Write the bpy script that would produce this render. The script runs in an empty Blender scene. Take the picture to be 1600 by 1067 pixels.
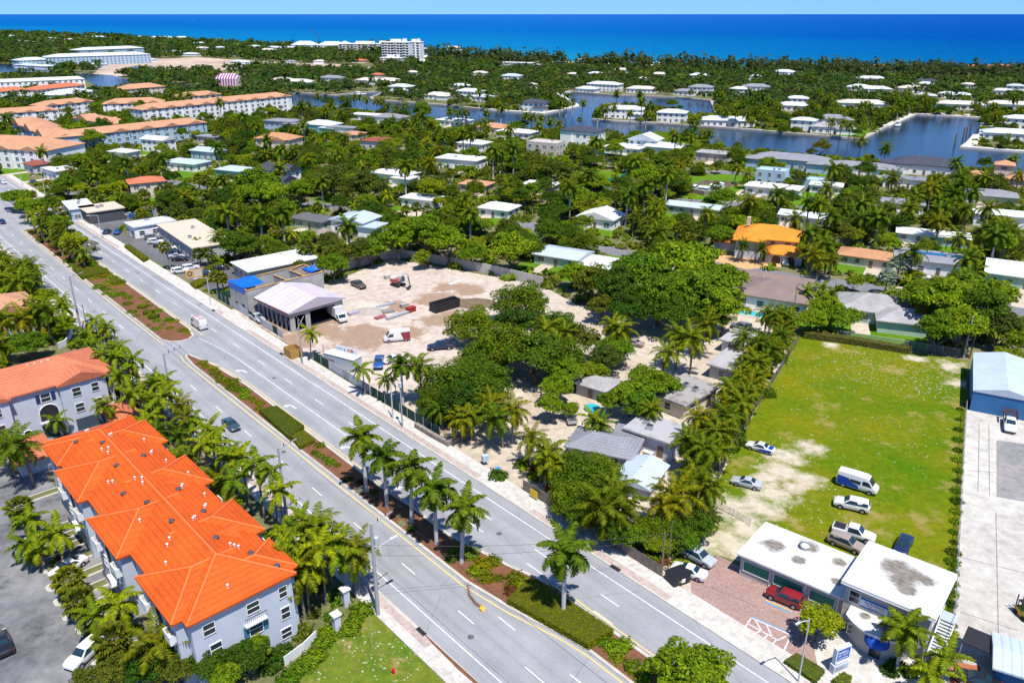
import bpy, math, random
import numpy as np
from mathutils import Vector, Matrix
random.seed(7); rng = np.random.default_rng(7)
sc = bpy.context.scene
PI = math.pi
rad = math.radians
# ---------------------------------------------------------------- camera
FPX, CX, CY, HZ, CAMH = 1244.0, 800.0, 533.5, 18.0, 68.0      # focal length and frame of the photograph, in its pixels
PITCH = math.atan((CY - HZ) / FPX)
cam_d = bpy.data.cameras.new('camera'); cam = bpy.data.objects.new('camera', cam_d)
sc.collection.objects.link(cam); sc.camera = cam
cam.location = (0, 0, CAMH); cam.rotation_euler = (PI / 2 - PITCH, 0, 0)
cam_d.sensor_width = 36.0; cam_d.lens = FPX / 1600 * 36
cam_d.clip_start = 1.0; cam_d.clip_end = 90000
# ---------------------------------------------------------------- sky, sun, exposure
SUN_EL, SUN_DX, SUN_DY = 66.0, 0.38, -0.925                    # towards the sun, on the ground plane
w = bpy.data.worlds.new('World'); sc.world = w; w.use_nodes = True
nt = w.node_tree
sky = nt.nodes.new('ShaderNodeTexSky'); sky.sky_type = 'NISHITA'; sky.sun_disc = False
sky.sun_elevation = rad(SUN_EL); sky.sun_rotation = math.atan2(SUN_DX, SUN_DY)
sky.air_density = 1.0; sky.dust_density = 0.15; sky.ozone_density = 3.0; sky.altitude = 60
bg = nt.nodes['Background']; bg.inputs['Strength'].default_value = 0.10
geo_ = nt.nodes.new('ShaderNodeNewGeometry'); ab = nt.nodes.new('ShaderNodeVectorMath'); ab.operation = 'MULTIPLY_ADD'   # a clear, washed sky: the haze band near the horizon is skipped
ab.inputs[1].default_value = (-1, -1, -0.8); ab.inputs[2].default_value = (0, 0, 0.13); nt.links.new(geo_.outputs['Incoming'], ab.inputs[0])
nt.links.new(ab.outputs[0], sky.inputs['Vector']); tint = nt.nodes.new('ShaderNodeMix'); tint.data_type = 'RGBA'; tint.blend_type = 'MULTIPLY'; tint.inputs['Factor'].default_value = 1.0; tint.inputs['B'].default_value = (0.62, 0.86, 1.2, 1)
nt.links.new(sky.outputs[0], tint.inputs['A']); nt.links.new(tint.outputs['Result'], bg.inputs['Color'])
sl = bpy.data.lights.new('sun', 'SUN'); sl.energy = 4.7; sl.angle = rad(0.53); sl.color = (1.0, 0.955, 0.88)
so = bpy.data.objects.new('sun', sl); sc.collection.objects.link(so)
ce = math.cos(rad(SUN_EL))
sd = Vector((SUN_DX, SUN_DY, 0)).normalized() * ce + Vector((0, 0, math.sin(rad(SUN_EL))))
so.rotation_euler = sd.to_track_quat('Z', 'Y').to_euler(); so.location = (60, -60, 200)
vs = sc.view_settings
vs.view_transform = 'Standard'; vs.look = 'None'; vs.gamma = 1; vs.exposure = 0.64; vs.use_curve_mapping = False
sc.cycles.max_bounces = 5; sc.cycles.diffuse_bounces = 3; sc.cycles.glossy_bounces = 2; sc.cycles.transmission_bounces = 3
sc.cycles.transparent_max_bounces = 4; sc.cycles.use_denoising = True; sc.cycles.caustics_reflective = False; sc.cycles.caustics_refractive = False
# ---------------------------------------------------------------- places
_s, _c = math.sin(PITCH), math.cos(PITCH)
def at(u, v, z=0.0):
    """The point at height z seen at (u, v) of the photograph."""
    y = (v - CY) / FPX; t = (CAMH - z) / (_s + y * _c)
    return Vector(((u - CX) / FPX * t, (_c - y * _s) * t, z))
def px(P):
    """Where a point of the place falls in the photograph."""
    x, y, z = P[0], P[1], P[2] - CAMH
    dep = y * _c - z * _s; up = y * _s + z * _c
    return (CX + FPX * x / dep, CY - FPX * up / dep)
RA = rad(131.6); RD = Vector((math.cos(RA), math.sin(RA), 0)); RN = Vector((RD.y, -RD.x, 0))
def road(a, b, z=0.0):
    """A point a metres along the avenue and b metres across it."""
    return RD * a + RN * b + Vector((0, 0, z))
def inside(pt, poly):
    x, y = pt[0], pt[1]; r = False; n = len(poly); j = n - 1
    for i in range(n):
        xi, yi, xj, yj = poly[i][0], poly[i][1], poly[j][0], poly[j][1]
        if (yi > y) != (yj > y) and x < (xj - xi) * (y - yi) / (yj - yi) + xi: r = not r
        j = i
    return r
# ---------------------------------------------------------------- materials
MATS = {}
def N(nt, t, **k):
    n = nt.nodes.new(t)
    for a, b in k.items():
        if a in n.inputs.keys() if hasattr(n.inputs, 'keys') else False: n.inputs[a].default_value = b
        else: setattr(n, a, b)
    return n
def base(name, rough=0.7, spec=0.3, metal=0.0):
    m = bpy.data.materials.new(name); m.use_nodes = True
    b = m.node_tree.nodes['Principled BSDF']
    b.inputs['Roughness'].default_value = rough; b.inputs['Metallic'].default_value = metal
    b.inputs['Specular IOR Level'].default_value = spec
    MATS[name] = m
    return m, m.node_tree, b
def noise(nt, scale, detail=4.0, co='Object', rough=0.6, stretch=None):
    tc = nt.nodes.new('ShaderNodeTexCoord')
    src = tc.outputs[co]
    if stretch:
        mp = nt.nodes.new('ShaderNodeMapping'); mp.inputs['Scale'].default_value = stretch
        nt.links.new(src, mp.inputs[0]); src = mp.outputs[0]
    n = nt.nodes.new('ShaderNodeTexNoise'); n.inputs['Scale'].default_value = scale
    n.inputs['Detail'].default_value = detail; n.inputs['Roughness'].default_value = rough
    nt.links.new(src, n.inputs['Vector']); return n.outputs['Fac']
def ramp(nt, fac, stops):
    r = nt.nodes.new('ShaderNodeValToRGB'); e = r.color_ramp.elements
    while len(e) < len(stops): e.new(0.5)
    for i, (p, c) in enumerate(stops):
        e[i].position = p
        e[i].color = (c[0], c[1], c[2], 1) if hasattr(c, '__len__') else (c, c, c, 1)
    nt.links.new(fac, r.inputs[0]); return r.outputs['Color']
def mix(nt, fac, a, b, mode='MIX'):
    m = nt.nodes.new('ShaderNodeMix'); m.data_type = 'RGBA'; m.blend_type = mode
    for s, v in ((m.inputs['Factor'], fac), (m.inputs['A'], a), (m.inputs['B'], b)):
        if hasattr(v, 'default_value') or hasattr(v, 'is_linked'): nt.links.new(v, s)
        elif hasattr(v, '__len__'): s.default_value = (v[0], v[1], v[2], 1)
        else: s.default_value = v
    return m.outputs['Result']
def bump(nt, b, h, strength=0.3, dist=0.05):
    n = nt.nodes.new('ShaderNodeBump'); n.inputs['Strength'].default_value = strength; n.inputs['Distance'].default_value = dist
    nt.links.new(h, n.inputs['Height']); nt.links.new(n.outputs[0], b.inputs['Normal'])
def sc3(c, k): return (c[0] * k, c[1] * k, c[2] * k)
def plain(name, col, rough=0.6, var=0.16, scale=0.7, spec=0.3, metal=0.0, fine=6.0, co='Object'):
    """A painted or cast surface: the colour, broad weathering and fine grain."""
    if name in MATS: return MATS[name]
    m, nt, b = base(name, rough, spec, metal)
    a = ramp(nt, noise(nt, scale, 5, co), [(0.3, sc3(col, 1 - var)), (0.7, sc3(col, 1 + var * 0.6))])
    c = mix(nt, ramp(nt, noise(nt, scale * fine, 3, co), [(0.35, 0.0), (0.7, 1.0)]), a, sc3(col, 1 - var * 0.7))
    nt.links.new(mix(nt, 0.5, a, c), b.inputs['Base Color'])
    return m
def tiles(name, col, course=0.34, var=0.2):
    """Roof tiles: courses step down the slope (constant height on each roof), patchy weathering."""
    if name in MATS: return MATS[name]
    m, nt, b = base(name, 0.75, 0.25)
    a = ramp(nt, noise(nt, 0.25, 6, rough=0.7), [(0.28, sc3(col, 1 - var)), (0.7, sc3(col, 1 + var * .5))])
    a = mix(nt, ramp(nt, noise(nt, 0.9, 6, rough=0.75), [(0.56, 0.0), (0.78, 0.45)]), a, (col[0] * 0.6 + 0.05, col[1] * 0.75 + 0.05, col[2] + 0.05))
    c = ramp(nt, noise(nt, 5.0, 2), [(0.3, 0.74), (0.7, 1.1)])
    tc = nt.nodes.new('ShaderNodeTexCoord'); wv = nt.nodes.new('ShaderNodeTexWave'); wv.wave_type = 'BANDS'; wv.bands_direction = 'Z'
    wv.wave_profile = 'SAW'; wv.inputs['Scale'].default_value = 1 / (course * 0.36) / 3.1416 / 2 * 0.98
    nt.links.new(tc.outputs['Object'], wv.inputs['Vector'])
    line = ramp(nt, wv.outputs['Fac'], [(0.0, 0.5), (0.24, 1.0), (1.0, 1.0)])
    nt.links.new(mix(nt, 0.85, mix(nt, 1.0, a, c, 'MULTIPLY'), line, 'MULTIPLY'), b.inputs['Base Color'])
    bump(nt, b, wv.outputs['Fac'], 0.5, 0.05)
    return m
def seams(name, col, pitch=0.45, rough=0.4):
    """Standing-seam or ribbed metal sheet, seams across the local X axis."""
    if name in MATS: return MATS[name]
    m, nt, b = base(name, rough, 0.4, 0.0)
    a = ramp(nt, noise(nt, 0.3, 5), [(0.3, sc3(col, 0.88)), (0.7, sc3(col, 1.06))])
    tc = nt.nodes.new('ShaderNodeTexCoord'); wv = nt.nodes.new('ShaderNodeTexWave'); wv.wave_type = 'BANDS'; wv.bands_direction = 'X'
    wv.inputs['Scale'].default_value = 1 / pitch / 3.1416 / 2; nt.links.new(tc.outputs['Object'], wv.inputs['Vector'])
    line = ramp(nt, wv.outputs['Fac'], [(0.0, 0.8), (0.2, 1.0), (1.0, 1.0)])
    nt.links.new(mix(nt, 1.0, a, line, 'MULTIPLY'), b.inputs['Base Color']); bump(nt, b, wv.outputs['Fac'], 0.3, 0.03)
    return m
def stained(name, col, stain, lo=0.56, hi=0.68, scale=0.35):
    """A flat roof membrane with streaks and dirty ponding marks."""
    if name in MATS: return MATS[name]
    m, nt, b = base(name, 0.7, 0.2)
    f = ramp(nt, noise(nt, scale, 8, rough=0.72), [(lo, 0.0), (hi, 1.0)])
    g = ramp(nt, noise(nt, 2.0, 4, stretch=(1, 5, 1)), [(0.35, sc3(col, 0.86)), (0.65, col)])
    nt.links.new(mix(nt, f, g, stain), b.inputs['Base Color'])
    return m
def leafmat(name, col, dark=0.45, bright=1.5, yellow=0.12, trans=0.36):
    """Foliage: each leaf its own tone (random per island), each plant its own hue, light passing through."""
    if name in MATS: return MATS[name]
    m, nt, b = base(name, 0.6, 0.12)
    geo = nt.nodes.new('ShaderNodeNewGeometry'); oi = nt.nodes.new('ShaderNodeObjectInfo')
    k = sum(col) / 3
    a = ramp(nt, geo.outputs['Random Per Island'], [(0.0, sc3(col, dark)), (0.45, sc3(col, 0.85)), (0.8, sc3(col, 1.15)), (1.0, (col[0] * bright * 1.15, col[1] * bright, col[2] * bright))])
    h = ramp(nt, oi.outputs['Random'], [(0.0, (0.62, 0.8, 0.9)), (0.5, (1, 1, 1)), (1.0, (1.38, 1.24, 0.8))])
    c = mix(nt, 1.0, a, h, 'MULTIPLY')
    nt.links.new(c, b.inputs['Base Color'])
    tr = nt.nodes.new('ShaderNodeBsdfTranslucent'); nt.links.new(mix(nt, 1.0, c, (1.3, 1.5, 0.6), 'MULTIPLY'), tr.inputs['Color'])
    ms = nt.nodes.new('ShaderNodeMixShader'); ms.inputs[0].default_value = trans
    out = nt.nodes['Material Output']
    nt.links.new(b.outputs[0], ms.inputs[1]); nt.links.new(tr.outputs[0], ms.inputs[2]); nt.links.new(ms.outputs[0], out.inputs['Surface'])
    return m
def paint(name, col, rough=0.28):
    """Car paint with a clear coat."""
    if name in MATS: return MATS[name]
    m, nt, b = base(name, rough, 0.5)
    nt.links.new(ramp(nt, noise(nt, 1.3, 4), [(0.3, sc3(col, 0.93)), (0.7, col)]), b.inputs['Base Color'])
    b.inputs['Coat Weight'].default_value = 0.5; b.inputs['Coat Roughness'].default_value = 0.08
    return m
def glassy(name, col=(0.02, 0.03, 0.04), rough=0.08):
    if name in MATS: return MATS[name]
    m, nt, b = base(name, rough, 0.6)
    nt.links.new(ramp(nt, noise(nt, 0.6, 3), [(0.3, sc3(col, 0.7)), (0.7, sc3(col, 1.4))]), b.inputs['Base Color'])
    return m
# ---------------------------------------------------------------- meshes and objects
COL = sc.collection
class MB:
    """Collects faces for ONE mesh."""
    def __init__(s): s.v = []; s.f = []; s.m = []; s.sm = False
    def add(s, vs, fs, mi=0):
        o = len(s.v); s.v += [tuple(p) for p in vs]
        for f in fs: s.f.append(tuple(o + i for i in f)); s.m.append(mi)
        return s
    def poly(s, pts, mi=0): return s.add(pts, [tuple(range(len(pts)))], mi)
    def box(s, x0, x1, y0, y1, z0, z1, mi=0):
        return s.add([(x, y, z) for z in (z0, z1) for y in (y0, y1) for x in (x0, x1)],
                     [(0, 2, 3, 1), (4, 5, 7, 6), (0, 1, 5, 4), (2, 6, 7, 3), (0, 4, 6, 2), (1, 3, 7, 5)], mi)
    def obox(s, c, ax, ay, az, mi=0):
        """A box of half axes ax, ay, az about c."""
        c, ax, ay, az = map(Vector, (c, ax, ay, az))
        return s.add([c + ax * i + ay * j + az * k for k in (-1, 1) for j in (-1, 1) for i in (-1, 1)],
                     [(0, 2, 3, 1), (4, 5, 7, 6), (0, 1, 5, 4), (2, 6, 7, 3), (0, 4, 6, 2), (1, 3, 7, 5)], mi)
    def prism(s, pts, z0, z1, mi=0, mtop=None):
        n = len(pts); A = sum(pts[i][0] * pts[(i + 1) % n][1] - pts[(i + 1) % n][0] * pts[i][1] for i in range(n))
        if A < 0: pts = pts[::-1]
        o = [(p[0], p[1], z0) for p in pts] + [(p[0], p[1], z1) for p in pts]
        s.add(o, [tuple(range(n))[::-1]] + [(i, (i + 1) % n, n + (i + 1) % n, n + i) for i in range(n)], mi)
        return s.add([(p[0], p[1], z1) for p in pts], [tuple(range(n))], mi if mtop is None else mtop)
    def tube(s, pts, radii, n=8, mi=0, cap=True):
        pts = [Vector(p) for p in pts]; rings = []
        if not hasattr(radii, '__len__'): radii = [radii] * len(pts)
        vs = []
        for i, p in enumerate(pts):
            d = (pts[min(i + 1, len(pts) - 1)] - pts[max(i - 1, 0)])
            d = d.normalized() if d.length > 1e-9 else Vector((0, 0, 1))
            a = d.cross(Vector((0, 0, 1)) if abs(d.z) < 0.95 else Vector((1, 0, 0))).normalized(); b = d.cross(a)
            for k in range(n):
                t = 2 * PI * k / n; vs.append(p + (a * math.cos(t) + b * math.sin(t)) * radii[i])
        fs = []
        for i in range(len(pts) - 1):
            for k in range(n):
                k2 = (k + 1) % n; fs.append((i * n + k, i * n + k2, (i + 1) * n + k2, (i + 1) * n + k))
        if cap: fs += [tuple(range(n))[::-1], tuple((len(pts) - 1) * n + k for k in range(n))]
        return s.add(vs, fs, mi)
    def mesh(s, name, mats, smooth=False):
        me = bpy.data.meshes.new(name); me.from_pydata(s.v, [], s.f)
        for m in (mats if isinstance(mats, (list, tuple)) else [mats]): me.materials.append(m)
        if any(s.m): me.polygons.foreach_set('material_index', s.m)
        if smooth: me.polygons.foreach_set('use_smooth', [True] * len(s.f))
        me.update(); return me
    def build(s, name, mats, parent=None, smooth=False, **k):
        return obj(name, s.mesh(name, mats, smooth), parent, **k)
def obj(name, me, parent=None, loc=None, rz=None, scale=None, **props):
    o = bpy.data.objects.new(name, me); COL.objects.link(o)
    if parent is not None: o.parent = parent
    if loc is not None: o.location = loc
    if rz is not None: o.rotation_euler = (0, 0, rz)
    if scale is not None: o.scale = scale
    for a, b in props.items(): o[a] = b
    return o
def thing(name, loc, rz, label, cat, group=None):
    o = obj(name, None, None, loc, rz, None, label=label, category=cat)
    o.empty_display_size = 0.5
    if group: o['group'] = group
    return o
def tag(o, label, cat, group=None):
    o['label'] = label; o['category'] = cat
    if group: o['group'] = group
    return o
def sheet(name, pts, z, mat, kind='structure', parent=None):
    """A flat piece of ground: one polygon at height z."""
    b = MB(); n = len(pts); A = sum(pts[i][0] * pts[(i + 1) % n][1] - pts[(i + 1) % n][0] * pts[i][1] for i in range(n))
    P = pts if A > 0 else pts[::-1]
    b.poly([(p[0], p[1], z) for p in P])
    o = b.build(name, mat, parent)
    if parent is None: o['kind'] = kind
    return o
def pts(L, z=0): return [at(u, v, z) for u, v in L]
def copytree(o, parent=None):
    c = o.copy(); COL.objects.link(c)
    if parent is not None: c.parent = parent
    for ch in o.children: copytree(ch, c)
    return c
MARKS = []                      # landmarks that trees and far houses are told by: (phrase, x, y)
def mark(phrase, P): MARKS.append((phrase, P[0], P[1]))
AUTO = []                       # things whose label is finished once every landmark stands: (object, kind phrase)
KEEP = []                       # ground polygons that must stay free of fill trees
ROUND = []                      # discs that must stay free: (x, y, r)
# ================================================================ GROUND, WATER, ROADS
def blobmask(nt, blobs, wob=2.5, wscale=0.12, z=0.0, soft=0.35):
    """1 inside the given patches of ground (x, y, r), with ragged edges."""
    tc = nt.nodes.new('ShaderNodeTexCoord')
    n = nt.nodes.new('ShaderNodeTexNoise'); n.inputs['Scale'].default_value = wscale; n.inputs['Detail'].default_value = 7; n.inputs['Roughness'].default_value = 0.7
    nt.links.new(tc.outputs['Object'], n.inputs['Vector'])
    out = None
    for x, y, r in blobs:
        d = nt.nodes.new('ShaderNodeVectorMath'); d.operation = 'DISTANCE'; d.inputs[1].default_value = (x, y, z)
        nt.links.new(tc.outputs['Object'], d.inputs[0])
        q = nt.nodes.new('ShaderNodeMath'); q.operation = 'MULTIPLY_ADD'; q.inputs[1].default_value = -1 / r; q.inputs[2].default_value = 1.0
        nt.links.new(d.outputs['Value'], q.inputs[0])
        if out is None: out = q.outputs[0]
        else:
            mx = nt.nodes.new('ShaderNodeMath'); mx.operation = 'MAXIMUM'; nt.links.new(out, mx.inputs[0]); nt.links.new(q.outputs[0], mx.inputs[1]); out = mx.outputs[0]
    a = nt.nodes.new('ShaderNodeMath'); a.operation = 'MULTIPLY_ADD'; a.inputs[1].default_value = wob; a.inputs[2].default_value = -wob * 0.5
    nt.links.new(n.outputs['Fac'], a.inputs[0])
    s = nt.nodes.new('ShaderNodeMath'); s.operation = 'ADD'; nt.links.new(out, s.inputs[0]); nt.links.new(a.outputs[0], s.inputs[1])
    return ramp(nt, s.outputs[0], [(0.0, 0.0), (soft, 1.0)])
def ground(name, ca, cb, sa=0.05, sb=0.6, blobs=None, bc=None, speck=None, wob=2.5, rough=0.9, dark=None, soft=0.35):
    """Earth or grass: two colours in broad and fine patches, worn patches with their own outline, pale specks."""
    m, nt, b = base(name, rough, 0.04)
    f = ramp(nt, noise(nt, sa, 8, rough=0.65), [(0.35, 0.0), (0.65, 1.0)])
    c = mix(nt, f, ca, cb)
    c = mix(nt, 1.0, c, ramp(nt, noise(nt, sb, 6, rough=0.75), [(0.28, 0.62), (0.72, 1.2)]), 'MULTIPLY')
    if dark:
        c = mix(nt, ramp(nt, noise(nt, dark[0], 7, rough=0.7), [(dark[1], 0.0), (dark[1] + 0.1, 1.0)]), c, dark[2])
    if blobs:
        k = blobmask(nt, blobs, wob, 0.12 if soft < .5 else .34, soft=soft)
        bb = mix(nt, 1.0, bc, ramp(nt, noise(nt, 0.8, 6, rough=0.7), [(0.3, 0.8), (0.7, 1.1)]), 'MULTIPLY')
        c = mix(nt, k, c, bb)
    if speck:
        tc = nt.nodes.new('ShaderNodeTexCoord'); v = nt.nodes.new('ShaderNodeTexVoronoi'); v.inputs['Scale'].default_value = speck[0]
        nt.links.new(tc.outputs['Object'], v.inputs['Vector'])
        d = ramp(nt, v.outputs['Distance'], [(speck[1], 1.0), (speck[1] + 0.06, 0.0)])
        k = mix(nt, 1.0, d, ramp(nt, noise(nt, speck[3], 4), [(0.48, 0.0), (0.62, 1.0)]), 'MULTIPLY')
        c = mix(nt, k, c, speck[2])
    nt.links.new(c, b.inputs['Base Color'])
    bump(nt, b, noise(nt, sb * 3, 4), 0.5, 0.06)
    return m
COAST = [(-60, 54), (40, 56), (150, 60), (300, 67), (420, 73), (560, 79), (690, 89), (800, 95), (900, 98), (1000, 101), (1100, 105), (1250, 109), (1400, 112), (1600, 115)]
coast = pts(COAST)
g_base = ground('soil_and_turf', (0.085, 0.115, 0.022), (0.19, 0.165, 0.10), 0.03, 0.35)
sheet('ground', [Vector((-9000, -500, 0)), Vector((9000, -500, 0)), Vector((9000, -3500, 0)) * 0 + Vector((9000, -499, 0)), Vector((4200, -480, 0))] + [coast[-1] + Vector((900, -620, 0))] + coast[::-1] + [Vector((-9000, 6200, 0))], 0.0, g_base)
# the sea
m, nt, b = base('sea_water', 0.5, 0.0)
tc = nt.nodes.new('ShaderNodeTexCoord'); dt = nt.nodes.new('ShaderNodeVectorMath'); dt.operation = 'DOT_PRODUCT'
dt.inputs[1].default_value = (0.564, 0.826, 0); nt.links.new(tc.outputs['Object'], dt.inputs[0])
mr = nt.nodes.new('ShaderNodeMapRange'); mr.inputs['From Min'].default_value = 1000; mr.inputs['From Max'].default_value = 9000
nt.links.new(dt.outputs['Value'], mr.inputs['Value'])
wn = noise(nt, 0.0006, 6, stretch=(1, 3, 1))
ad = nt.nodes.new('ShaderNodeMath'); ad.operation = 'MULTIPLY_ADD'; ad.inputs[1].default_value = 0.16; nt.links.new(wn, ad.inputs[0])
sb_ = nt.nodes.new('ShaderNodeMath'); sb_.operation = 'SUBTRACT'; sb_.inputs[1].default_value = 0.08; nt.links.new(mr.outputs[0], sb_.inputs[0]); nt.links.new(sb_.outputs[0], ad.inputs[2])
wc = ramp(nt, ad.outputs[0], [(0.0, (0.008, 0.185, 0.27)), (0.05, (0.003, 0.125, 0.275)), (0.2, (0.002, 0.082, 0.275)), (1.0, (0.010, 0.092, 0.30))])
wc = mix(nt, 0.35, wc, ramp(nt, noise(nt, 0.02, 5, stretch=(1, 2.5, 1)), [(0.3, 0.7), (0.7, 1.25)]), 'MULTIPLY')
# water colour turns darker and bluer towards the south
sx = nt.nodes.new('ShaderNodeSeparateXYZ'); nt.links.new(tc.outputs['Object'], sx.inputs[0])
dv = nt.nodes.new('ShaderNodeMath'); dv.operation = 'DIVIDE'; nt.links.new(sx.outputs['X'], dv.inputs[0]); nt.links.new(sx.outputs['Y'], dv.inputs[1])
wc = mix(nt, ramp(nt, dv.outputs[0], [(0.0, 0.0), (0.55, 1.0)]), wc, mix(nt, 1.0, wc, (0.45, 0.62, 0.8), 'MULTIPLY'))
nt.links.new(wc, b.inputs['Base Color'])
bump(nt, b, noise(nt, 0.05, 6, stretch=(1, 2, 1)), 0.4, 2.0)
sea0 = [p + Vector((-3, -12, 0)) for p in coast]
sheet('sea', [Vector((-60000, 6100, 0))] + [sea0[0] + Vector((-1500, 700, 0))] + sea0 + [coast[-1] + Vector((880, -640, 0)), Vector((60000, -600, 0)), Vector((60000, 21000, 0)), Vector((-60000, 21000, 0))], -0.6, m)
beach = ground('beach_sand', (0.5, 0.44, 0.34), (0.42, 0.36, 0.28))
sheet('beach', [p + Vector((-8, -14, 0)) for p in coast] + [p + Vector((3, 4, 0)) for p in coast[::-1]], 0.05, beach)
# canals
m, nt, b = base('canal_water', 0.14, 0.25)
nt.links.new(ramp(nt, noise(nt, 0.012, 6, stretch=(1, 2.2, 1)), [(0.3, (0.004, 0.014, 0.028)), (0.7, (0.008, 0.032, 0.075))]), b.inputs['Base Color'])
bump(nt, b, noise(nt, 0.5, 6, stretch=(1, 1.6, 1)), 0.35, 0.25)
canal_water = m
CANAL = [(448, 150), (462, 146), (522, 150.5), (560, 146), (605, 143.5), (580, 154.5), (584, 157.5), (638, 161.5), (686, 165), (760, 172.5), (848, 179), (903, 167.5), (871, 147.5), (892, 144.5), (960, 150), (1056, 153), (1112, 159), (1120, 180),
         (1074, 177), (1056, 170), (1000, 163), (948, 161), (932, 172), (926, 188), (960, 191), (1026, 194), (1100, 199), (1180, 205), (1280, 214), (1346, 219), (1384, 199), (1428, 179.5), (1538, 186), (1535, 212), (1508, 232), (1600, 239),
         (1720, 252), (1720, 292), (1600, 273), (1498, 261), (1400, 253), (1320, 248), (1170, 234), (1108, 229), (1068, 229), (1000, 217), (945, 205), (878, 202), (820, 201), (736, 192), (690, 187), (638, 180), (550, 172), (520, 171), (460, 166)]
LAGOON = [(-40, 99), (16, 101), (66, 107), (90, 113), (148, 116), (175, 118), (215, 128), (190, 135), (150, 135), (128, 122), (110, 116), (62, 113), (-40, 113)]
canal = pts(CANAL); lagoon = pts(LAGOON); pond = pts([(198, 106), (212, 103), (240, 104), (241, 110), (215, 110)]); creek = pts([(255, 134), (270, 131), (292, 133), (320, 143), (300, 146), (275, 141)])
for nm, P in (('canal', canal), ('lagoon', lagoon), ('pond', pond), ('creek', creek)):
    sheet(nm, P, 0.06, canal_water); KEEP.append(P)
seawall_m = plain('seawall_concrete', (0.36, 0.33, 0.29), 0.85, 0.3, 0.2)
def ribbon(name, P, w, z0, z1, mat, closed=False, side=0.0, **k):
    """A wall or kerb of width w that follows the points P."""
    b = MB(); n = len(P); P = [Vector((p[0], p[1], 0)) for p in P]; Lp, Rp = [], []
    for i in range(n):
        a = P[i - 1] if (i > 0 or closed) else None; c = P[(i + 1) % n] if (i < n - 1 or closed) else None
        ds = [d.normalized() for d in ((P[i] - a) if a is not None else None, (c - P[i]) if c is not None else None) if d is not None and d.length > 1e-6]
        t = sum(ds, Vector()); t = t.normalized() if t.length > 1e-6 else ds[0]
        nn = Vector((-t.y, t.x, 0)); sc_ = 1 / max(0.5, nn.dot(Vector((-ds[0].y, ds[0].x, 0))))
        Lp.append(P[i] + nn * (w / 2 + side) * sc_); Rp.append(P[i] - nn * (w / 2 - side) * sc_)
    for i in range(n if closed else n - 1):
        j = (i + 1) % n
        q = [Rp[i], Rp[j], Lp[j], Lp[i]]
        b.add([(p.x, p.y, z0) for p in q] + [(p.x, p.y, z1) for p in q], [(4, 5, 6, 7), (0, 1, 5, 4), (2, 3, 7, 6)] + ([] if closed or (0 < i < n - 2) else [(1, 2, 6, 5), (3, 0, 4, 7)]))
    return b.build(name, mat, **k)
dock_m = plain('dock_planks', (0.55, 0.52, 0.48), 0.8, 0.2, 0.3)
for i, (a, c, wd) in enumerate(((1, 5, 3), (5, 9, 3), (9, 13, 4), (13, 17, 3), (23, 30, 3.2), (30, 33, 4), (33, 36, 4.5))):
    o = ribbon('seawall', canal[a:c + (0 if c < 36 else 0) + (1 if i < 6 else 0)], wd, -0.3, 1.1, seawall_m if wd < 4 else dock_m); o['kind'] = 'structure'
# patches of ground
sand = (0.50, 0.43, 0.345)
def V2(u, v): p = at(u, v); return (p.x, p.y)
field_poly = pts([(1245, 522), (1330, 536), (1512, 564), (1499, 800), (1482, 1020), (1440, 970), (1185, 885), (1125, 868), (1045, 886), (1060, 850), (1115, 765)])
g_field = ground('rough_field_grass', (0.062, 0.132, 0.002), (0.155, 0.158, 0.006), 0.05, 0.9,
                 [V2(1222, 738) + (4.6,), V2(1205, 768) + (4.6,), V2(1185, 795) + (4.2,), V2(1165, 825) + (5,), V2(1230, 715) + (4,), V2(1255, 750) + (3.5,), V2(1140, 790) + (4,), V2(1270, 700) + (3,), V2(1140, 850) + (5,), V2(1110, 848) + (4,), V2(1235, 762) + (2.6,), V2(1165, 862) + (4.5,), V2(1488, 572) + (3.4,), V2(1430, 560) + (2.6,), V2(1496, 600) + (2.6,), V2(1195, 745) + (2.5,), V2(1300, 540) + (2,)],
                 (0.45, 0.395, 0.30), None, 3.0, soft=0.75, dark=(0.13, 0.55, (0.22, 0.18, 0.05)))
sheet('field', field_poly, 0.03, g_field); KEEP.append(field_poly)
sandlot_poly = [road(119, 70.6), road(43, 70.6), at(1052, 876), at(1118, 763), at(1243, 540), at(1215, 505), at(1100, 500), at(1000, 476), at(905, 478), at(850, 470), at(760, 545)]
g_sand = ground('sandy_lot', (0.48, 0.42, 0.345), (0.40, 0.33, 0.25), 0.06, 0.6, dark=(0.1, 0.58, (0.17, 0.13, 0.07)))
sheet('sandy_lot', sandlot_poly, 0.026, g_sand)
site_poly = [road(184, 70.6), at(430, 462), at(520, 440), at(612, 404), at(846, 446), at(905, 478), at(850, 474), at(760, 548), road(118.6, 71.2)]
m = ground('building_site_dirt', (0.50, 0.425, 0.36), (0.43, 0.355, 0.30), 0.05, 0.5,
           [V2(700, 470) + (9,), V2(725, 455) + (7,), V2(690, 500) + (6,), V2(560, 525) + (8,), V2(510, 515) + (6,), V2(610, 480) + (5,), V2(440, 510) + (7,), V2(640, 520) + (5,), V2(470, 528) + (6,)], (0.29, 0.20, 0.14), None, 4.0,
           dark=(0.16, 0.57, (0.31, 0.235, 0.18)))
sheet('building_site_ground', site_poly, 0.03, m); KEEP.append(site_poly); KEEP.append(sandlot_poly)
g_asph_dark = ground('parking_asphalt', (0.085, 0.086, 0.092), (0.15, 0.15, 0.155), 0.06, 0.9)
g_asph_pale = ground('worn_asphalt', (0.085, 0.088, 0.10), (0.27, 0.265, 0.26), 0.06, 0.35, dark=(0.14, 0.56, (0.05, 0.052, 0.06)))
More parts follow.
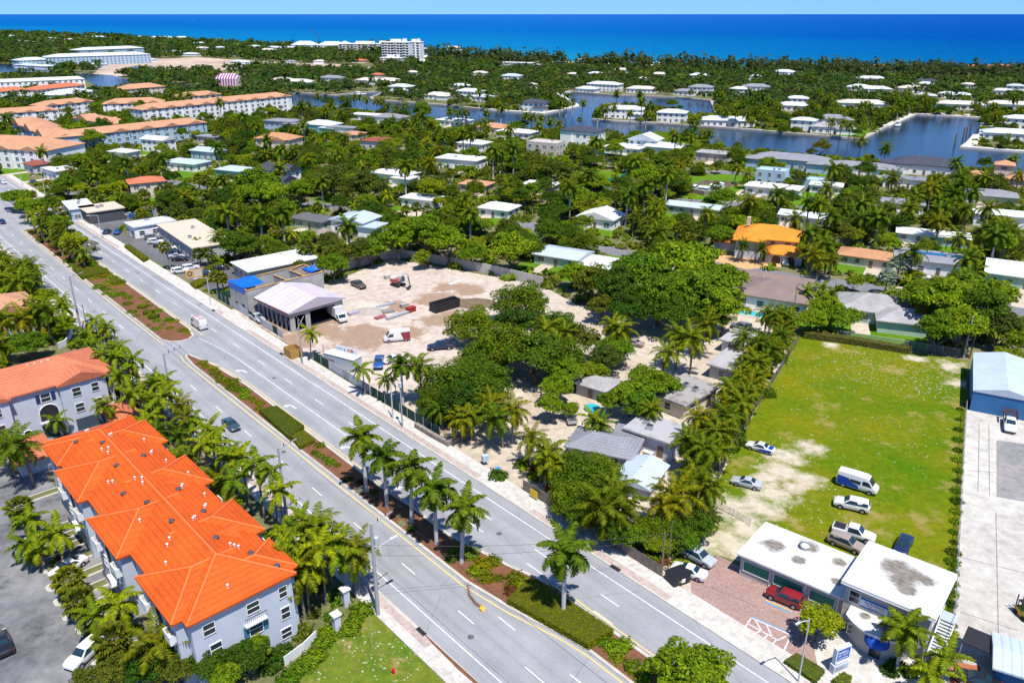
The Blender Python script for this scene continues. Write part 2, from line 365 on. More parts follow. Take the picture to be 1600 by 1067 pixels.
g_conc = ground('concrete_slab', (0.50, 0.475, 0.43), (0.40, 0.375, 0.34), 0.06, 0.5, dark=(0.13, 0.62, (0.27, 0.25, 0.22)))
g_lawn = ground('mown_lawn', (0.075, 0.165, 0.008), (0.10, 0.19, 0.012), 0.1, 0.8)
g_street = ground('street_asphalt', (0.15, 0.15, 0.165), (0.19, 0.19, 0.20), 0.08, 0.8)
g_brick = ground('brick_paving', (0.29, 0.19, 0.165), (0.34, 0.23, 0.20), 0.1, 2.2)
g_strip = ground('pale_brick_strip', (0.43, 0.35, 0.31), (0.36, 0.29, 0.26), 0.12, 1.6)
g_drive = ground('pale_driveway', (0.50, 0.42, 0.33), (0.44, 0.37, 0.29), 0.1, 0.8)
g_mulch = ground('mulch', (0.19, 0.085, 0.045), (0.145, 0.07, 0.04), 0.4, 2.5)
shoplot = pts([(136, 347), (228, 334), (233, 341), (190, 353), (196, 369), (245, 364), (303, 396), (345, 420), (372, 418), (372, 440), (345, 462), (300, 440)])
sheet('shop_car_park', shoplot, 0.028, g_asph_dark); KEEP.append(shoplot)
lot2 = pts([(300, 440), (345, 462), (372, 440), (400, 422), (450, 412), (460, 425), (410, 440), (360, 470), (340, 470), (318, 450)])
resid_lot = [road(166, 33), road(44, 12), road(44, -30), road(170, -30)]
sheet('townhouse_car_park', [road(131, 17), road(28, 17), road(28, -40), road(131, -40)], 0.026, g_asph_pale)
sheet('townhouse_courtyard', [road(160, 30), road(131, 30), road(131, -40), road(160, -40)], 0.028, g_asph_pale)
KEEP.append([road(166, 42), road(28, 42), road(28, -40), road(166, -40)])
forecourt = [road(45, 70.2), road(27.5, 70.2), at(1290, 1012), at(1262, 948), at(1190, 902), at(1122, 868), at(1078, 900)]
sheet('brick_forecourt', forecourt, 0.034, g_brick)
apron = [road(28, 70.55), road(12, 70.55), at(1500, 1120), at(1470, 1010), at(1440, 990), at(1300, 985), at(1262, 960)]
sheet('office_apron', apron, 0.036, g_conc)
yard = [at(1509, 640), at(1700, 640), at(1750, 1067), at(1530, 1067), at(1486, 1010), at(1500, 800)]
sheet('concrete_yard', yard, 0.03, g_conc); KEEP.append(yard)
for A_, B_ in (((1500, 870), (1640, 905)), ((1509, 735), (1556, 738)), ((1530, 660), (1528, 770)), ((1545, 662), (1546, 775)), ((1497, 955), (1590, 985)), ((1556, 800), (1560, 1000))):
    o = ribbon('slab_joint', pts([A_, B_]), .12, .02, .036, ground('joint_%d' % A_[0], (.2, .18, .16), (.27, .25, .22), 1, 2)); o['kind'] = 'structure'
sheet('yard_asphalt_patch', pts([(1557, 688), (1680, 705), (1690, 800), (1557, 776)]), 0.042, ground('patched_asphalt', (0.2, 0.2, 0.2), (0.28, 0.26, 0.25), 0.15, 0.8, dark=(0.2, 0.6, (0.09, 0.085, 0.08))))
sheet('yard_brick_patch', pts([(1487, 1034), (1530, 1040), (1538, 1067), (1560, 1100), (1480, 1100)]), 0.042, ground('red_clay_paving', (0.36, 0.13, 0.07), (0.30, 0.11, 0.06), 0.2, 1.0))
corner_lawn = [at(525, 990), at(548, 968), road(69, 38.6), road(49, 38.6), at(645, 1100), at(440, 1100), at(490, 1020)]
sheet('corner_lawn', corner_lawn, 0.03, ground('patchy_lawn', (0.07, 0.14, 0.01), (0.14, 0.16, 0.02), 0.15, 0.8, dark=(0.35, 0.54, (0.24, 0.17, 0.06))))
sheet('lot_driveway', [road(49, 38.7), road(30, 38.7), road(30, 26), road(44, 26)], 0.036, g_asph_pale)
for L in ([(895, 271), (955, 267), (978, 272), (930, 291), (868, 289)], [(1062, 300), (1130, 293), (1196, 287), (1150, 316), (1070, 312)], [(1055, 277), (1130, 272), (1190, 266), (1182, 283), (1070, 293)],
          [(1230, 306), (1296, 312), (1285, 333), (1238, 326)], [(1255, 508), (1300, 490), (1445, 515), (1452, 548), (1330, 531)], [(1395, 455), (1450, 452), (1460, 470), (1400, 468)], [(254, 269), (326, 264), (322, 282), (270, 280)],
          [(0, 290), (5, 262), (40, 258), (48, 305), (30, 300)], [(490, 309), (528, 305), (522, 320), (494, 322)], [(1200, 432), (1260, 440), (1262, 449), (1195, 440)], [(925, 404), (960, 398), (1000, 402), (960, 412)],
          [(1300, 213), (1345, 216), (1375, 204), (1350, 205)], [(1150, 240), (1165, 236), (1175, 255), (1160, 262)], [(550, 385), (570, 380), (575, 398), (556, 402)]):
    P = pts(L); sheet('lawn', P, 0.03, g_lawn); KEEP.append(P)
def street(P, w, name='street', mat=None, z=0.034):
    P = pts(P); o = ribbon(name, P, w, z - 0.02, z, mat or g_street); o['kind'] = 'structure'
    for i in range(len(P) - 1):
        d = (P[i + 1] - P[i]); n = Vector((-d.y, d.x, 0)).normalized() * (w / 2 + 0.3)
        KEEP.append([P[i] + n, P[i + 1] + n, P[i + 1] - n, P[i] - n])
street([(885, 384), (940, 389), (990, 399), (1062, 408), (1125, 416), (1200, 428), (1300, 442), (1400, 455), (1500, 470), (1640, 493)], 7.5)
street([(935, 302), (965, 291), (1000, 277), (1045, 268), (1110, 268), (1200, 274)], 8)
street([(985, 304), (1020, 310), (1070, 314), (1130, 318), (1200, 322), (1260, 326)], 7)
street([(470, 317), (550, 327), (600, 338), (660, 347), (705, 352)], 7)
street([(822, 348), (832, 378)], 9)
street([(98, 304), (130, 299), (200, 292), (262, 284), (350, 302)], 6.5)
street([(1535, 362), (1580, 368), (1660, 374)], 7)
street([(392, 243), (470, 240), (530, 243), (560, 238)], 7)
sheet('driveway', pts([(1115, 408), (1135, 388), (1165, 390), (1225, 396), (1228, 417), (1165, 421)]), 0.044, ground('tan_paving', (0.50, 0.30, 0.14), (0.55, 0.34, 0.17), 0.2, 1.0))
KEEP.append(pts([(1115, 408), (1135, 388), (1165, 390), (1225, 396), (1228, 417), (1165, 421)]))
for L in ([(1130, 420), (1195, 428), (1195, 440), (1140, 436)], [(1395, 448), (1430, 450), (1425, 465), (1385, 458)], [(620, 330), (668, 328), (662, 345), (610, 338)], [(1133, 312), (1160, 295), (1165, 300), (1150, 316)], [(415, 245), (440, 235), (452, 243), (430, 250)], [(1575, 460), (1640, 465), (1640, 490), (1580, 478)],
          [(1155, 478), (1190, 470), (1185, 500), (1150, 515)], [(1350, 425), (1362, 412), (1372, 415), (1365, 440)]):
    sheet('driveway', pts(L), 0.044, g_drive); KEEP.append(pts(L))
dune = pts([(145, 116), (163, 101), (230, 93), (310, 90), (420, 97), (530, 101), (600, 108), (590, 114), (500, 112), (430, 107), (370, 108), (300, 116), (215, 114), (180, 121)])
sheet('cleared_ground', dune, 0.04, ground('cleared_earth', (0.50, 0.40, 0.31), (0.36, 0.27, 0.21), 0.01, 0.06)); KEEP.append(dune)
# ---------------------------------------------------------------- the avenue
m, nt, b = base('avenue_asphalt', 0.85, 0.2)
f = ramp(nt, noise(nt, 0.5, 6, stretch=(0.03, 1.0, 1), rough=0.6), [(0.3, (0.235, 0.238, 0.25)), (0.7, (0.305, 0.305, 0.315))])
f = mix(nt, 1.0, f, ramp(nt, noise(nt, 0.12, 6, rough=0.7), [(0.3, 0.84), (0.7, 1.08)]), 'MULTIPLY')
f = mix(nt, 1.0, f, ramp(nt, noise(nt, 9.0, 3), [(0.3, 0.86), (0.7, 1.1)]), 'MULTIPLY')
vo = nt.nodes.new('ShaderNodeTexVoronoi'); vo.feature = 'DISTANCE_TO_EDGE'; vo.inputs['Scale'].default_value = 0.13
tcn = nt.nodes.new('ShaderNodeTexCoord'); mpn = nt.nodes.new('ShaderNodeMapping'); mpn.inputs['Scale'].default_value = (0.45, 1, 1)
nt.links.new(tcn.outputs['Object'], mpn.inputs[0]); nt.links.new(mpn.outputs[0], vo.inputs['Vector'])
f = mix(nt, ramp(nt, vo.outputs['Distance'], [(0.0, 0.45), (0.006, 0.0)]), f, (0.12, 0.12, 0.125))
sp = nt.nodes.new('ShaderNodeSeparateXYZ'); nt.links.new(tcn.outputs['Object'], sp.inputs[0]); mq = nt.nodes.new('ShaderNodeMapRange'); mq.inputs['From Min'].default_value = -67; mq.inputs['From Max'].default_value = -41; nt.links.new(sp.outputs['Y'], mq.inputs['Value'])
def lane(bv): return (67 - bv) / 26
st_ = [(0.0, 0.9)]                                  # oil and tyre marks down the middle of each lane
for bv in (63.5, 60.5, 57.3, 48.3, 44.9): st_ += [(lane(bv + 1.2), 1.0), (lane(bv), 0.84), (lane(bv - 1.2), 1.0)]
f = mix(nt, ramp(nt, noise(nt, 0.3, 5, stretch=(0.15, 1, 1)), [(0.3, 0.2), (0.7, 1.0)]), f, mix(nt, 1.0, f, ramp(nt, mq.outputs[0], st_), 'MULTIPLY'))
f = mix(nt, ramp(nt, noise(nt, 0.07, 3, stretch=(0.5, 1.6, 1), rough=0.3), [(0.66, 0.0), (0.67, 0.5)]), f, (0.19, 0.19, 0.2))
nt.links.new(f, b.inputs['Base Color']); asphalt = m
ave = obj('avenue', None, None, (0, 0, 0), RA); ave['kind'] = 'structure'
def rl(a, b, z=0.0): return (a, -b, z)
def rsheet(name, P, z, mat, parent=ave): return sheet(name, [rl(a, b) for a, b in P], z, mat, None, parent)
rsheet('carriageway', [(12, 41.3), (12, 66.9), (420, 66.9), (420, 41.3)], 0.05, asphalt)
KEEP.append([road(5, 36), road(5, 71.5), road(420, 71.5), road(420, 36)])
rsheet('side_street', [(166, 41.31), (160, 34), (160, -40), (172, -40), (172, 30), (186, 41.31)], 0.046, g_street)
m, nt, b = base('road_paint_white', 0.6, 0.3)
nt.links.new(ramp(nt, noise(nt, 1.6, 6, rough=0.75), [(0.32, (0.34, 0.34, 0.35)), (0.56, (0.66, 0.66, 0.66))]), b.inputs['Base Color']); white_p = m
m, nt, b = base('road_paint_yellow', 0.6, 0.3)
nt.links.new(ramp(nt, noise(nt, 1.6, 6, rough=0.75), [(0.32, (0.40, 0.36, 0.26)), (0.55, (0.62, 0.44, 0.13))]), b.inputs['Base Color']); yell_p = m
def line(name, P, w, mat, z=0.058):
    b = MB()
    for i in range(len(P) - 1):
        (a0, b0), (a1, b1) = P[i], P[i + 1]; d = math.hypot(a1 - a0, b1 - b0); na, nb = -(b1 - b0) / d * w / 2, (a1 - a0) / d * w / 2
        b.poly([rl(a0 + na, b0 + nb, z), rl(a1 + na, b1 + nb, z), rl(a1 - na, b1 - nb, z), rl(a0 - na, b0 - nb, z)])
    return b.build(name, mat, ave)
line('edge_line', [(15, 43.2), (164, 43.2)], 0.15, white_p); line('edge_line', [(188, 43.2), (400, 43.2)], 0.15, white_p)
line('edge_line', [(15, 65.05), (420, 65.05)], 0.15, white_p)
line('turn_lane_line', [(107, 59.1), (154, 59.1), (162, 58.6), (171, 57.4)], 0.14, white_p)
line('median_line', [(172, 50.0), (305, 50.0)], 0.2, yell_p); line('median_line', [(172, 58.75), (300, 58.75)], 0.2, yell_p)
line('median_line', [(15, 53.1), (47, 53.1), (51, 52.6), (58, 51.0), (66, 49.95), (160, 49.95), (164, 50.6)], 0.22, yell_p)
line('median_line', [(15, 58.6), (54, 58.9), (60, 58.4), (65, 57.1), (76, 55.2), (92, 55.3), (140, 55.6), (154, 54.6), (163, 52.0)], 0.2, yell_p)
def dashes(bv, a0, a1, ph=0.0):
    me = MB().poly([(-1.55, -0.075, 0), (1.55, -0.075, 0), (1.55, 0.075, 0), (-1.55, 0.075, 0)]).mesh('lane_dash', white_p)
    a = a0 + ph
    while a < a1: obj('lane_dash', me, ave, rl(a, bv, 0.058)); a += 12.2
dashes(46.65, 24, 150, 12.6); dashes(46.65, 190, 400); dashes(49.65, 24, 60, 8.5)
dashes(61.95, 20, 420, 7.0); dashes(59.1, 20, 104, 5.5); dashes(53.9, 172, 172)
line('stop_line', [(163, 37.5), (172, 34.5)], 0.5, white_p)
def arrow(a, b, flip=1):
    """A painted left-turn arrow."""
    P = [(0, -0.12), (-1.3, -0.12), (-2.0, 0.1), (-2.35, 0.55), (-2.35, 0.75), (-2.75, 0.75), (-2.1, 1.45), (-1.45, 0.75), (-1.95, 0.75), (-1.9, 0.55), (-1.7, 0.3), (-1.25, 0.16), (0, 0.16)]
    m_ = MB().poly([(-x * flip, y * flip * 1.0, 0) for x, y in P]); m_.build('turn_arrow', white_p, ave).location = rl(a, b, 0.058)
for a in (146, 125, 104.5, 88): arrow(a, 57.4)
kerb_m = plain('kerb_concrete', (0.44, 0.41, 0.36), 0.85, 0.25, 0.5)
walk_m = ground('pale_pavement', (0.52, 0.49, 0.445), (0.46, 0.43, 0.39), 0.1, 0.9)
def median(name, P):
    """A kerbed island: raised kerb ring and mulch inside."""
    W = [rl(a, b) for a, b in P]
    o = obj(name, None, ave)
    b = MB(); n = len(W); c = Vector((sum(p[0] for p in W) / n, sum(p[1] for p in W) / n, 0))
    In = []
    for i in range(n):
        p, q, r = Vector(W[i - 1]), Vector(W[i]), Vector(W[(i + 1) % n])
        t = ((q - p).normalized() + (r - q).normalized()).normalized(); nn = Vector((-t.y, t.x, 0))
        if nn.dot(c - q) < 0 and abs(nn.dot((c - q).normalized())) > 0.02: nn = -nn
        In.append(q + nn * 0.45)
    for i in range(n):
        j = (i + 1) % n
        A0, B0 = Vector(W[i]), Vector(W[j])
        b.add([(A0.x, A0.y, 0.02), (B0.x, B0.y, 0.02), (B0.x, B0.y, 0.2), (A0.x, A0.y, 0.2), (In[j].x, In[j].y, 0.2), (In[i].x, In[i].y, 0.2), (In[j].x, In[j].y, 0.1), (In[i].x, In[i].y, 0.1)],
              [(0, 1, 2, 3), (3, 2, 4, 5), (5, 4, 6, 7)])
    b.build('kerb', kerb_m, o)
    sheet('mulch_bed', In, 0.16, g_mulch, None, o)
    return o
median('planted_median', [(15, 53.6), (47, 53.6), (51, 53.1), (58, 51.6), (66, 50.55), (100, 50.5), (157, 50.5), (161.5, 50.9), (163.5, 51.6), (163, 52.3), (160, 53.0), (154, 54.2), (140, 55.1), (92, 54.85), (76, 54.75), (65, 56.6), (60, 57.9), (54, 58.4), (15, 58.1)])
median('planted_median', [(173, 51.5), (175, 50.6), (180, 50.5), (300, 50.5), (304, 51.2), (305, 53), (304, 57), (300, 58.2), (200, 58.3), (178, 58.2), (173, 57.2), (171.5, 55.5), (171.5, 53.5)])
def walk(name, P, mat, z1):
    b = MB(); b.prism([(a, -bb) for a, bb in P], 0.0, z1); return b.build(name, mat, ave)
walk('kerb', [(12, 66.9), (12, 67.25), (420, 67.25), (420, 66.9)], kerb_m, 0.17)
walk('brick_strip', [(12, 67.25), (12, 68.3), (420, 68.3), (420, 67.25)], g_strip, 0.15)
walk('pavement', [(12, 68.3), (12, 70.5), (420, 70.5), (420, 68.3)], walk_m, 0.162)
walk('pavement_crossing', [(28.4, 66.92), (28.4, 70.6), (46.5, 70.6), (46.5, 66.92)], walk_m, 0.176)
for a0, a1 in ((72, 84), (168, 182), (186, 260)): walk('pavement_crossing', [(a0, 67.2), (a0, 70.4), (a1, 70.4), (a1, 67.2)], walk_m, 0.179)
for a0, a1 in ((12, 164), (190, 420)):
    walk('kerb', [(a0, 41.3), (a0, 40.95), (a1, 40.95), (a1, 41.3)], kerb_m, 0.17)
    walk('brick_strip', [(a0, 40.95), (a0, 39.9), (a1, 39.9), (a1, 40.95)], g_strip, 0.15)
    walk('pavement', [(a0, 39.9), (a0, 38.6), (a1, 38.6), (a1, 39.9)], walk_m, 0.162)
walk('pavement_crossing', [(30, 38.7), (30, 41.28), (60, 41.28), (60, 38.7)], walk_m, 0.178)
joint_m = plain('pavement_joint', (0.28, 0.26, 0.23), 0.9)
jm = MB().box(-0.02, 0.02, -0.98, 0.98, 0, 0.004).mesh('pavement_joint', joint_m)
for a in np.arange(30, 130, 1.9): obj('pavement_joint', jm, ave, rl(a, 69.5, 0.177 if 28.4 < a < 46.5 or 72 < a < 84 else 0.161))
for a in np.arange(40, 100, 1.9): obj('pavement_joint', jm, ave, rl(a, 39.25, 0.160 if a > 60 else 0.176), scale=(1, 0.65, 1))
inlet = MB().box(-0.8, 0.8, -0.28, 0.28, 0, 0.012).mesh('storm_drain', plain('dark_iron', (0.02, 0.02, 0.022), 0.7))
for a, b_ in ((62.5, 41.1), (150, 67.15), (186, 67.1), (55, 67.1)): obj('storm_drain', inlet, ave, rl(a, b_, 0.176))
rsheet('dirt_streak', [(44, 41.2), (52, 41.22), (58, 41.18), (63.5, 41.2), (60, 40.9), (55, 40.72), (50, 40.85), (44, 40.7)], 0.184, g_mulch)
mh = MB().tube([(0, 0, 0), (0, 0, 0.008)], 0.4, 16).mesh('manhole_cover', plain('manhole_iron', (0.10, 0.095, 0.09), 0.7))
for a, b_ in ((58, 45.0), (83, 63.4), (112, 48.4), (140, 60.4), (71, 60.6), (205, 45), (230, 63.5), (44, 47.9)): obj('manhole_cover', mh, ave, rl(a, b_, 0.053))
# a fallen frond with its yellow sheath lies on the road beside the median
# ================================================================ BUILDINGS
YARD = []
PROT = []                       # where each house shows in the photograph, so that fill trees leave it in sight
ROOFS = {
    'W': stained('white_roof', (0.60, 0.60, 0.585), (0.36, 0.35, 0.33), 0.62, 0.75, 0.15), 'P': tiles('pale_tile_roof', (0.55, 0.545, 0.525)), 'M': seams('blue_white_metal_roof', (0.42, 0.49, 0.56)), 'N': seams('white_metal_roof', (0.56, 0.60, 0.63)),
    'D': tiles('slate_roof', (0.055, 0.06, 0.085), 0.3), 'T': tiles('tan_tile_roof', (0.46, 0.235, 0.115)), 'S': tiles('salmon_tile_roof', (0.52, 0.155, 0.075)), 'O': tiles('orange_tile_roof', (0.66, 0.235, 0.02)),
    'B': tiles('brown_shingle_roof', (0.225, 0.165, 0.145), 0.25), 'G': tiles('grey_shingle_roof', (0.34, 0.33, 0.32), 0.25, 0.3), 'K': plain('dark_flat_roof', (0.10, 0.10, 0.11), 0.8), 'R': tiles('red_brown_roof', (0.26, 0.075, 0.05)),
    'C': tiles('peach_tile_roof', (0.50, 0.255, 0.145)), 'Y': stained('buff_gravel_roof', (0.52, 0.45, 0.345), (0.40, 0.345, 0.27), 0.5, 0.75), 'L': tiles('lead_grey_roof', (0.24, 0.245, 0.27), 0.3), 'Q': tiles('warm_white_tile_roof', (0.58, 0.53, 0.47)), 'F': tiles('flame_orange_tile_roof', (0.62, 0.09, 0.006), 0.36, 0.3)}
WALLS = {
    'W': plain('white_render', (0.74, 0.74, 0.73), 0.8, 0.12), 'C': plain('cream_render', (0.58, 0.51, 0.41), 0.8, 0.12), 'B': plain('pale_blue_render', (0.34, 0.46, 0.56), 0.8, 0.12), 'G': plain('grey_render', (0.36, 0.36, 0.37), 0.8, 0.14),
    'K': plain('dark_render', (0.07, 0.07, 0.08), 0.7), 'T': plain('mint_render', (0.36, 0.47, 0.36), 0.8), 'P': plain('pink_render', (0.58, 0.42, 0.38), 0.8), 'U': plain('turquoise_render', (0.12, 0.40, 0.42), 0.8), 'V': plain('violet_white_render', (0.5, 0.5, 0.56), 0.8, 0.12), 'Z': plain('bare_block_wall', (0.34, 0.335, 0.325), 0.9, 0.22, 0.5), 'E': plain('beige_render', (0.44, 0.40, 0.36), 0.8, 0.14)}
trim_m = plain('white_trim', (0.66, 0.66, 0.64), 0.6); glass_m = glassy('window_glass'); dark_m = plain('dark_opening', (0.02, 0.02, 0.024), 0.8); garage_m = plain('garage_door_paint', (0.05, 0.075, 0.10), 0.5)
wood_m = plain('raw_timber', (0.42, 0.25, 0.11), 0.8, 0.25); metal_m = plain('galvanised_metal', (0.42, 0.43, 0.45), 0.45, 0.15, metal=0.3); black_m = plain('black_paint', (0.022, 0.022, 0.025), 0.55)
WIN = {}
def winmesh(w, h, far):
    k = (round(w, 2), round(h, 2), far)
    if k in WIN: return WIN[k]
    f = MB(); t = 0.09; d = 0.1
    for x0, x1, z0, z1 in ((-w/2 - t, w/2 + t, h, h + t), (-w/2 - t, w/2 + t, -t, 0), (-w/2 - t, -w/2, 0, h), (w/2, w/2 + t, 0, h), (-w/2, w/2, h/2 - 0.04, h/2 + 0.04)): f.box(x0, x1, -d, 0.02, z0, z1)
    if w > 1.6: f.box(-0.05, 0.05, -d, 0.02, 0, h)
    if far:
        f.box(-w/2, w/2, -0.05, 0.02, 0, h, 1); WIN[k] = (f.mesh('window', [trim_m, glass_m]), None)
    else:
        WIN[k] = (f.mesh('window', trim_m), MB().box(-w/2, w/2, -0.05, 0.02, 0, h).mesh('pane', glass_m))
    return WIN[k]
def window(par, side, x, z, w, h, off, far=False):
    """A window on side 0 front(-y) 1 +x 2 +y 3 -x of its house, at x along that side, off from the centre."""
    me, pane = winmesh(w, h, far); a = (0, PI/2, PI, -PI/2)[side]
    p = Vector((x, -off - 0.004, z)); p.rotate(Matrix.Rotation(a, 3, 'Z'))
    o = obj('window', me, par, p, a)
    if pane: obj('pane', pane, o)
    return o
def rface(P, side_h=0.22):
    return P
def hip(mb, x0, x1, y0, y1, z, slope, axis='x', ends=(1, 1), th=0.25, mi=0):
    """A pitched roof over the rectangle: ends 1 = hipped, 0 = gable; returns the ridge ends."""
    if axis == 'x': half = (y1 - y0) / 2; r = half * slope
    else: half = (x1 - x0) / 2; r = half * slope
    if axis == 'x':
        ym = (y0 + y1) / 2; e0 = min(half, (x1 - x0) / 2 - 0.05) if ends[0] else 0; e1 = min(half, (x1 - x0) / 2 - 0.05) if ends[1] else 0
        A, B = (x0 + e0, ym, z + r), (x1 - e1, ym, z + r)
    else:
        xm = (x0 + x1) / 2; e0 = min(half, (y1 - y0) / 2 - 0.05) if ends[0] else 0; e1 = min(half, (y1 - y0) / 2 - 0.05) if ends[1] else 0
        A, B = (xm, y0 + e0, z + r), (xm, y1 - e1, z + r)
    c = [(x0, y0, z), (x1, y0, z), (x1, y1, z), (x0, y1, z)]; lo = [(p[0], p[1], z - th) for p in c]
    v = c + [A, B] + lo
    if axis == 'x': fs = [(0, 1, 5, 4), (2, 3, 4, 5), (1, 2, 5), (3, 0, 4)]
    else: fs = [(1, 2, 5, 4), (3, 0, 4, 5), (0, 1, 4), (2, 3, 5)]
    fs += [(6, 7, 1, 0), (7, 8, 2, 1), (8, 9, 3, 2), (9, 6, 0, 3), (9, 8, 7, 6)]
    mb.add(v, fs, mi)
    return A, B, c
def flat(mb, x0, x1, y0, y1, z, th=0.35): mb.box(x0, x1, y0, y1, z, z + th)
def facing(loc, ang, side):
    a = ang + (-PI/2, 0, PI/2, PI)[side]; n = Vector((math.cos(a), math.sin(a)))
    return n.dot(Vector((-loc.x, -loc.y)).normalized())
def clear(loc, ang, w, d, grow=1.2):
    c, s = math.cos(ang), math.sin(ang); P = []
    for x, y in ((-1, -1), (1, -1), (1, 1), (-1, 1)):
        X, Y = x * (w / 2 + grow), y * (d / 2 + grow); P.append(Vector((loc.x + X * c - Y * s, loc.y + X * s + Y * c, 0)))
    KEEP.append(P)
AC_ME = MB().box(-.55, .55, -.45, .45, 0, .8).box(-.5, .5, -.4, .4, .8, .84, 1).mesh('air_conditioner', [metal_m, dark_m])
pipe = MB(); pipe.tube([(0, 0, -0.1), (0, 0, 0.34)], 0.1, 8); pipe.tube([(0, 0, 0.3), (0, 0, 0.42)], 0.15, 8); pipe_me = pipe.mesh('vent_pipe', trim_m)
NA = rad(147)
def house(u, v, w, d, h, roof, rc, wc, label, ang=None, cat='house', phrase=None, slope=0.36, wings=(), wincol=True, door=True, name='house', oh=0.6, extra=None, loc=None, storeys=None, group=None, keep=True):
    """A house about the ground point (u, v): w along its street, d deep, walls h high. wings: (x, y, w, d, h, roof)."""
    ang = NA if ang is None else ang; loc = loc or at(u, v); dist = loc.length
    if name in ('house', 'villa') and facing(loc, ang, 0) < 0: ang += PI          # the front looks towards the avenue
    t = thing(name, loc, ang, label, cat, group); kk = 1.0
    if name in ('house', 'villa') and dist > 230: kk = .85 if name == 'house' else .78; w, d = w * kk, d * kk; wings = [(a * kk, b * kk, c * kk, e * kk, f, g) for a, b, c, e, f, g in wings]
    far = dist > 260; big = dist > 900
    rm = ROOFS[rc] if isinstance(rc, str) else rc; wm = WALLS[wc] if isinstance(wc, str) else wc
    blocks = [(0, 0, w, d, h, roof)] + list(wings)
    wall = MB(); rf = MB(); ridge = []
    for i, (x, y, bw, bd, bh, br) in enumerate(blocks):
        e = 0.003 * i
        wall.box(x - bw/2 + e, x + bw/2 - e, y - bd/2 + e, y + bd/2 - e, -0.2, bh)
        X0, X1, Y0, Y1 = x - bw/2 - oh + e, x + bw/2 + oh - e, y - bd/2 - oh + e, y + bd/2 + oh - e
        if br[0] in 'hg':
            ax = 'x' if bw >= bd else 'y'
            if len(br) > 1: ax = br[1]
            if br[0] == 'g':
                A, B, c = hip(rf, X0, X1, Y0, Y1, bh + e, slope, ax, (0, 0))
                r = (bd if ax == 'x' else bw) / 2 * slope
                for sgn in (-1, 1):
                    if ax == 'x': wall.poly([(x + sgn * bw/2, y - bd/2, bh), (x + sgn * bw/2, y + bd/2, bh), (x + sgn * bw/2, y, bh + r)][::sgn])
                    else: wall.poly([(x + bw/2, y + sgn * bd/2, bh), (x - bw/2, y + sgn * bd/2, bh), (x, y + sgn * bd/2, bh + r)][::sgn])
            else: A, B, c = hip(rf, X0, X1, Y0, Y1, bh + e, slope, ax)
        elif br == 'p':                                              # flat roof behind a parapet
            rf.box(x - bw/2 + 0.2, x + bw/2 - 0.2, y - bd/2 + 0.2, y + bd/2 - 0.2, bh - 0.4, bh - 0.1)
            for (q0, q1, q2, q3) in ((x - bw/2, x + bw/2, y - bd/2, y - bd/2 + 0.25), (x - bw/2, x + bw/2, y + bd/2 - 0.25, y + bd/2), (x - bw/2, x - bw/2 + 0.25, y - bd/2 + 0.25, y + bd/2 - 0.25), (x + bw/2 - 0.25, x + bw/2, y - bd/2 + 0.25, y + bd/2 - 0.25)):
                wall.box(q0, q1, q2, q3, bh + 0.003, bh + 0.35)
        else: flat(rf, X0, X1, Y0, Y1, bh + e)
    wall.build('wall', wm, t); r_o = rf.build('roof', rm, t)
    if 90 < dist < 460 and name in ('house', 'shop_building', 'low_building'):
        fl = roof[0] in 'fp'
        for i in range(2 if fl else 1):
            if fl: obj('air_conditioner', AC_ME, r_o, (random.uniform(-.3, .3) * w, random.uniform(-.3, .3) * d, h + (.33 if roof == 'f' else -.1)), random.uniform(0, .3))
            else: obj('vent_pipe', pipe_me, r_o, (random.uniform(-.2, .2) * w, 0, h + min(w, d) / 2 * slope))
    ns = storeys or max(1, round(h / 3.2))
    if wincol and not big:
        did = False
        for side in range(4):
            if facing(loc, ang, side) < 0.12: continue
            ln = (w, d, w, d)[side]; off = (d, w, d, w)[side] / 2
            for s_ in range(ns):
                zb = 0.95 + s_ * (h - 0.2) / ns
                n = max(1, int(ln / 3.6)); skip = None
                if s_ == 0 and door and not did and ln > 5: skip = n // 2; did = True
                for k in range(n):
                    x = (k + 0.5) * ln / n - ln / 2
                    if k == skip:
                        a = (0, PI/2, PI, -PI/2)[side]; p = Vector((x, -off - 0.03, 0.0)); p.rotate(Matrix.Rotation(a, 3, 'Z'))
                        dm = WIN.get('door')
                        if dm is None: dm = WIN['door'] = MB().box(-0.5, 0.5, -0.06, 0.03, 0, 2.1).mesh('door', plain('door_paint', (0.16, 0.11, 0.08), 0.5))
                        obj('door', dm, t, p, a)
                        continue
                    hh = random.choice((1.2, 1.3)); ww = random.choice((1.2, 1.6, 1.9)) if ln / n > 2.6 else 1.0
                    window(t, side, x, zb, ww, min(hh, (h - 0.2) / ns - 1.25), off, far)
    rise = min(w, d) / 2 * slope if roof[0] in 'hg' else .4; cs = [px(loc + Matrix.Rotation(ang, 3, 'Z') @ Vector((x * w/2, y * d/2, z))) for x in (-1, 1) for y in (-1, 1) for z in (h * .5, h + rise)]
    PROT.append((min(c[0] for c in cs), max(c[0] for c in cs), min(c[1] for c in cs), max(c[1] for c in cs), loc.length))
    if name == 'house' and 185 < dist < 600:
        sg = -1 if facing(loc, ang, 0) > 0 else 1; R3 = Matrix.Rotation(ang, 3, 'Z'); YARD.append(1); zz = .004 + .0003 * len(YARD); yd = min(11, 4 + dist * .016)
        def loc_(x, y): return loc + R3 @ Vector((x, y, 0))
        P = [loc_(-w/2 - 3, sg * d/2), loc_(w/2 + 3, sg * d/2), loc_(w/2 + 3, sg * (d/2 + yd)), loc_(-w/2 - 3, sg * (d/2 + yd))]
        if sg < 0: P = P[::-1]
        xd = random.uniform(-.35, .35) * w; sheet('lawn', P, zz, g_lawn if random.random() < .6 else g_base); KEEP.append(P)
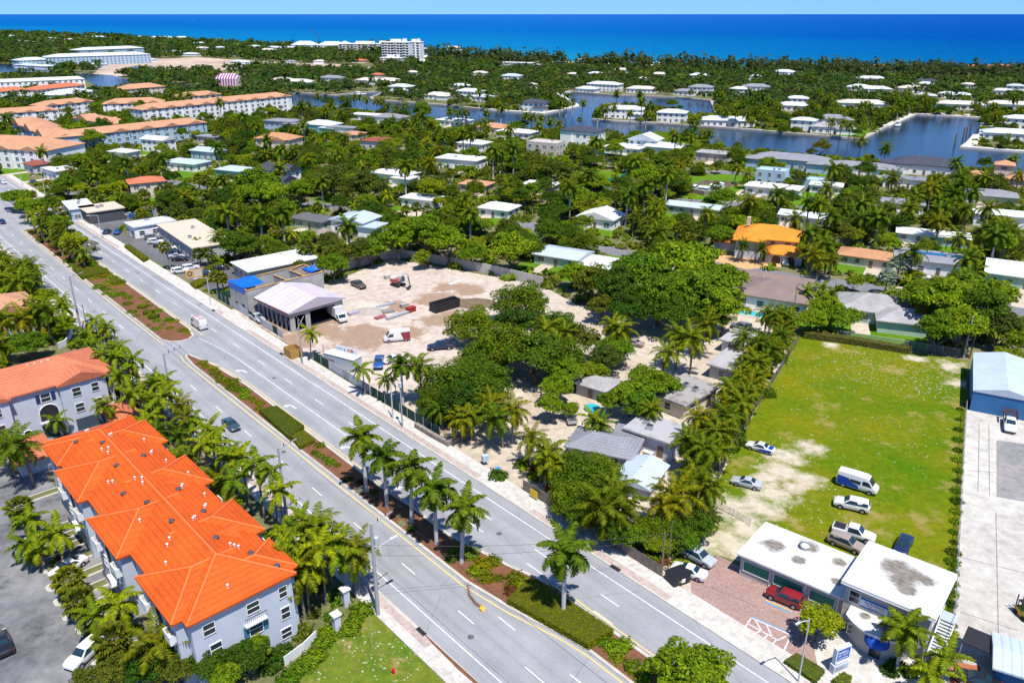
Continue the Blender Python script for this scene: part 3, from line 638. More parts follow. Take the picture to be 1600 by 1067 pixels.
        sheet('driveway', [loc_(xd - 2, sg * d/2), loc_(xd + 2, sg * d/2), loc_(xd + 2, sg * (d/2 + yd)), loc_(xd - 2, sg * (d/2 + yd))], zz + .022, g_drive)
    if phrase: mark(phrase, loc)
    if keep: clear(loc, ang, w, d)
    if extra: extra(t, dist)
    return t
# ---------------------------------------------------------------- the flame-orange townhouse block
TA = rad(133.0); td = Vector((math.cos(TA), math.sin(TA), 0)); tr_ = Vector((td.y, -td.x, 0))
TL, TW, TH = 51.0, 11.6, 9.3
t1c = Vector((-33.6, 65.4, 0)) + td * TL / 2 + tr_ * TW / 2
T1 = thing('townhouse_block', t1c, TA, 'long three-storey townhouse block under a flame-orange tiled roof', 'townhouse'); mark('the flame-orange townhouse block', t1c)
wl = MB(); rf = MB(); caps = MB()
town_w = plain('blue_grey_render', (0.44, 0.47, 0.53), 0.8, 0.1, 0.3); cap_m = plain('ridge_tile', (0.66, 0.155, 0.04), 0.8, 0.15)
wl.box(-TL/2, TL/2, -TW/2, TW/2, -0.2, TH)
def capline(mb, A, B, r=0.13):
    A, B = Vector(A), Vector(B); n = max(1, int((B - A).length / 0.45))
    mb.tube([A + (B - A) * t / n + Vector((0, 0, 0.03)) for t in (0, n)], r, 6)
def roofblock(rf, x0, x1, y0, y1, z, sl, axis, ends, valley=None):
    A, B, c = hip(rf, x0, x1, y0, y1, z, sl, axis, ends)
    capline(caps, A, B)
    if axis == 'x':
        if ends[0]: capline(caps, c[0], A); capline(caps, c[3], A)
        if ends[1]: capline(caps, c[1], B); capline(caps, c[2], B)
    else:
        if ends[0]: capline(caps, c[0], A); capline(caps, c[1], A)
        if ends[1]: capline(caps, c[2], B); capline(caps, c[3], B)
SL = 0.37
roofblock(rf, -TL/2 - 0.5, TL/2 + 0.5, -TW/2 - 0.5, TW/2 + 0.5, TH, SL, 'x', (1, 1))
bays = ((-19.5, 9.4, 1.1), (-4.2, 9.8, 1.5), (11.0, 9.4, 1.2), (21.0, 6.4, 0.5))
for x, bw, pr in bays:
    wl.box(x - bw/2, x + bw/2, TW/2 - 0.5, TW/2 + pr, -0.2, TH - 0.003)
    roofblock(rf, x - bw/2 - 0.5, x + bw/2 + 0.5, -2.0, TW/2 + pr + 0.5, TH + 0.01, SL, 'y', (0, 1))
for x, bw, pr in ((-21.5, 6.0, 0.8), (-11.5, 8.0, 1.3), (3.5, 8.4, 1.3), (18.5, 8.0, 1.0)):
    wl.box(x - bw/2, x + bw/2, -TW/2 - pr, -TW/2 + 0.5, -0.2, TH - 0.003)
    roofblock(rf, x - bw/2 - 0.5, x + bw/2 + 0.5, -TW/2 - pr - 0.5, 2.2, TH + 0.012, SL, 'y', (1, 0))
wl.build('wall', town_w, T1); T1r = rf.build('roof', ROOFS['F'], T1); caps.build('ridge_tiles', cap_m, T1r)
# mauve gablets, vents and pipes on the roof
gab_m = plain('mauve_render', (0.33, 0.26, 0.30), 0.8)
for x in (-14.8, 0.2):
    z0 = TH + 0.7
    g = MB(); y0 = -TW/2 + 1.6
    g.add([(x - 1.7, y0, z0), (x + 1.7, y0, z0), (x, y0, z0 + 0.95), (x, y0 + 2.9, z0 + 0.95)], [(0, 1, 2)], 1)
    g.add([(x - 1.95, y0 - 0.2, z0 - 0.02), (x, y0 - 0.2, z0 + 1.05), (x, y0 + 3.1, z0 + 1.05), (x - 1.95, y0 + 0.4, z0 - 0.02)], [(0, 1, 2, 3)], 0)
    g.add([(x + 1.95, y0 - 0.2, z0 - 0.02), (x, y0 - 0.2, z0 + 1.05), (x, y0 + 3.1, z0 + 1.05), (x + 1.95, y0 + 0.4, z0 - 0.02)], [(3, 2, 1, 0)], 0)
    g.build('gablet', [ROOFS['F'], gab_m], T1r)
def roofz(x, y):
    z = TH + min(TW/2 + 0.5 - abs(y), TL/2 + 0.5 - abs(x)) * SL
    for bx, bw, pr in bays:
        if abs(x - bx) < bw/2 + 0.5 and y > -2: z = max(z, TH + min(bw/2 + 0.5 - abs(x - bx), TW/2 + pr + 0.5 - y) * SL)
    for bx, bw, pr in ((-21.5, 6.0, 0.8), (-11.5, 8.0, 1.3), (3.5, 8.4, 1.3), (18.5, 8.0, 1.0)):
        if abs(x - bx) < bw/2 + 0.5 and y < 2.2: z = max(z, TH + min(bw/2 + 0.5 - abs(x - bx), y + TW/2 + pr + 0.5) * SL)
    return z
dome = MB(); dome.tube([(0, 0, -0.1), (0, 0, 0.18), (0, 0, 0.26), (0, 0, 0.3)], [0.36, 0.36, 0.22, 0.02], 12); dome_me = dome.mesh('roof_vent', plain('vent_dark', (0.06, 0.06, 0.07), 0.6), True)
for x, y in ((-20.5, -3.6), (-16, -1.6), (-9.5, 1.0), (-9, -3.0), (-3, 1.6), (-2.2, -2.6), (1.8, 2.9), (8.6, 1.4), (9.4, -2.4), (16, 0.8), (20.5, 3.2), (-24, -5.0)): obj('roof_vent', dome_me, T1r, (x, y, roofz(x, y)))
for x, y in ((-19, -2.9), (-18.6, -2.6), (-18.2, -2.3), (-24, 0.8), (-13, 3), (-12.2, 2.4), (-11, -1), (-10.6, -1.4), (-8, -3.6), (-7.6, -3.9), (-6, 3.6), (-1.8, -3.2), (-1.3, -3.5), (1, 0.6), (2, 0.3), (3, 0.9), (5.5, 3), (6, 3.4), (7, -4.5), (10, -3.6), (10.5, -3.9), (12.5, 1.2), (13.5, 0.8), (14.2, 1.5), (17, -0.5), (17.4, -0.9), (21.5, 1.4), (22, 1.0), (-15.5, 4.2), (-4.5, -5), (1.5, -5.4), (15, -4.4)): obj('vent_pipe', pipe_me, T1r, (x, y, roofz(x, y)))
shut_m = plain('teal_shutter', (0.05, 0.16, 0.22), 0.6); rail_m = plain('balcony_iron', (0.05, 0.05, 0.055), 0.5)
def balcony(par, side, x, z, w, off, dp=1.1, solid=None):
    a = (0, PI/2, PI, -PI/2)[side]; p = Vector((x, -off, z)); p.rotate(Matrix.Rotation(a, 3, 'Z'))
    b = MB(); b.box(-w/2, w/2, -dp, -0.005, -0.18, 0); o = b.build('balcony', trim_m, par, loc=p, rz=a)
    r = MB()
    if solid: r.box(-w/2, w/2, -dp, -dp + 0.12, 0.003, 1.0); r.box(-w/2, -w/2 + 0.12, -dp + 0.12, -0.01, 0.003, 1.0); r.box(w/2 - 0.12, w/2, -dp + 0.12, -0.01, 0.003, 1.0)
    else:
        r.box(-w/2, w/2, -dp, -dp + 0.05, 0.95, 1.02)
        n = int(w / 0.22)
        for i in range(n + 1): xx = -w/2 + 0.02 + (w - 0.04) * i / n; r.box(xx - 0.015, xx + 0.015, -dp + 0.01, -dp + 0.04, 0.0, 0.95)
    r.build('railing', solid or rail_m, o); return o
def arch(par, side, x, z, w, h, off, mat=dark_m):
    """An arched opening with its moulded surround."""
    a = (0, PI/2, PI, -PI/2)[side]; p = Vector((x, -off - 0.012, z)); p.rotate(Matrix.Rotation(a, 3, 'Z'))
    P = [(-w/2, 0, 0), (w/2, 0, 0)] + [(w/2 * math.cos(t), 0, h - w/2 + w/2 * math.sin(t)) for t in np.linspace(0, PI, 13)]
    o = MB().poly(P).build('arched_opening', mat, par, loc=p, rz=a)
    b = MB(); Q = [(w/2 + 0.02, -0.04, 0)] + [((w/2 + 0.02) * math.cos(t), -0.04, h - w/2 + (w/2 + 0.02) * math.sin(t)) for t in np.linspace(0, PI, 13)] + [(-w/2 - 0.02, -0.04, 0)]
    b.tube(Q, 0.1, 5); b.build('arch_moulding', trim_m, o); return o
def garage(par, side, x, w, off, h=2.3, mat=garage_m):
    a = (0, PI/2, PI, -PI/2)[side]; p = Vector((x, -off - 0.02, 0)); p.rotate(Matrix.Rotation(a, 3, 'Z'))
    b = MB(); n = 4
    for i in range(n): b.box(-w/2, w/2, -0.03, 0.02, h * i / n + 0.015, h * (i + 1) / n - 0.015)
    return b.build('garage_door', mat, par, loc=p, rz=a)
for x, bw, pr in bays:                                  # the long west front: stacked bays, arches, balconies (local side 2 = +y)
    o_ = TW/2 + pr
    for z in (3.7, 6.6):
        for dx in ((-2.6, 2.6) if bw > 8 else (0,)): window(T1, 2, -x + dx, z, 1.3, 1.5, o_)
    garage(T1, 2, -x, min(4.8, bw - 2), o_)
    if bw > 8:
        arch(T1, 2, -x, 3.1, 2.4, 5.0, o_); balcony(T1, 2, -x, 3.1, 2.8, o_, 0.9); balcony(T1, 2, -x + 3.4, 6.2, 1.9, o_, 0.7, trim_m); balcony(T1, 2, -x - 3.4, 6.2, 1.9, o_, 0.7, trim_m)
for x in (-12.0, 3.4, 17.0):
    arch(T1, 2, -x, 3.2, 1.9, 4.6, TW/2); garage(T1, 2, -x, 2.6, TW/2); window(T1, 2, -x + 1.7, 6.6, 0.8, 1.3, TW/2)
# the south end (local side 3 = -x)
for y, z, ww, hh in ((-4.6, 3.6, 1.0, 1.5), (-1.0, 3.6, 1.5, 1.5), (3.6, 3.6, 1.2, 1.5), (-4.6, 6.6, 0.9, 1.4), (-1.0, 6.6, 1.4, 1.3), (4.0, 6.6, 1.2, 1.4), (3.2, 0.9, 1.3, 1.4), (-4.4, 0.9, 1.2, 1.3)):
    wo = window(T1, 3, -y, z, ww, hh, TL/2)
for dx in (-1, 1): MB().box(-0.28, 0.28, -0.06, 0.02, 0, 1.5).build('shutter', shut_m, T1, loc=(-TL/2 - 0.02, 1.0 * -1 + dx * 1.15, 3.6), rz=-PI/2)
balcony(T1, 3, 1.0, 5.5, 2.6, TL/2, 0.6)
for x in np.arange(-22, 24, 6.2): window(T1, 0, x, 6.5, 1.3, 1.4, TW/2 + 1.4); window(T1, 0, x, 3.5, 1.3, 1.5, TW/2 + 1.4)
clear(t1c, TA, TL, TW, 2)
# ---------------------------------------------------------------- the salmon townhouse block across the courtyard
def townblock(near_right, L, W, ang, rc, label, phrase, H=9.3, wallm=None, bays=(), front=0):
    """near_right: ground corner; the block runs from it along ang."""
    d = Vector((math.cos(ang), math.sin(ang), 0)); n = Vector((-d.y, d.x, 0)); c = near_right + d * L/2 - n * W/2
    t = thing('townhouse_block', c, ang, label, 'townhouse'); mark(phrase, c); clear(c, ang, L, W, 1.5)
    wl = MB(); rf = MB(); wl.box(-L/2, L/2, -W/2, W/2, -0.2, H); hip(rf, -L/2 - 0.5, L/2 + 0.5, -W/2 - 0.5, W/2 + 0.5, H, SL, 'x')
    wm = wallm or town_w
    for x, bw, pr in bays:
        wl.box(x - bw/2, x + bw/2, W/2 - 0.4, W/2 + pr, -0.2, H - 0.003); hip(rf, x - bw/2 - 0.4, x + bw/2 + 0.4, -1, W/2 + pr + 0.4, H + 0.012, SL, 'y', (0, 0))
        r = (bw/2) * SL; wl.poly([(x + bw/2, W/2 + pr, H), (x - bw/2, W/2 + pr, H), (x, W/2 + pr, H + r)])
    wl.build('wall', wm, t); rf.build('roof', ROOFS[rc], t)
    return t
T2n = at(172, 577, 9.3); T2n.z = 0
ta2 = rad(133 + 90)
T2 = townblock(T2n, 44, 13, ta2, 'S', 'three-storey townhouse block with salmon roof and navy shutters across the courtyard', 'the salmon-roofed townhouse block', bays=((-17, 7.4, 1.0), (-2, 7.4, 1.0), (13, 7.4, 1.0)))
navy_m = plain('navy_shutter', (0.02, 0.035, 0.10), 0.6)
for x in (-20.0, -17, -11.2, -7.4, -2, 3.4, 7.6, 13, 18):
    bay = x in (-17, -2, 13); o_ = 6.5 + (1.0 if bay else 0)
    if bay:
        for z in (3.6, 6.6):
            window(T2, 2, -x - 1.2, z, 1.3, 1.5, o_)
            window(T2, 2, -x + 1.8, z, 1.1, 1.5, o_)
        garage(T2, 2, -x, 4.6, o_)
    elif abs(x) in (11.2, 7.6, 18.0, 20.0):
        window(T2, 2, -x, 6.7, 1.4, 1.4, o_)
        for s_ in (-1, 1): MB().box(-0.3, 0.3, -0.06, 0.02, 0, 1.5).build('shutter', navy_m, T2, loc=(x + s_ * 1.2, 6.52, 6.65), rz=PI)
        arch(T2, 2, -x, 3.2, 3.0, 2.9, o_); balcony(T2, 2, -x, 3.15, 3.4, o_, 0.9); garage(T2, 2, -x, 3.0, o_)
    else: arch(T2, 2, -x, 0, 1.2, 2.5, o_)
for y in (-3, 0.5, 4): window(T2, 3, y, 6.6, 1.2, 1.4, 22); window(T2, 3, y, 3.6, 1.2, 1.5, 22)
for i in range(4): obj('vent_pipe', pipe_me, T2, (-14 + i * 1.1, 0.6, 11.3))
T3 = townblock(at(58, 476, 6.5) * 1 - Vector((0, 0, 6.5)), 40, 12, rad(133 + 90), 'C', 'peach-roofed townhouse half hidden among palms by the avenue', 'the peach-roofed townhouse', H=6.5, bays=((-14, 7, 0.8),))
window(T3, 3, 1, 4.4, 1.2, 1.3, 20)
# single-storey porch roofs between the blocks
for u, v, w_, d_, lab in ((197, 668, 11, 4, 'low salmon-tiled carport roof behind the orange townhouse block'), (52, 722, 8, 5, 'low orange-tiled garage roof beside the big coconut palm')):
    house(u, v, w_, d_, 2.6, 'h', 'S', 'V', lab, ang=TA, cat='carport', name='carport', wincol=False, keep=False)
# ---------------------------------------------------------------- the white office with the blue awning
OA = rad(140.3 - 180)                              # local +x runs down the avenue, +y away from it
od = Vector((math.cos(OA), math.sin(OA), 0)); on = Vector((-od.y, od.x, 0))
off_w = plain('office_render', (0.40, 0.375, 0.345), 0.85, 0.12); roof_w = None
def blotched(name, blobs, z):
    m, nt, b = base(name, 0.75, 0.1); c = ramp(nt, noise(nt, 1.5, 6, stretch=(0.4, 2.5, 1)), [(0.3, (0.46, 0.455, 0.44)), (0.6, (0.6, 0.595, 0.58))])
    k = blobmask(nt, blobs, 1.8, 0.5, z, 0.5); st_ = ramp(nt, noise(nt, 2.5, 5, stretch=(0.5, 2, 1)), [(0.35, (0.1, 0.09, 0.075)), (0.65, (0.26, 0.235, 0.2))])
    nt.links.new(mix(nt, k, c, st_), b.inputs['Base Color']); return m
O2 = Vector((38.7, 75.4, 0)) + od * 5.0 + on * 4.9           # centre of the two-storey block
OFF = thing('office_building', O2, OA, 'white flat-roofed office with green panels and a blue entrance awning', 'building'); mark('the white flat-roofed office', O2); clear(O2 - od * 6, OA, 30, 13, 1)
b = MB(); b.box(-4.6, 4.6, -4.4, 4.4, -0.2, 6.2); b.build('upper_wall', off_w, OFF)
b = MB(); b.box(-5.1, 5.1, -4.95, 4.95, 6.2, 6.5); OR = b.build('upper_roof', blotched('office_upper_roof', [(-0.9, 1.6, 2.2), (1.0, 1.2, 2.0), (0.4, -0.4, 2.0), (2.6, 1.4, 1.5), (1.2, -1.6, 1.4)], 6.5), OFF)
b = MB(); b.box(-5.14, 5.14, -4.99, 4.99, 6.1, 6.197); b.build('fascia', trim_m, OR)
LW = 13.2                                           # the single-storey wing with green panels
b = MB(); b.box(-4.6 - LW, -4.604, -3.6, 4.4, -0.2, 3.2); b.build('wing_wall', off_w, OFF)
b = MB(); b.box(-4.6 - LW - 0.45, -4.61, -4.1, 4.9, 3.2, 3.45); WR = b.build('wing_roof', blotched('office_wing_roof', [(-15.2, 0.4, 1.9), (-11.6, 3.2, 1.8), (-11.6, -0.4, 1.0), (-7.5, 2.5, 1.2), (-6.4, -1.5, 0.9)], 3.45), OFF)
b = MB(); b.tube([(0, 0, 0), (0, 0, 0.35)], [0.55, 0.5], 14); b.tube([(0, 0, 0.35), (0, 0, 0.5)], [0.75, 0.2], 14); b.build('roof_fan', trim_m, WR, True, loc=(-12.0, 2.6, 3.45))
green_m = plain('green_panel', (0.008, 0.16, 0.105), 0.5, 0.1)
for x, w_ in ((-15.6, 3.4), (-11.4, 3.7), (-7.2, 3.0)):
    p = MB().box(-w_/2, w_/2, -0.06, 0, 0, 1.5).build('green_panel', green_m, OFF, loc=(x, -3.605, 1.0))
    f = MB()
    for q in ((-w_/2 - 0.08, w_/2 + 0.08, 1.5, 1.58), (-w_/2 - 0.08, w_/2 + 0.08, -0.08, 0.0), (-w_/2 - 0.08, -w_/2, 0, 1.5), (w_/2, w_/2 + 0.08, 0, 1.5)): f.box(q[0], q[1], -0.1, 0, q[2], q[3])
    f.build('panel_frame', trim_m, p)
for x in (-9.3, -5.3): MB().box(-0.1, 0.1, -0.08, 0, 0, 3.1).build('downpipe', trim_m, OFF, loc=(x, -3.6, 0.0))
window(OFF, 0, -3.5, 3.9, 1.1, 1.5, 4.4); window(OFF, 0, 1.3, 3.7, 1.2, 1.5, 4.4); window(OFF, 0, 2.8, 3.7, 1.2, 1.5, 4.4); window(OFF, 1, -2.4, 3.7, 0.9, 1.4, 4.6)
window(OFF, 1, 2.6, 0.9, 1.2, 1.2, 4.6)
# curved lower front with its own roof
n = 14; arc = [(-3.2 + 6.6 * i / n, -4.4 - 3.0 * math.sin(PI * min(1, 0.12 + 0.82 * i / n)) ** 0.75) for i in range(n + 1)]
foot = [(3.4, -4.397), (-3.2, -4.397)] + arc
b = MB(); b.prism(foot, -0.2, 3.0); b.build('curved_front_wall', off_w, OFF)
big = [(x + (0.45 if x > 0.2 else -0.45), y - 0.45) for x, y in arc]; b = MB(); b.prism([(3.9, -4.398), (-3.7, -4.398)] + big, 3.0, 3.3); b.build('curved_front_roof', blotched('office_front_roof', [(0.6, -5.4, 1.3), (2.0, -5.8, 1.3), (-1.8, -5.2, 0.8)], 3.3), OFF)
aw = MB(); R_ = 1.35; k = 12
for i in range(k):
    t0, t1 = PI * i / k, PI * (i + 1) / k
    for j in range(5):
        p0, p1 = PI/2 * j / 5, PI/2 * (j + 1) / 5
        def S(t, p): return (R_ * math.cos(t), -R_ * math.sin(t) * math.cos(p) * 1.0, 1.05 * math.sin(p))
        aw.poly([S(t0, p0), S(t1, p0), S(t1, p1), S(t0, p1)])
aw.build('blue_awning', plain('blue_canvas', (0.008, 0.06, 0.33), 0.7, 0.08), OFF, True, loc=(0.3, -7.2, 2.05))
MB().box(-0.6, 0.6, -0.05, 0, 0, 2.1).build('glass_door', glass_m, OFF, loc=(0.3, -7.36, 0))
win_o = window(OFF, 0, -2.4, 0.9, 1.5, 1.3, 6.25)
# outside stair, tread by tread
st = MB().box(-0.1, 0.1, -2.9, 2.6, 0, 0.25)
for s_ in (-0.75, 0.75):
    b = MB(); b.add([(s_ - 0.05, -3.4, -0.1), (s_ + 0.05, -3.4, -0.1), (s_ + 0.05, 1.2, 2.85), (s_ - 0.05, 1.2, 2.85), (s_ - 0.05, -3.4, 0.25), (s_ + 0.05, -3.4, 0.25), (s_ + 0.05, 1.2, 3.2), (s_ - 0.05, 1.2, 3.2)], [(0, 1, 2, 3), (7, 6, 5, 4), (0, 4, 5, 1), (2, 6, 7, 3), (1, 5, 6, 2), (0, 3, 7, 4)])
    b.build('stair_stringer', trim_m, OFF, loc=(5.75, -1.4, 0))
tread = MB().box(-0.7, 0.7, -0.16, 0.16, 0, 0.06).mesh('stair_tread', plain('grey_concrete_tread', (0.42, 0.45, 0.5), 0.8))
for i in range(14): obj('stair_tread', tread, OFF, (5.75, -4.55 + i * 0.33, 0.18 + i * 0.215))
MB().box(-0.8, 0.8, 0, 1.8, 0, 0.12).build('stair_landing', plain('pale_blue_landing', (0.35, 0.4, 0.47), 0.8), OFF, loc=(5.75, 0.0, 3.1))
b = MB()
for s_ in (-0.76, 0.76):
    b.tube([(5.75 + s_, -4.8, 1.1), (5.75 + s_, -0.2, 4.15), (5.75 + s_, 1.6, 4.15)], 0.03, 5)
    for i in range(6): y = -4.7 + i * 0.95; b.tube([(5.75 + s_, y, 0.2 + max(0, (y + 4.7)) * 0.62), (5.75 + s_, y, 1.12 + (y + 4.7) * 0.66)], 0.02, 4)
b.build('stair_railing', trim_m, OFF)
# the board on the upper wall and its lettering
sg = MB().box(-1.55, 1.55, -0.07, 0, 0, 1.35).build('wall_sign', plain('sign_white', (0.6, 0.64, 0.68), 0.5, 0.05), OFF, loc=(-1.25, -4.41, 3.75))
def marks(par, x0, x1, z0, z1, y, mat, n=9, name='lettering'):
    """A line of print too small to read: strokes of uneven width."""
    r = random.Random(int((x0 + 9) * 97 + z0 * 31)); b = MB(); wd = (x1 - x0) / n
    for i in range(n):
        if r.random() < 0.12: continue
        a = x0 + i * wd; h = r.uniform(0.6, 1.0); k = r.random()
        b.box(a, a + wd * 0.24, y - 0.012, y, z0, z0 + (z1 - z0) * h)
        b.box(a + wd * 0.24, a + wd * 0.75, y - 0.012, y, z0 + (z1 - z0) * (0.0 if k < 0.5 else 0.4), z0 + (z1 - z0) * (0.22 if k < 0.5 else 0.62))
        if k > 0.3: b.box(a + wd * 0.52, a + wd * 0.76, y - 0.011, y, z0, z0 + (z1 - z0) * h * 0.8)
    return b.build(name, mat, par)
navy_t = plain('sign_navy', (0.01, 0.025, 0.12), 0.5); red_t = plain('sign_red', (0.45, 0.03, 0.03), 0.5); blue_t = plain('sign_blue', (0.01, 0.10, 0.32), 0.5, 0.05)
MB().box(-1.5, 1.5, -0.012, 0, 0, 0.3).build('sign_band', blue_t, sg, loc=(0, -0.071, 1.03)); MB().box(-1.5, 1.5, -0.012, 0, 0, 0.16).build('sign_band', blue_t, sg, loc=(0, -0.071, 0.02))
marks(sg, -1.0, 1.2, 0.68, 0.98, -0.071, navy_t, 8)
marks(sg, -0.8, 1.1, 0.42, 0.6, -0.071, red_t, 10); marks(sg, -0.5, 0.6, 0.25, 0.36, -0.071, blue_t, 8)
# ================================================================ BUILDING SITE
LA = RA                                            # the new gabled building stands square to the avenue
lc = at(478, 500); lc = road(155.6, 84.8)
def local_at(t_loc, ang, u, v, z=0):
    p = at(u, v, z) - Vector((t_loc.x, t_loc.y, 0)); c, s = math.cos(-ang), math.sin(-ang)
    return (p.x * c - p.y * s, p.x * s + p.y * c)
lav_m = seams('lavender_underlay', (0.50, 0.44, 0.51), 1.0, 0.6); block_m = WALLS['Z']
# corners from the picture: eave (450,488) near, (395,463) far, (540,463) near at the back
eA, eB, eC = at(449, 490, 5.0), at(395, 465, 5.0), at(541, 465, 5.0)
for q in (eA, eB, eC): q.z = 0
fw = (eA - eB).length; bw_ = (eC - eA).length
lang = math.atan2((eA - eB).y, (eA - eB).x); lcen = eA + (eC - eA) / 2 + (eB - eA) / 2
LV = thing('gabled_building_shell', lcen, lang, 'unfinished grey block building with a lavender underlay gable roof', 'building'); mark('the lavender-roofed building shell', lcen)
lx, ly = fw / 2 - 0.5, bw_ / 2 - 0.7; ly = max(6.5, min(ly, 9))
clear(lcen, lang, 2 * lx, 2 * ly)
rf = MB(); A, B, c = hip(rf, -lx - 0.6, lx + 0.6, -ly - 0.6, ly + 0.6, 5.0, 0.27, 'x', (0, 0)); rf.build('roof', lav_m, LV)
b = MB(); rz = ly * 0.27
for x0, x1, z0, z1 in (): pass
b.box(-lx, lx, ly - 0.25, ly, -0.2, 4.85)                                     # back wall
b.box(-lx, -lx + 0.25, -ly + 0.25, ly - 0.25, -0.2, 4.85)
b.box(-lx, lx, -ly, -ly + 0.25, 3.6, 4.85)                                    # road side: beam over columns
for i in range(8): x = -lx + 0.2 + (2 * lx - 0.4) * i / 7; b.box(x - 0.2, x + 0.2, -ly - 0.02, -ly + 0.27, -0.2, 3.597)
# gable front with a wide opening (towards +x)
b.box(lx - 0.25, lx, -ly + 0.25, -ly + 1.2, -0.2, 4.85); b.box(lx - 0.25, lx, -ly + 4.0, -ly + 5.2, -0.2, 4.85); b.box(lx - 0.25, lx, ly - 2.2, ly - 0.25, -0.2, 4.85)
b.box(lx - 0.25, lx, -ly + 1.2, -ly + 4.0, 3.7, 4.85); b.box(lx - 0.25, lx, -ly + 5.2, ly - 2.2, 3.9, 4.85)
for s_ in (-1, 1): b.poly([(s_ * lx, -ly, 4.85), (s_ * lx, ly, 4.85), (s_ * lx, 0, 4.9 + rz)][::s_])
b.build('wall', block_m, LV)
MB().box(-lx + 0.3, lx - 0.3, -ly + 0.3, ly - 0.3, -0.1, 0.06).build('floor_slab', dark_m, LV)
b = MB(); ss = random.Random(4)
for i in range(7):
    x = -lx + 0.4 + (2 * lx - 0.8) * (i + 0.5) / 7.2
    b.tube([(x - 0.9, -ly + 0.3, 0.1), (x + 0.9, -ly + 0.5, 3.5)], 0.06, 4); b.tube([(x + 0.9, -ly + 0.3, 0.1), (x - 0.6, -ly + 0.5, 3.5)], 0.06, 4)
b.tube([(lx - 0.1, -ly + 1.3, 0.1), (lx - 0.1, -ly + 3.9, 3.6)], 0.07, 4); b.tube([(lx - 0.1, -ly + 3.9, 0.1), (lx - 0.1, -ly + 1.6, 3.6)], 0.07, 4)
b.build('timber_brace', plain('pale_scaffold', (0.40, 0.43, 0.47), 0.6), LV)
b = MB()
for x0, x1, y in ((-lx - 0.62, lx + 0.62, -ly - 0.63),): b.box(x0, x1, y - 0.06, y, 4.62, 4.98)
b.build('fascia_board', plain('brown_fascia', (0.20, 0.07, 0.05), 0.7), LV)
# the roofless block shell behind it
sA, sB, sC = at(373, 440, 7.0), at(378, 425, 7.0), at(508, 409, 7.0)
SH = thing('roofless_building_shell', lcen + Vector((math.cos(lang), math.sin(lang), 0)) * 0 + Vector((-math.sin(lang), math.cos(lang), 0)) * 0 - Vector((math.cos(lang), math.sin(lang), 0)) * (fw / 2 + 5.6) + Vector((-math.sin(lang), math.cos(lang), 0)) * 2.0, lang, 'roofless grey block shell with timber wall plates behind the lavender roof', 'building')
clear(SH.location, lang, 11, 22)
def wallrun(mb, x0, y0, x1, y1, z1, openings=()):
    dx, dy = x1 - x0, y1 - y0; L = math.hypot(dx, dy); ux, uy = dx / L, dy / L; nx, ny = -uy * 0.12, ux * 0.12
    def seg(a, c, za, zb):
        mb.obox(((x0 + ux * (a + c) / 2), (y0 + uy * (a + c) / 2), (za + zb) / 2), (ux * (c - a) / 2, uy * (c - a) / 2, 0), (nx, ny, 0), (0, 0, (zb - za) / 2))
    last = 0
    for a, c, za, zb in openings:
        seg(last, a, -0.1, z1); seg(a, c, zb, z1)
        if za > 0: seg(a, c, -0.1, za)
        last = c
    seg(last, L, -0.1, z1)
b = MB(); Wd, Dp, hz = 4.4, 10.5, 6.6
wallrun(b, -Wd, -Dp, Wd, -Dp, hz, ((2, 3.2, 1, 2.6), (5.4, 6.6, 1, 2.6))); wallrun(b, Wd, -Dp + .12, Wd, Dp, hz, ((3, 4.5, 1, 2.5), (9, 11.5, 0, 2.8), (15, 16.2, 1, 2.6))); wallrun(b, Wd - .12, Dp, -Wd, Dp, hz); wallrun(b, -Wd, Dp - .12, -Wd, -Dp + .12, hz)
wallrun(b, -Wd + .12, 1.5, Wd - .12, 1.5, hz - 0.8); wallrun(b, -Wd + .12, 6.0, Wd - .12, 6.0, hz - 0.5, ((3, 5, 3.5, 5.2),)); wallrun(b, 0, 1.62, 0, 5.88, hz - 1.2)
b.build('wall', block_m, SH)
b = MB()
for x0, y0, x1, y1, z in ((-Wd, -Dp, Wd, -Dp, hz), (Wd, -Dp, Wd, Dp, hz), (Wd, Dp, -Wd, Dp, hz), (-Wd, Dp, -Wd, -Dp, hz), (-Wd, 1.5, Wd, 1.5, hz - 0.8), (-Wd, 6, Wd, 6, hz - 0.5)):
    d = Vector((x1 - x0, y1 - y0, 0)); u = d.normalized(); b.obox(((x0 + x1) / 2, (y0 + y1) / 2, z + 0.1), d / 2, Vector((-u.y, u.x, 0)) * 0.2, (0, 0, 0.09))
for i in range(7): b.tube([(-Wd + 0.3 + i * 1.4, 6.1, hz - 0.3), (-Wd + 0.3 + i * 1.4, Dp - 0.3, hz + 0.25)], 0.09, 4)
for i in range(5): b.tube([(Wd - 0.6, 6.4 + i, 0.1), (Wd - 0.6, 6.4 + i, hz)], 0.07, 4)
b.build('timber_plate', wood_m, SH)
tarp_m = plain('blue_tarpaulin', (0.005, 0.11, 0.56), 0.45, 0.2)
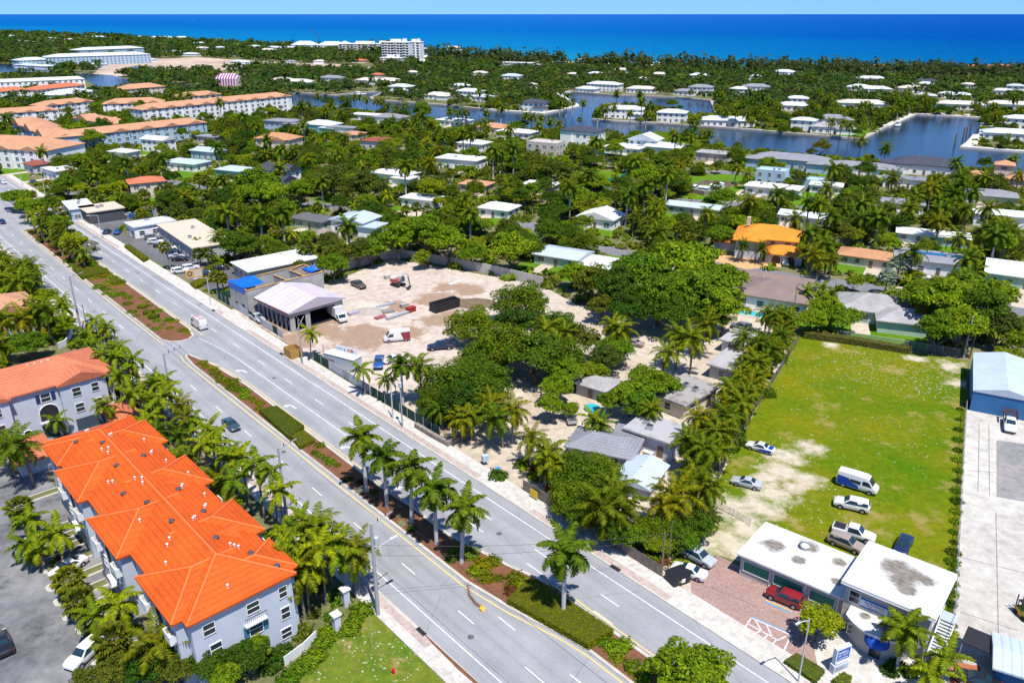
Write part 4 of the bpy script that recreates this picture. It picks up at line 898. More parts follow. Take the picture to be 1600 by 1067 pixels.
def tarp(name, loc, w, d, z, drop, label, rz):
    b = MB(); n = 8; r = random.Random(int(w * 10)); H = [[z + r.uniform(-0.12, 0.22) + 0.35 * math.sin(i * 0.9) * (j / n) for i in range(n + 1)] for j in range(n + 1)]
    P = [(-w/2 + w * i / n, -d/2 + d * j / n, H[j][i] if 0 < j else H[j][i] - 0) for j in range(n + 1) for i in range(n + 1)]
    b.add(P, [(j * (n + 1) + i, j * (n + 1) + i + 1, (j + 1) * (n + 1) + i + 1, (j + 1) * (n + 1) + i) for j in range(n) for i in range(n)])
    for i in range(n):
        x0, x1 = -w/2 + w * i / n, -w/2 + w * (i + 1) / n; b.poly([(x0, -d/2, H[0][i] - drop * r.uniform(0.7, 1.1)), (x1, -d/2, H[0][i + 1] - drop * r.uniform(0.7, 1.1)), (x1, -d/2, H[0][i + 1]), (x0, -d/2, H[0][i])])
    o = b.build(name, tarp_m, None, False, loc=loc, rz=rz); return tag(o, label, 'tarpaulin')
R2 = Matrix.Rotation(lang, 3, 'Z')
tarp('blue_tarpaulin', SH.location + R2 @ Vector((-0.6, -7.6, 0)), 8.0, 6.2, 6.95, 1.6, 'bright blue tarpaulin over the roadside end of the roofless shell', lang)
tarp('blue_tarpaulin', SH.location + R2 @ Vector((1.5, 9.2, 0)), 4.6, 3.0, 7.0, 0.7, 'small blue tarpaulin on the rear corner of the roofless shell', lang)
# block wall round the back of the site
wallm2 = plain('site_wall_render', (0.40, 0.375, 0.34), 0.9, 0.25, 0.2)
def run_wall(name, L, h, t, mat, label, cat, z0=-0.1):
    P = pts(L); o = ribbon(name, P, t, z0, h, mat); return tag(o, label, cat)
run_wall('site_wall', [(470, 447), (497, 434), (555, 418), (612, 405), (625, 403), (700, 415), (780, 431), (848, 448)], 2.7, 0.25, wallm2, 'long grey block wall round the back of the building site', 'wall')
# site office container and its sign board
SO = thing('site_office', at(537, 573), rad(-30), 'pale blue-grey site office cabin with a sign board on its roof', 'cabin'); mark('the pale site office cabin', at(537, 573))
b = MB(); b.box(-3.9, 3.9, -1.3, 1.3, 0.15, 2.75); b.build('body', plain('cabin_paint', (0.36, 0.42, 0.45), 0.6, 0.12), SO); MB().box(-4.0, 4.0, -1.4, 1.4, 2.75, 2.85).build('roof', plain('cabin_roof', (0.58, 0.58, 0.58), 0.6), SO)
sb2 = MB().box(-3.2, 2.6, -0.06, 0.06, 2.9, 4.1).build('sign_board', plain('sign_white', (0.6, 0.6, 0.6)), SO, loc=(0.6, 1.0, 0))
orange_t = plain('sign_orange', (0.5, 0.11, 0.03), 0.5); maroon_t = plain('sign_maroon', (0.2, 0.03, 0.05), 0.5); grey_t = plain('sign_grey', (0.3, 0.3, 0.33), 0.5)
for x, mt in ((-0.6, maroon_t), (0.3, maroon_t), (1.9, grey_t)): marks(sb2, x - 0.4, x + 0.35, 3.15, 3.9, -0.061, mt, 3, 'picture')
MB().tube([(1.1, -0.061, 3.5), (1.1, -0.08, 3.5)], 0.38, 16).build('picture', orange_t, sb2); marks(sb2, -3.0, -1.4, 3.2, 3.85, -0.061, grey_t, 7)
for sg_ in (0,): 
    s_ = MB().box(-0.9, 0.9, -0.04, 0, 0, 0.8).build('notice', plain('notice_lilac', (0.42, 0.38, 0.46)), SO, loc=(-2.0, -1.302, 1.3)); marks(s_, -0.75, 0.75, 0.1, 0.6, -0.04, maroon_t, 9)
# ================================================================ COTTAGES ON THE SANDY LOT
CA = rad(143 - 180)
grey_r = stained('weathered_grey_roof', (0.36, 0.35, 0.36), (0.22, 0.21, 0.21), 0.5, 0.7, 0.4)
house(1026, 697, 8.6, 6.2, 3.2, 'f', grey_r, 'V', 'small pale cottage with a flat grey roof and a red chair outside', CA, phrase='the flat-roofed cottage', oh=0.5)
house(944, 714, 10.5, 6.5, 2.8, 'h', 'L', 'V', 'low grey hip-roofed cottage with a wide grey roof in the sandy lot', CA + 0.25, phrase='the grey hip-roofed cottage', slope=0.42, wings=((3.0, 4.6, 4.5, 4, 2.5, 'f'),))
house(1000, 760, 7.2, 5.2, 2.6, 'gx', 'M', 'V', 'white cottage with a pale metal gable and propped shutters near the avenue', CA + PI/2 + 0.12, phrase='the propped-shutter cottage', slope=0.3)
house(1068, 632, 10.5, 7.0, 2.9, 'f', stained('dirty_grey_roof', (0.30, 0.28, 0.265), (0.12, 0.10, 0.09), 0.5, 0.62, 0.35), 'C', 'cottage with a stained flat grey roof under the coconut palms', CA + PI/2 - 0.15, phrase='the stained flat-roofed cottage')
house(933, 615, 6.2, 5.2, 2.6, 'h', 'G', 'G', 'small grey-roofed hut with a turquoise tub in the sandy lot', CA, phrase='the small grey hut', name='hut', cat='hut')
house(1140, 583, 9, 5, 2.8, 'f', grey_r, 'G', 'narrow grey flat-roofed shed among the palms at the lot edge', CA + PI/2, phrase='the narrow grey shed', name='shed', cat='shed')
house(1152, 545, 7, 4.5, 2.6, 'f', grey_r, 'W', 'dark-roofed store at the back of the sandy lot', CA + PI/2, phrase='the dark-roofed store', name='shed', cat='shed')
def prop(u, v, name, label, cat, parts, rz=0.0, z=0.0):
    t = thing(name, at(u, v, z), rz, label, cat)
    for nm, mb, mt in parts: mb.build(nm, mt, t)
    return t
# props round the cottages
red_m = plain('red_plastic', (0.5, 0.02, 0.02), 0.5)
prop(1046, 713, 'red_chair', 'red garden chair outside the flat-roofed cottage', 'chair', [('seat', MB().box(-.35, .35, -.35, .35, .35, .45), red_m), ('backrest', MB().add([(-.35, .3, .45), (.35, .3, .45), (.35, .6, 1.15), (-.35, .6, 1.15), (-.35, .36, .45), (.35, .36, .45), (.35, .66, 1.15), (-.35, .66, 1.15)], [(0, 1, 2, 3), (7, 6, 5, 4), (0, 3, 7, 4), (1, 5, 6, 2), (3, 2, 6, 7)]), red_m)] + [('leg', MB().box(x - .04, x + .04, y - .04, y + .04, 0, .35), red_m) for x in (-.28, .28) for y in (-.28, .28)], 0.6)
def umbrella(u, v, label, col, r=1.5, h=2.4):
    b = MB(); n = 8; P = [(r * math.cos(2 * PI * i / n), r * math.sin(2 * PI * i / n), h) for i in range(n)] + [(0, 0, h + 0.6)]
    b.add(P, [(i, (i + 1) % n, n) for i in range(n)])
    return prop(u, v, 'patio_umbrella', label, 'umbrella', [('canopy', b, plain(label.split()[0] + '_canvas', col, 0.8)), ('pole', MB().tube([(0, 0, 0), (0, 0, h + 0.6)], 0.03, 6), metal_m)])
umbrella(1072, 704, 'grey patio umbrella beside the flat-roofed cottage', (0.30, 0.34, 0.40), 1.6); umbrella(1057, 697, 'white square awning over the door of the flat-roofed cottage', (0.62, 0.62, 0.62), 1.5)
prop(1012, 716, 'garden_cabinet', 'cream garden cabinet against the flat-roofed cottage', 'cabinet', [('body', MB().box(-.8, .8, -.35, .35, .1, 1.2), plain('cream_paint', (0.55, 0.48, 0.3))), ('top', MB().box(-.9, .9, -.4, .4, 1.2, 1.28), trim_m)], CA)
prop(925, 640, 'plunge_tub', 'turquoise plunge tub beside the small grey hut', 'tub', [('rim', MB().tube([(0, 0, 0), (0, 0, .5)], 1.5, 18), plain('teal_plastic', (0.02, 0.3, 0.33), 0.4)), ('water', MB().tube([(0, 0, .5), (0, 0, .52)], 1.3, 18), plain('pool_water', (0.03, 0.36, 0.42), 0.1))])
prop(894, 664, 'grill', 'grey grill standing on the open sand', 'grill', [('body', MB().box(-.9, .9, -.5, .5, .5, 1.1), metal_m), ('lid', MB().box(-.7, .7, -.45, .45, 1.1, 1.35), plain('dark_lid', (0.08, 0.08, 0.09))), ('stand', MB().box(-.7, .7, -.4, .4, 0, .5), black_m)], 0.2)
prop(758, 726, 'paper_box', 'pale blue box on posts at the sandy driveway', 'box', [('body', MB().box(-.5, .5, -.4, .4, .8, 1.8), plain('pale_blue_box', (0.4, 0.48, 0.56))), ('post', MB().box(-.08, .08, -.08, .08, 0, .8), wood_m)], 0.4)
prop(778, 740, 'paper_box', 'small blue box beside the pale blue one at the driveway', 'box', [('body', MB().box(-.4, .4, -.3, .3, .6, 1.2), plain('mid_blue_box', (0.08, 0.25, 0.45))), ('post', MB().box(-.06, .06, -.06, .06, 0, .6), wood_m)], 0.1)
# ================================================================ THE YARD ON THE RIGHT
bA, bB, bC = at(1522, 609, 4.2), at(1522, 551, 4.2), at(1600, 622, 4.2)
ya = math.atan2((bB - bA).y, (bB - bA).x)
def xy(p): return Vector((p.x, p.y, 0))
ycen = xy(bA) + (xy(bB) - xy(bA)) / 2 + Vector((math.sin(ya), -math.cos(ya), 0)) * 5.2
BS = house(0, 0, (bB - bA).length, 10.4, 4.2, 'gx', 'M', plain('blue_cladding', (0.03, 0.13, 0.30), 0.6, 0.1), 'blue metal shed with a pale ribbed gable roof beside the field', ya, cat='shed', name='metal_shed', phrase='the blue metal shed', slope=0.22, wincol=False, loc=ycen, oh=0.15)
house(1600, 1060, 6, 5, 2.6, 'gx', 'M', plain('blue_cladding', (0.03, 0.13, 0.30)), 'small blue-roofed outbuilding at the bottom of the concrete yard', ya - PI/2, cat='shed', name='metal_shed', wincol=False, slope=0.15, keep=False)
prop(1540, 1032, 'dark_canopy', 'flat dark canopy behind the brick patch in the concrete yard', 'canopy', [('roof', MB().box(-2.6, 2.6, -1.6, 1.6, 2.3, 2.42), black_m)] + [('post', MB().box(x - .05, x + .05, y - .05, y + .05, 0, 2.3), metal_m) for x in (-2.5, 2.5) for y in (-1.5, 1.5)], rad(140))
run_wall('yard_fence', [(1506, 636), (1540, 640), (1600, 646)], 1.8, 0.08, black_m, 'dark screen fence in front of the blue metal shed', 'fence')
# ================================================================ SHOPS ALONG THE AVENUE
SA = rad(40)
def box_b(L, h, rc, wc, label, phrase, oh=0.4, name='shop_building', wins=True, front=None):
    """A flat-roofed building from its roof corners in the picture (near-left, near-right along the road, far-right)."""
    a, b_, c_ = [xy(at(u, v, h)) for u, v in L]
    ang = math.atan2((b_ - a).y, (b_ - a).x); w = (b_ - a).length; n = Vector((-math.sin(ang), math.cos(ang), 0)); d = abs((c_ - a).dot(n)); sgn = 1 if (c_ - a).dot(n) > 0 else -1
    return house(0, 0, w - 2 * oh, d - 2 * oh, h, 'f', rc, wc, label, ang, cat='building', name=name, phrase=phrase, loc=(a + b_) / 2 + n * d / 2 * sgn, oh=oh, wincol=wins)
box_b([(96, 316), (108, 329), (143, 318)], 4.0, 'W', 'B', 'small pale blue flat-roofed shop beyond the tan garage', 'the pale blue shop')
gar = box_b([(120, 324), (136, 334), (193, 324)], 4.0, 'Y', 'K', 'tan-roofed open garage bay among the avenue shops', 'the tan-roofed garage', wins=False)
box_b([(193, 349), (208, 357), (270, 343)], 3.6, 'N', 'W', 'narrow white flat-roofed shop beside the row of parked cars', 'the narrow white shop')
box_b([(244, 352), (300, 390), (303, 342)], 4.2, 'Y', 'G', 'long shop building with a broad buff roof behind the parked cars', 'the buff-roofed shop')
house(432, 425, 20, 11, 3.6, 'h', 'W', 'C', 'long low building with a plain white roof behind the building site', rad(40), phrase='the long white roof', slope=0.18, cat='building', name='low_building')
# ================================================================ HOUSES
H = house
H(232, 306, 15, 11, 6.2, 'h', 'S', 'C', 'cream two-storey house with salmon roof and maroon window frames', rad(30), phrase='the salmon-roofed cream house', slope=0.3, wings=((-8, 3, 8, 8, 3.2, 'h'),))
H(557, 361, 15, 12, 4.6, 'gy', 'M', 'W', 'white house under a broad pale blue metal roof', rad(155), phrase='the pale blue metal-roofed house', slope=0.2, wings=((9.5, -3, 8, 8, 3.4, 'f'),))
H(440, 288, 17, 11, 6.4, 'gx', 'D', 'W', 'white two-storey house with twin slate gables', rad(152), phrase='the twin slate-gabled house', slope=0.45, wings=((8, -9, 12, 9, 4.2, 'gx'),))
H(438, 236, 24, 15, 7.0, 'h', 'T', 'C', 'large two-storey house with a tan hipped roof', rad(160), phrase='the big tan-roofed house', slope=0.36, wings=((6, -7, 9, 6, 7.0, 'gy'),))
H(722, 261, 25, 14, 4.2, 'f', 'W', 'W', 'white flat-roofed house with roof curbs', rad(155), phrase='the white flat-roofed house')
H(618, 283, 22, 12, 3.6, 'f', 'W', 'W', 'low white flat-roofed house with a carport', rad(150), phrase='the low white carport house', wings=((10, -5, 10, 8, 3.0, 'f'),))
H(598, 232, 24, 13, 4.4, 'h', 'R', 'V', 'house with a red-brown and white striped hip roof', rad(158), phrase='the red-brown roofed house', slope=0.25)
H(445, 206, 24, 14, 6.6, 'f', 'L', 'B', 'pale blue two-storey flat-roofed house', rad(155), phrase='the pale blue flat-roofed house', wings=((13, -6, 10, 10, 6.0, 'f'),))
H(505, 205, 24, 15, 4.6, 'h', 'N', 'U', 'turquoise house with a white hip roof', rad(155), phrase='the turquoise house', slope=0.3, wings=((12, -8, 12, 8, 3.4, 'f'),))
H(536, 210, 22, 8, 4.2, 'f', 'L', 'W', 'long white house with a grey flat roof', rad(155), phrase='the long grey flat roof')
H(552, 217, 14, 12, 3.2, 'h', 'C', 'C', 'small peach-roofed house near the canal', rad(155), phrase='the small peach-roofed house', slope=0.22)
H(612, 193, 24, 14, 4.4, 'h', 'L', 'W', 'white house with a grey hip roof by the canal', rad(155), phrase='the grey-roofed canal house', slope=0.3)
H(575, 187, 26, 11, 3.4, 'f', 'W', 'W', 'low white flat-roofed canal house', rad(155), phrase='the low white canal house')
H(911, 226, 24, 16, 8.0, 'h', 'D', 'W', 'tall white house with a wide black hip roof', rad(150), phrase='the black-roofed white house', slope=0.3, wings=((-8, -7, 8, 5, 8.0, 'f'),))
H(853, 241, 20, 13, 6.4, 'p', 'W', 'E', 'boxy modern beige house with a roof terrace', rad(150), phrase='the modern beige house')
H(773, 207, 20, 14, 3.6, 'h', 'C', 'C', 'single-storey house with a wide peach roof', rad(150), phrase='the wide peach roof', slope=0.32)
H(808, 214, 26, 13, 3.4, 'h', 'W', 'W', 'single-storey house with a spreading white roof', rad(150), phrase='the spreading white roof', slope=0.22)
H(742, 233, 18, 13, 3.6, 'h', 'P', 'W', 'white house with a pale tiled roof', rad(150), phrase='the pale-tiled white house', slope=0.25)
H(710, 196, 26, 12, 3.6, 'h', 'W', 'W', 'white-roofed bungalow on the canal bank', rad(150), phrase='the canal-bank bungalow', slope=0.2)
H(1008, 236, 18, 12, 6.4, 'gy', 'N', 'W', 'white two-storey house with a pale metal roof by the canal', rad(150), phrase='the pale metal-roofed canal house', slope=0.35, wings=((14, -3, 22, 12, 3.8, 'gx'), (-8, -8, 12, 8, 3.4, 'f')))
H(975, 240, 22, 9, 3.2, 'f', 'W', 'W', 'long low white wing beside the canal house', rad(150), phrase='the long low white wing')
H(1115, 250, 18, 11, 3.6, 'f', 'G', 'E', 'flat grey-roofed beige bungalow beside the tall hedge', rad(150), phrase='the grey-roofed bungalow')
H(1235, 261, 38, 15, 4.4, 'h', 'L', 'B', 'long modern house with pale blue walls and grey hipped roofs', rad(150), phrase='the long grey hipped house', slope=0.3, wings=((-17, -8, 11, 9, 4.2, 'h'), (17, -9, 12, 9, 4.2, 'h')))
H(1205, 287, 14, 10, 6.0, 'p', 'W', 'B', 'pale blue boxy two-storey house', rad(148), phrase='the boxy pale blue house', wings=((15, 2, 18, 9, 3.4, 'p'),))
H(1208, 304, 24, 11, 3.2, 'f', 'W', 'W', 'low white flat-roofed house with a covered terrace', rad(150), phrase='the white terrace house', wings=((6, -4, 10, 6, 3.6, 'f'),))
H(1345, 271, 30, 13, 3.8, 'h', 'L', 'W', 'single-storey white house with a dark grey roof by the canal', rad(150), phrase='the dark grey-roofed house', slope=0.24, wings=((14, -3, 12, 10, 3.6, 'h'),))
H(1445, 270, 32, 18, 4.6, 'h', 'D', 'W', 'white house with a very wide black roof on the canal', rad(150), phrase='the wide black roof', slope=0.34, wings=((-14, -6, 14, 12, 4.4, 'f'),))
H(1563, 288, 8, 8, 8.6, 'h', 'C', 'P', 'pink house with a small tiled tower on the canal', rad(150), phrase='the pink tower house', slope=0.4, wings=((12, -2, 20, 12, 3.8, 'h'), (-11, -4, 12, 10, 3.6, 'h')))
OH = H(1196, 393, 20, 14, 5.6, 'h', 'O', 'V', 'two-storey pink house with bright orange tiled roofs', rad(158), phrase='the orange-tiled house', slope=0.42, oh=1.0, wings=((7, -10, 12, 8, 3.0, 'h'), (-14, 0, 8, 10, 3.2, 'h'), (-5, -7, 9, 9, 5.6, 'hy'), (9, 3, 9, 9, 4.6, 'h')))
PROT.append((1115, 1235, 388, 424, at(1170, 400).length)); PROT.append((1120, 1300, 412, 444, at(1200, 424).length))
for dx in (4.0, 8.0): arch(OH, 0, dx, 0, 2.6, 2.5, 11.95, plain('garage_brown', (0.09, 0.05, 0.035)))
MB().box(-.5, .5, -.5, .5, 0, 2.6).build('chimney', WALLS['P'], OH, loc=(-6, 1, 7.4))
H(1255, 349, 18, 9, 3.2, 'gx', 'N', 'W', 'white-roofed shed-like house behind the orange-tiled house', rad(150), phrase='the white roof behind the orange one', slope=0.25)
H(1085, 334, 22, 9, 3.2, 'gx', 'M', 'G', 'long house with a plain pale metal roof by the fenced yard', rad(152), phrase='the long pale metal roof', slope=0.2)
H(938, 352, 15, 12, 3.6, 'gy', 'W', 'W', 'white-roofed house with a dark porch among sabal palms', rad(152), phrase='the white-gabled house', slope=0.3)
H(780, 336, 14, 11, 3.2, 'h', 'W', 'W', 'small white-roofed house among dense trees', rad(152), phrase='the small white roof', slope=0.3)
H(958, 428, 17, 10, 3.0, 'h', 'W', 'T', 'low house with a white roof and a blue skylight', rad(150), phrase='the skylight house', slope=0.16)
H(1045, 430, 15, 9, 3.0, 'gx', 'N', 'W', 'pale roof half hidden under the spreading trees', rad(150), phrase='the half-hidden pale roof', slope=0.2)
H(880, 410, 14, 10, 3.0, 'gx', 'M', 'T', 'pale green metal roof showing between the trees', rad(150), phrase='the pale green roof', slope=0.2)
H(1352, 412, 17, 10, 3.0, 'h', 'T', 'C', 'low house with a tan roof behind palms', rad(150), phrase='the low tan-roofed house', slope=0.3)
PH = H(1450, 420, 21, 14, 3.4, 'f', 'L', 'W', 'grey-roofed house with blue pool panels set in its roof', rad(155), phrase='the blue-panelled roof')
bp = plain('solar_blue', (0.005, 0.11, 0.27), 0.25)
for i in range(5): MB().box(-1.45, 1.45, -1.3, 1.3, 0, 0.08).build('roof_panel', bp, PH, loc=(-3.5 + i * 3.0, 2.6, 3.76))
BRH = H(1210, 472, 17, 15, 3.4, 'h', 'B', 'W', 'brown-roofed house with a small pool and a striped awning', rad(152), phrase='the brown-roofed house', slope=0.34, wings=((-4, 9, 22, 8, 3.2, 'h'),))
b = MB(); 
for i in range(7): b.box(-2.0 + i * 0.57, -1.72 + i * 0.57, -1.4, 1.4, 0, 0.06)
b.build('striped_awning', trim_m, BRH, loc=(-11, -3.5, 2.7))
H(1362, 494, 15, 12, 3.2, 'h', 'G', 'T', 'mint house with two joined grey hip roofs behind the field', rad(160), phrase='the grey hip-roofed mint house', slope=0.4, wings=((9, -6.5, 17, 9, 3.1, 'h'),))
H(1588, 440, 18, 16, 3.4, 'gx', 'N', 'T', 'white-roofed house with blue-green trim at the street end', rad(150), phrase='the white-roofed corner house', slope=0.3)
H(1575, 352, 26, 11, 4.2, 'h', 'W', 'W', 'long white house with blue doors beyond the palms', rad(155), phrase='the blue-doored white house', slope=0.2)
H(1455, 378, 24, 9, 3.0, 'h', 'W', 'B', 'low white roof behind the royal palms', rad(155), phrase='the low white roof', slope=0.2)
H(1405, 330, 18, 10, 3.4, 'f', 'L', 'W', 'grey flat roof glimpsed between palms', rad(155), phrase='the glimpsed grey roof')
H(1545, 318, 20, 12, 3.8, 'h', 'L', 'C', 'grey-roofed house below the pink tower house', rad(155), phrase='the grey roof below the tower', slope=0.3)
H(1410, 292, 18, 9, 3.6, 'f', 'L', 'W', 'white house with a flat slate roof behind tall palms', rad(155), phrase='the flat slate roof')
H(490, 354, 17, 9, 3.2, 'h', 'K', 'T', 'mint house with a dark flat roof under the trees', rad(150), phrase='the mint house', slope=0.25)
H(293, 264, 23, 12, 3.6, 'h', 'M', 'W', 'bungalow with a pale blue metal roof near the townhouses', rad(155), phrase='the pale blue bungalow', slope=0.22)
H(327, 247, 18, 10, 4.0, 'gx', 'M', 'B', 'pale blue gabled house near the townhouses', rad(155), phrase='the pale blue gabled house', slope=0.3)
H(368, 276, 16, 11, 3.6, 'h', 'M', 'U', 'teal-walled bungalow with a pale roof', rad(155), phrase='the teal bungalow', slope=0.25)
H(250, 236, 18, 10, 6.4, 'gx', 'W', 'W', 'white two-storey gabled house beside the townhouses', rad(155), phrase='the white gabled house', slope=0.3)
H(196, 247, 15, 10, 3.6, 'h', 'P', 'W', 'small white bungalow with a pale roof', rad(155), phrase='the small white bungalow', slope=0.25)
H(62, 268, 12, 10, 3.8, 'h', 'R', 'V', 'brick-red roofed house by the avenue corner', rad(140), phrase='the brick-red roofed house', slope=0.3)
H(330, 222, 16, 9, 3.2, 'f', 'L', 'G', 'low grey flat-roofed house', rad(155), phrase='the low grey house')
H(95, 278, 16, 10, 4.0, 'f', 'W', 'W', 'white flat house behind the corner palms', rad(140), phrase='the white flat house')
H(660, 322, 16, 9, 3.2, 'f', 'W', 'W', 'white carport house on the curved drive', rad(155), phrase='the curved drive house')
H(845, 300, 15, 10, 3.2, 'f', 'W', 'E', 'plain white flat roof behind the olive trees', rad(155), phrase='the plain white flat roof')
H(745, 298, 14, 10, 3.2, 'h', 'C', 'C', 'small tan-roofed bungalow behind sabal palms', rad(155), phrase='the tan bungalow', slope=0.25)
H(1290, 300, 14, 9, 3.0, 'f', 'W', 'W', 'white flat roof beside the oval lawn', rad(155), phrase='the oval lawn house')
# thatched hut with a pool
b = MB(); n = 12
for r0, z0, r1, z1 in ((4.2, 2.3, 2.6, 3.3), (2.6, 3.3, 0.1, 4.6)):
    b.add([(r0 * math.cos(2*PI*i/n) * 1.4, r0 * math.sin(2*PI*i/n), z0) for i in range(n)] + [(r1 * math.cos(2*PI*i/n) * 1.4, r1 * math.sin(2*PI*i/n), z1) for i in range(n)], [(i, (i+1) % n, n + (i+1) % n, n + i) for i in range(n)])
prop(508, 378, 'thatched_hut', 'brown thatched hut beside a small pool behind the white roof', 'hut', [('thatch', b, plain('thatch', (0.24, 0.20, 0.165), 0.95, 0.3, 0.8))] + [('post', MB().tube([(x, y, 0), (x, y, 2.6)], .12, 6), wood_m) for x in (-3.6, 3.6) for y in (-2.4, 2.4)], rad(150)); ROUND.append((at(508, 378).x, at(508, 378).y, 7)); mark('the thatched hut', at(508, 378))
pool_m = glassy('pool_water_surface', (0.05, 0.36, 0.40), 0.05)
for u, v, w_, d_, lab in ((562, 384, 9, 4, 'turquoise swimming pool beside the thatched hut'), (1172, 490, 7, 3.5, 'small turquoise pool behind the brown-roofed house'), (1365, 322, 8, 4, 'small blue pool among tall palms')):
    P = at(u, v); t = thing('swimming_pool', P, rad(150), lab, 'pool'); MB().box(-w_/2, w_/2, -d_/2, d_/2, 0.0, 0.12).build('water', pool_m, t); ROUND.append((P.x, P.y, 6))
    b = MB()
    for q in ((-w_/2 - 1, w_/2 + 1, -d_/2 - 1, -d_/2), (-w_/2 - 1, w_/2 + 1, d_/2, d_/2 + 1), (-w_/2 - 1, -w_/2, -d_/2, d_/2), (w_/2, w_/2 + 1, -d_/2, d_/2)): b.box(*q, 0.0, 0.16)
    b.build('coping', g_drive, t)
# fenced yard and green site screens
run_wall('timber_fence', [(1068, 300), (1100, 306), (1130, 303), (1142, 290), (1100, 288), (1068, 300)], 1.8, 0.1, plain('grey_timber', (0.22, 0.17, 0.13), 0.9), 'weathered timber fence round the cluttered yard', 'fence'); KEEP.append(pts([(1064, 302), (1132, 308), (1146, 288), (1066, 287)])); mark('the cluttered fenced yard', at(1105, 298))
teal_m = plain('teal_screen', (0.01, 0.20, 0.185), 0.8)
run_wall('site_screen', [(905, 292), (935, 290), (960, 285), (980, 277), (978, 272)], 2.0, 0.08, teal_m, 'teal screen curving along the edge of a bright lawn', 'fence')
run_wall('site_screen', [(932, 244), (975, 249), (1005, 256), (1012, 262), (985, 268)], 1.9, 0.08, plain('dark_green_screen', (0.02, 0.10, 0.085), 0.8), 'dark green screen round the small building plot by the canal', 'fence')
for i, (u, v, col) in enumerate(((1080, 297, (0.5, 0.5, 0.52)), (1100, 300, (0.55, 0.57, 0.6)), (1118, 297, (0.12, 0.25, 0.4)), (1126, 293, (0.5, 0.55, 0.6)), (920, 252, (0.45, 0.05, 0.05)), (952, 254, (0.1, 0.25, 0.5)))):
    lab = ('grey shed in the cluttered fenced yard', 'white gabled shed in the cluttered fenced yard', 'blue store in the cluttered fenced yard', 'pale tank in the cluttered fenced yard', 'red skip on the building plot by the canal', 'blue skip on the building plot by the canal')[i]
    t = thing(('shed', 'shed', 'shed', 'water_tank', 'skip', 'skip')[i], at(u, v), rad(150), lab, ('shed', 'shed', 'shed', 'tank', 'skip', 'skip')[i]); mm = plain('yard_paint_%d' % i, col, 0.6)
    if i < 3: MB().box(-2, 2, -1.5, 1.5, 0, 2).build('wall', mm, t); r_ = MB(); hip(r_, -2.2, 2.2, -1.7, 1.7, 2.0, 0.3, 'x', (0, 0), 0.1); r_.build('roof', ROOFS['N'], t)
    elif i == 3: MB().tube([(0, 0, 0), (0, 0, 1.8), (0, 0, 2.2)], [1.4, 1.4, 0.3], 14).build('tank', mm, t)
    else: MB().add([(-2.2, -1, 0), (2.2, -1, 0), (2.2, 1, 0), (-2.2, 1, 0), (-2.9, -1.1, 1.6), (2.9, -1.1, 1.6), (2.9, 1.1, 1.6), (-2.9, 1.1, 1.6), (-2.4, -1, 1.2), (2.4, -1, 1.2), (2.4, 1, 1.2), (-2.4, 1, 1.2)], [(0, 1, 5, 4), (1, 2, 6, 5), (2, 3, 7, 6), (3, 0, 4, 7), (4, 5, 9, 8), (5, 6, 10, 9), (6, 7, 11, 10), (7, 4, 8, 11), (8, 9, 10, 11)]).build('body', mm, t)
# ================================================================ TOWNHOUSE ESTATE AND CONDOMINIUMS
def longblock(u0, v0, u1, v1, d, h, rc, wc, label, phrase=None, name='townhouse_row', cat='townhouse', slope=0.34, gables=0, roof='h', balc=True):
    """A long row from its front eave line in the picture, deep d, walls h."""
    a, c = xy(at(u0, v0, h)), xy(at(u1, v1, h)); ang = math.atan2((c - a).y, (c - a).x); L = (c - a).length
    n = Vector((-math.sin(ang), math.cos(ang), 0)); cen = (a + c) / 2 + n * d / 2
    t = thing(name, cen, ang, label, cat); clear(cen, ang, L, d, 2); PROT.append((min(u0, u1), max(u0, u1), min(v0, v1) - 6, max(v0, v1) + 10, cen.length))
    if phrase: mark(phrase, cen)
    wl = MB(); rf = MB(); wl.box(-L/2, L/2, -d/2, d/2, -0.2, h)
    if roof == 'h': hip(rf, -L/2 - .6, L/2 + .6, -d/2 - .6, d/2 + .6, h, slope, 'x')
    else: flat(rf, -L/2 - .4, L/2 + .4, -d/2 - .4, d/2 + .4, h)
    for i in range(gables):
        x = -L/2 + L * (i + 0.5) / gables; g = L / gables * 0.3
        wl.box(x - g, x + g, -d/2 - 1, -d/2 + .3, -0.2, h - 0.01); hip(rf, x - g - .5, x + g + .5, -d/2 - 1.5, 1, h + 0.03, slope, 'y', (0, 0), 0.2); wl.poly([(x - g, -d/2 - 1, h - .01), (x + g, -d/2 - 1, h - .01), (x, -d/2 - 1, h + g * slope)])
    wl.build('wall', WALLS[wc], t); rf.build('roof', ROOFS[rc], t)
    ns = max(1, round(h / 3.1)); m_ = int(min(L / 4.5, 26))
    for s_ in range(ns):
        for k in range(m_):
            x = -L/2 + L * (k + 0.5) / m_; ing = False
            if gables:
                q = (x + L/2) % (L / gables) - L / gables / 2; ing = abs(q) < L / gables * 0.3
            window(t, 0, x, 0.9 + s_ * (h - 0.2) / ns, 1.7, 1.5, d/2 + (1.0 if ing else 0), True)
    if facing(cen, ang, 3) > 0.15:
        for s_ in range(ns):
            for k in range(3): window(t, 3, -d/2 + d * (k + .5) / 3, 0.9 + s_ * (h - .2) / ns, 1.6, 1.5, L/2, True)
    return t
lb = longblock
lb(-60, 229, 70, 236, 24, 9, 'C', 'W', 'near white townhouse row with a broad peach roof beside the avenue', 'the near peach townhouse row', gables=3)
lb(20, 190, 76, 216, 16, 9, 'C', 'B', 'short peach-roofed townhouse row facing the avenue', 'the short peach townhouse row', gables=3)
lb(78, 217, 322, 191, 14, 8.5, 'C', 'B', 'very long peach-roofed townhouse row with a bend of trees in front', 'the very long peach townhouse row', gables=6)
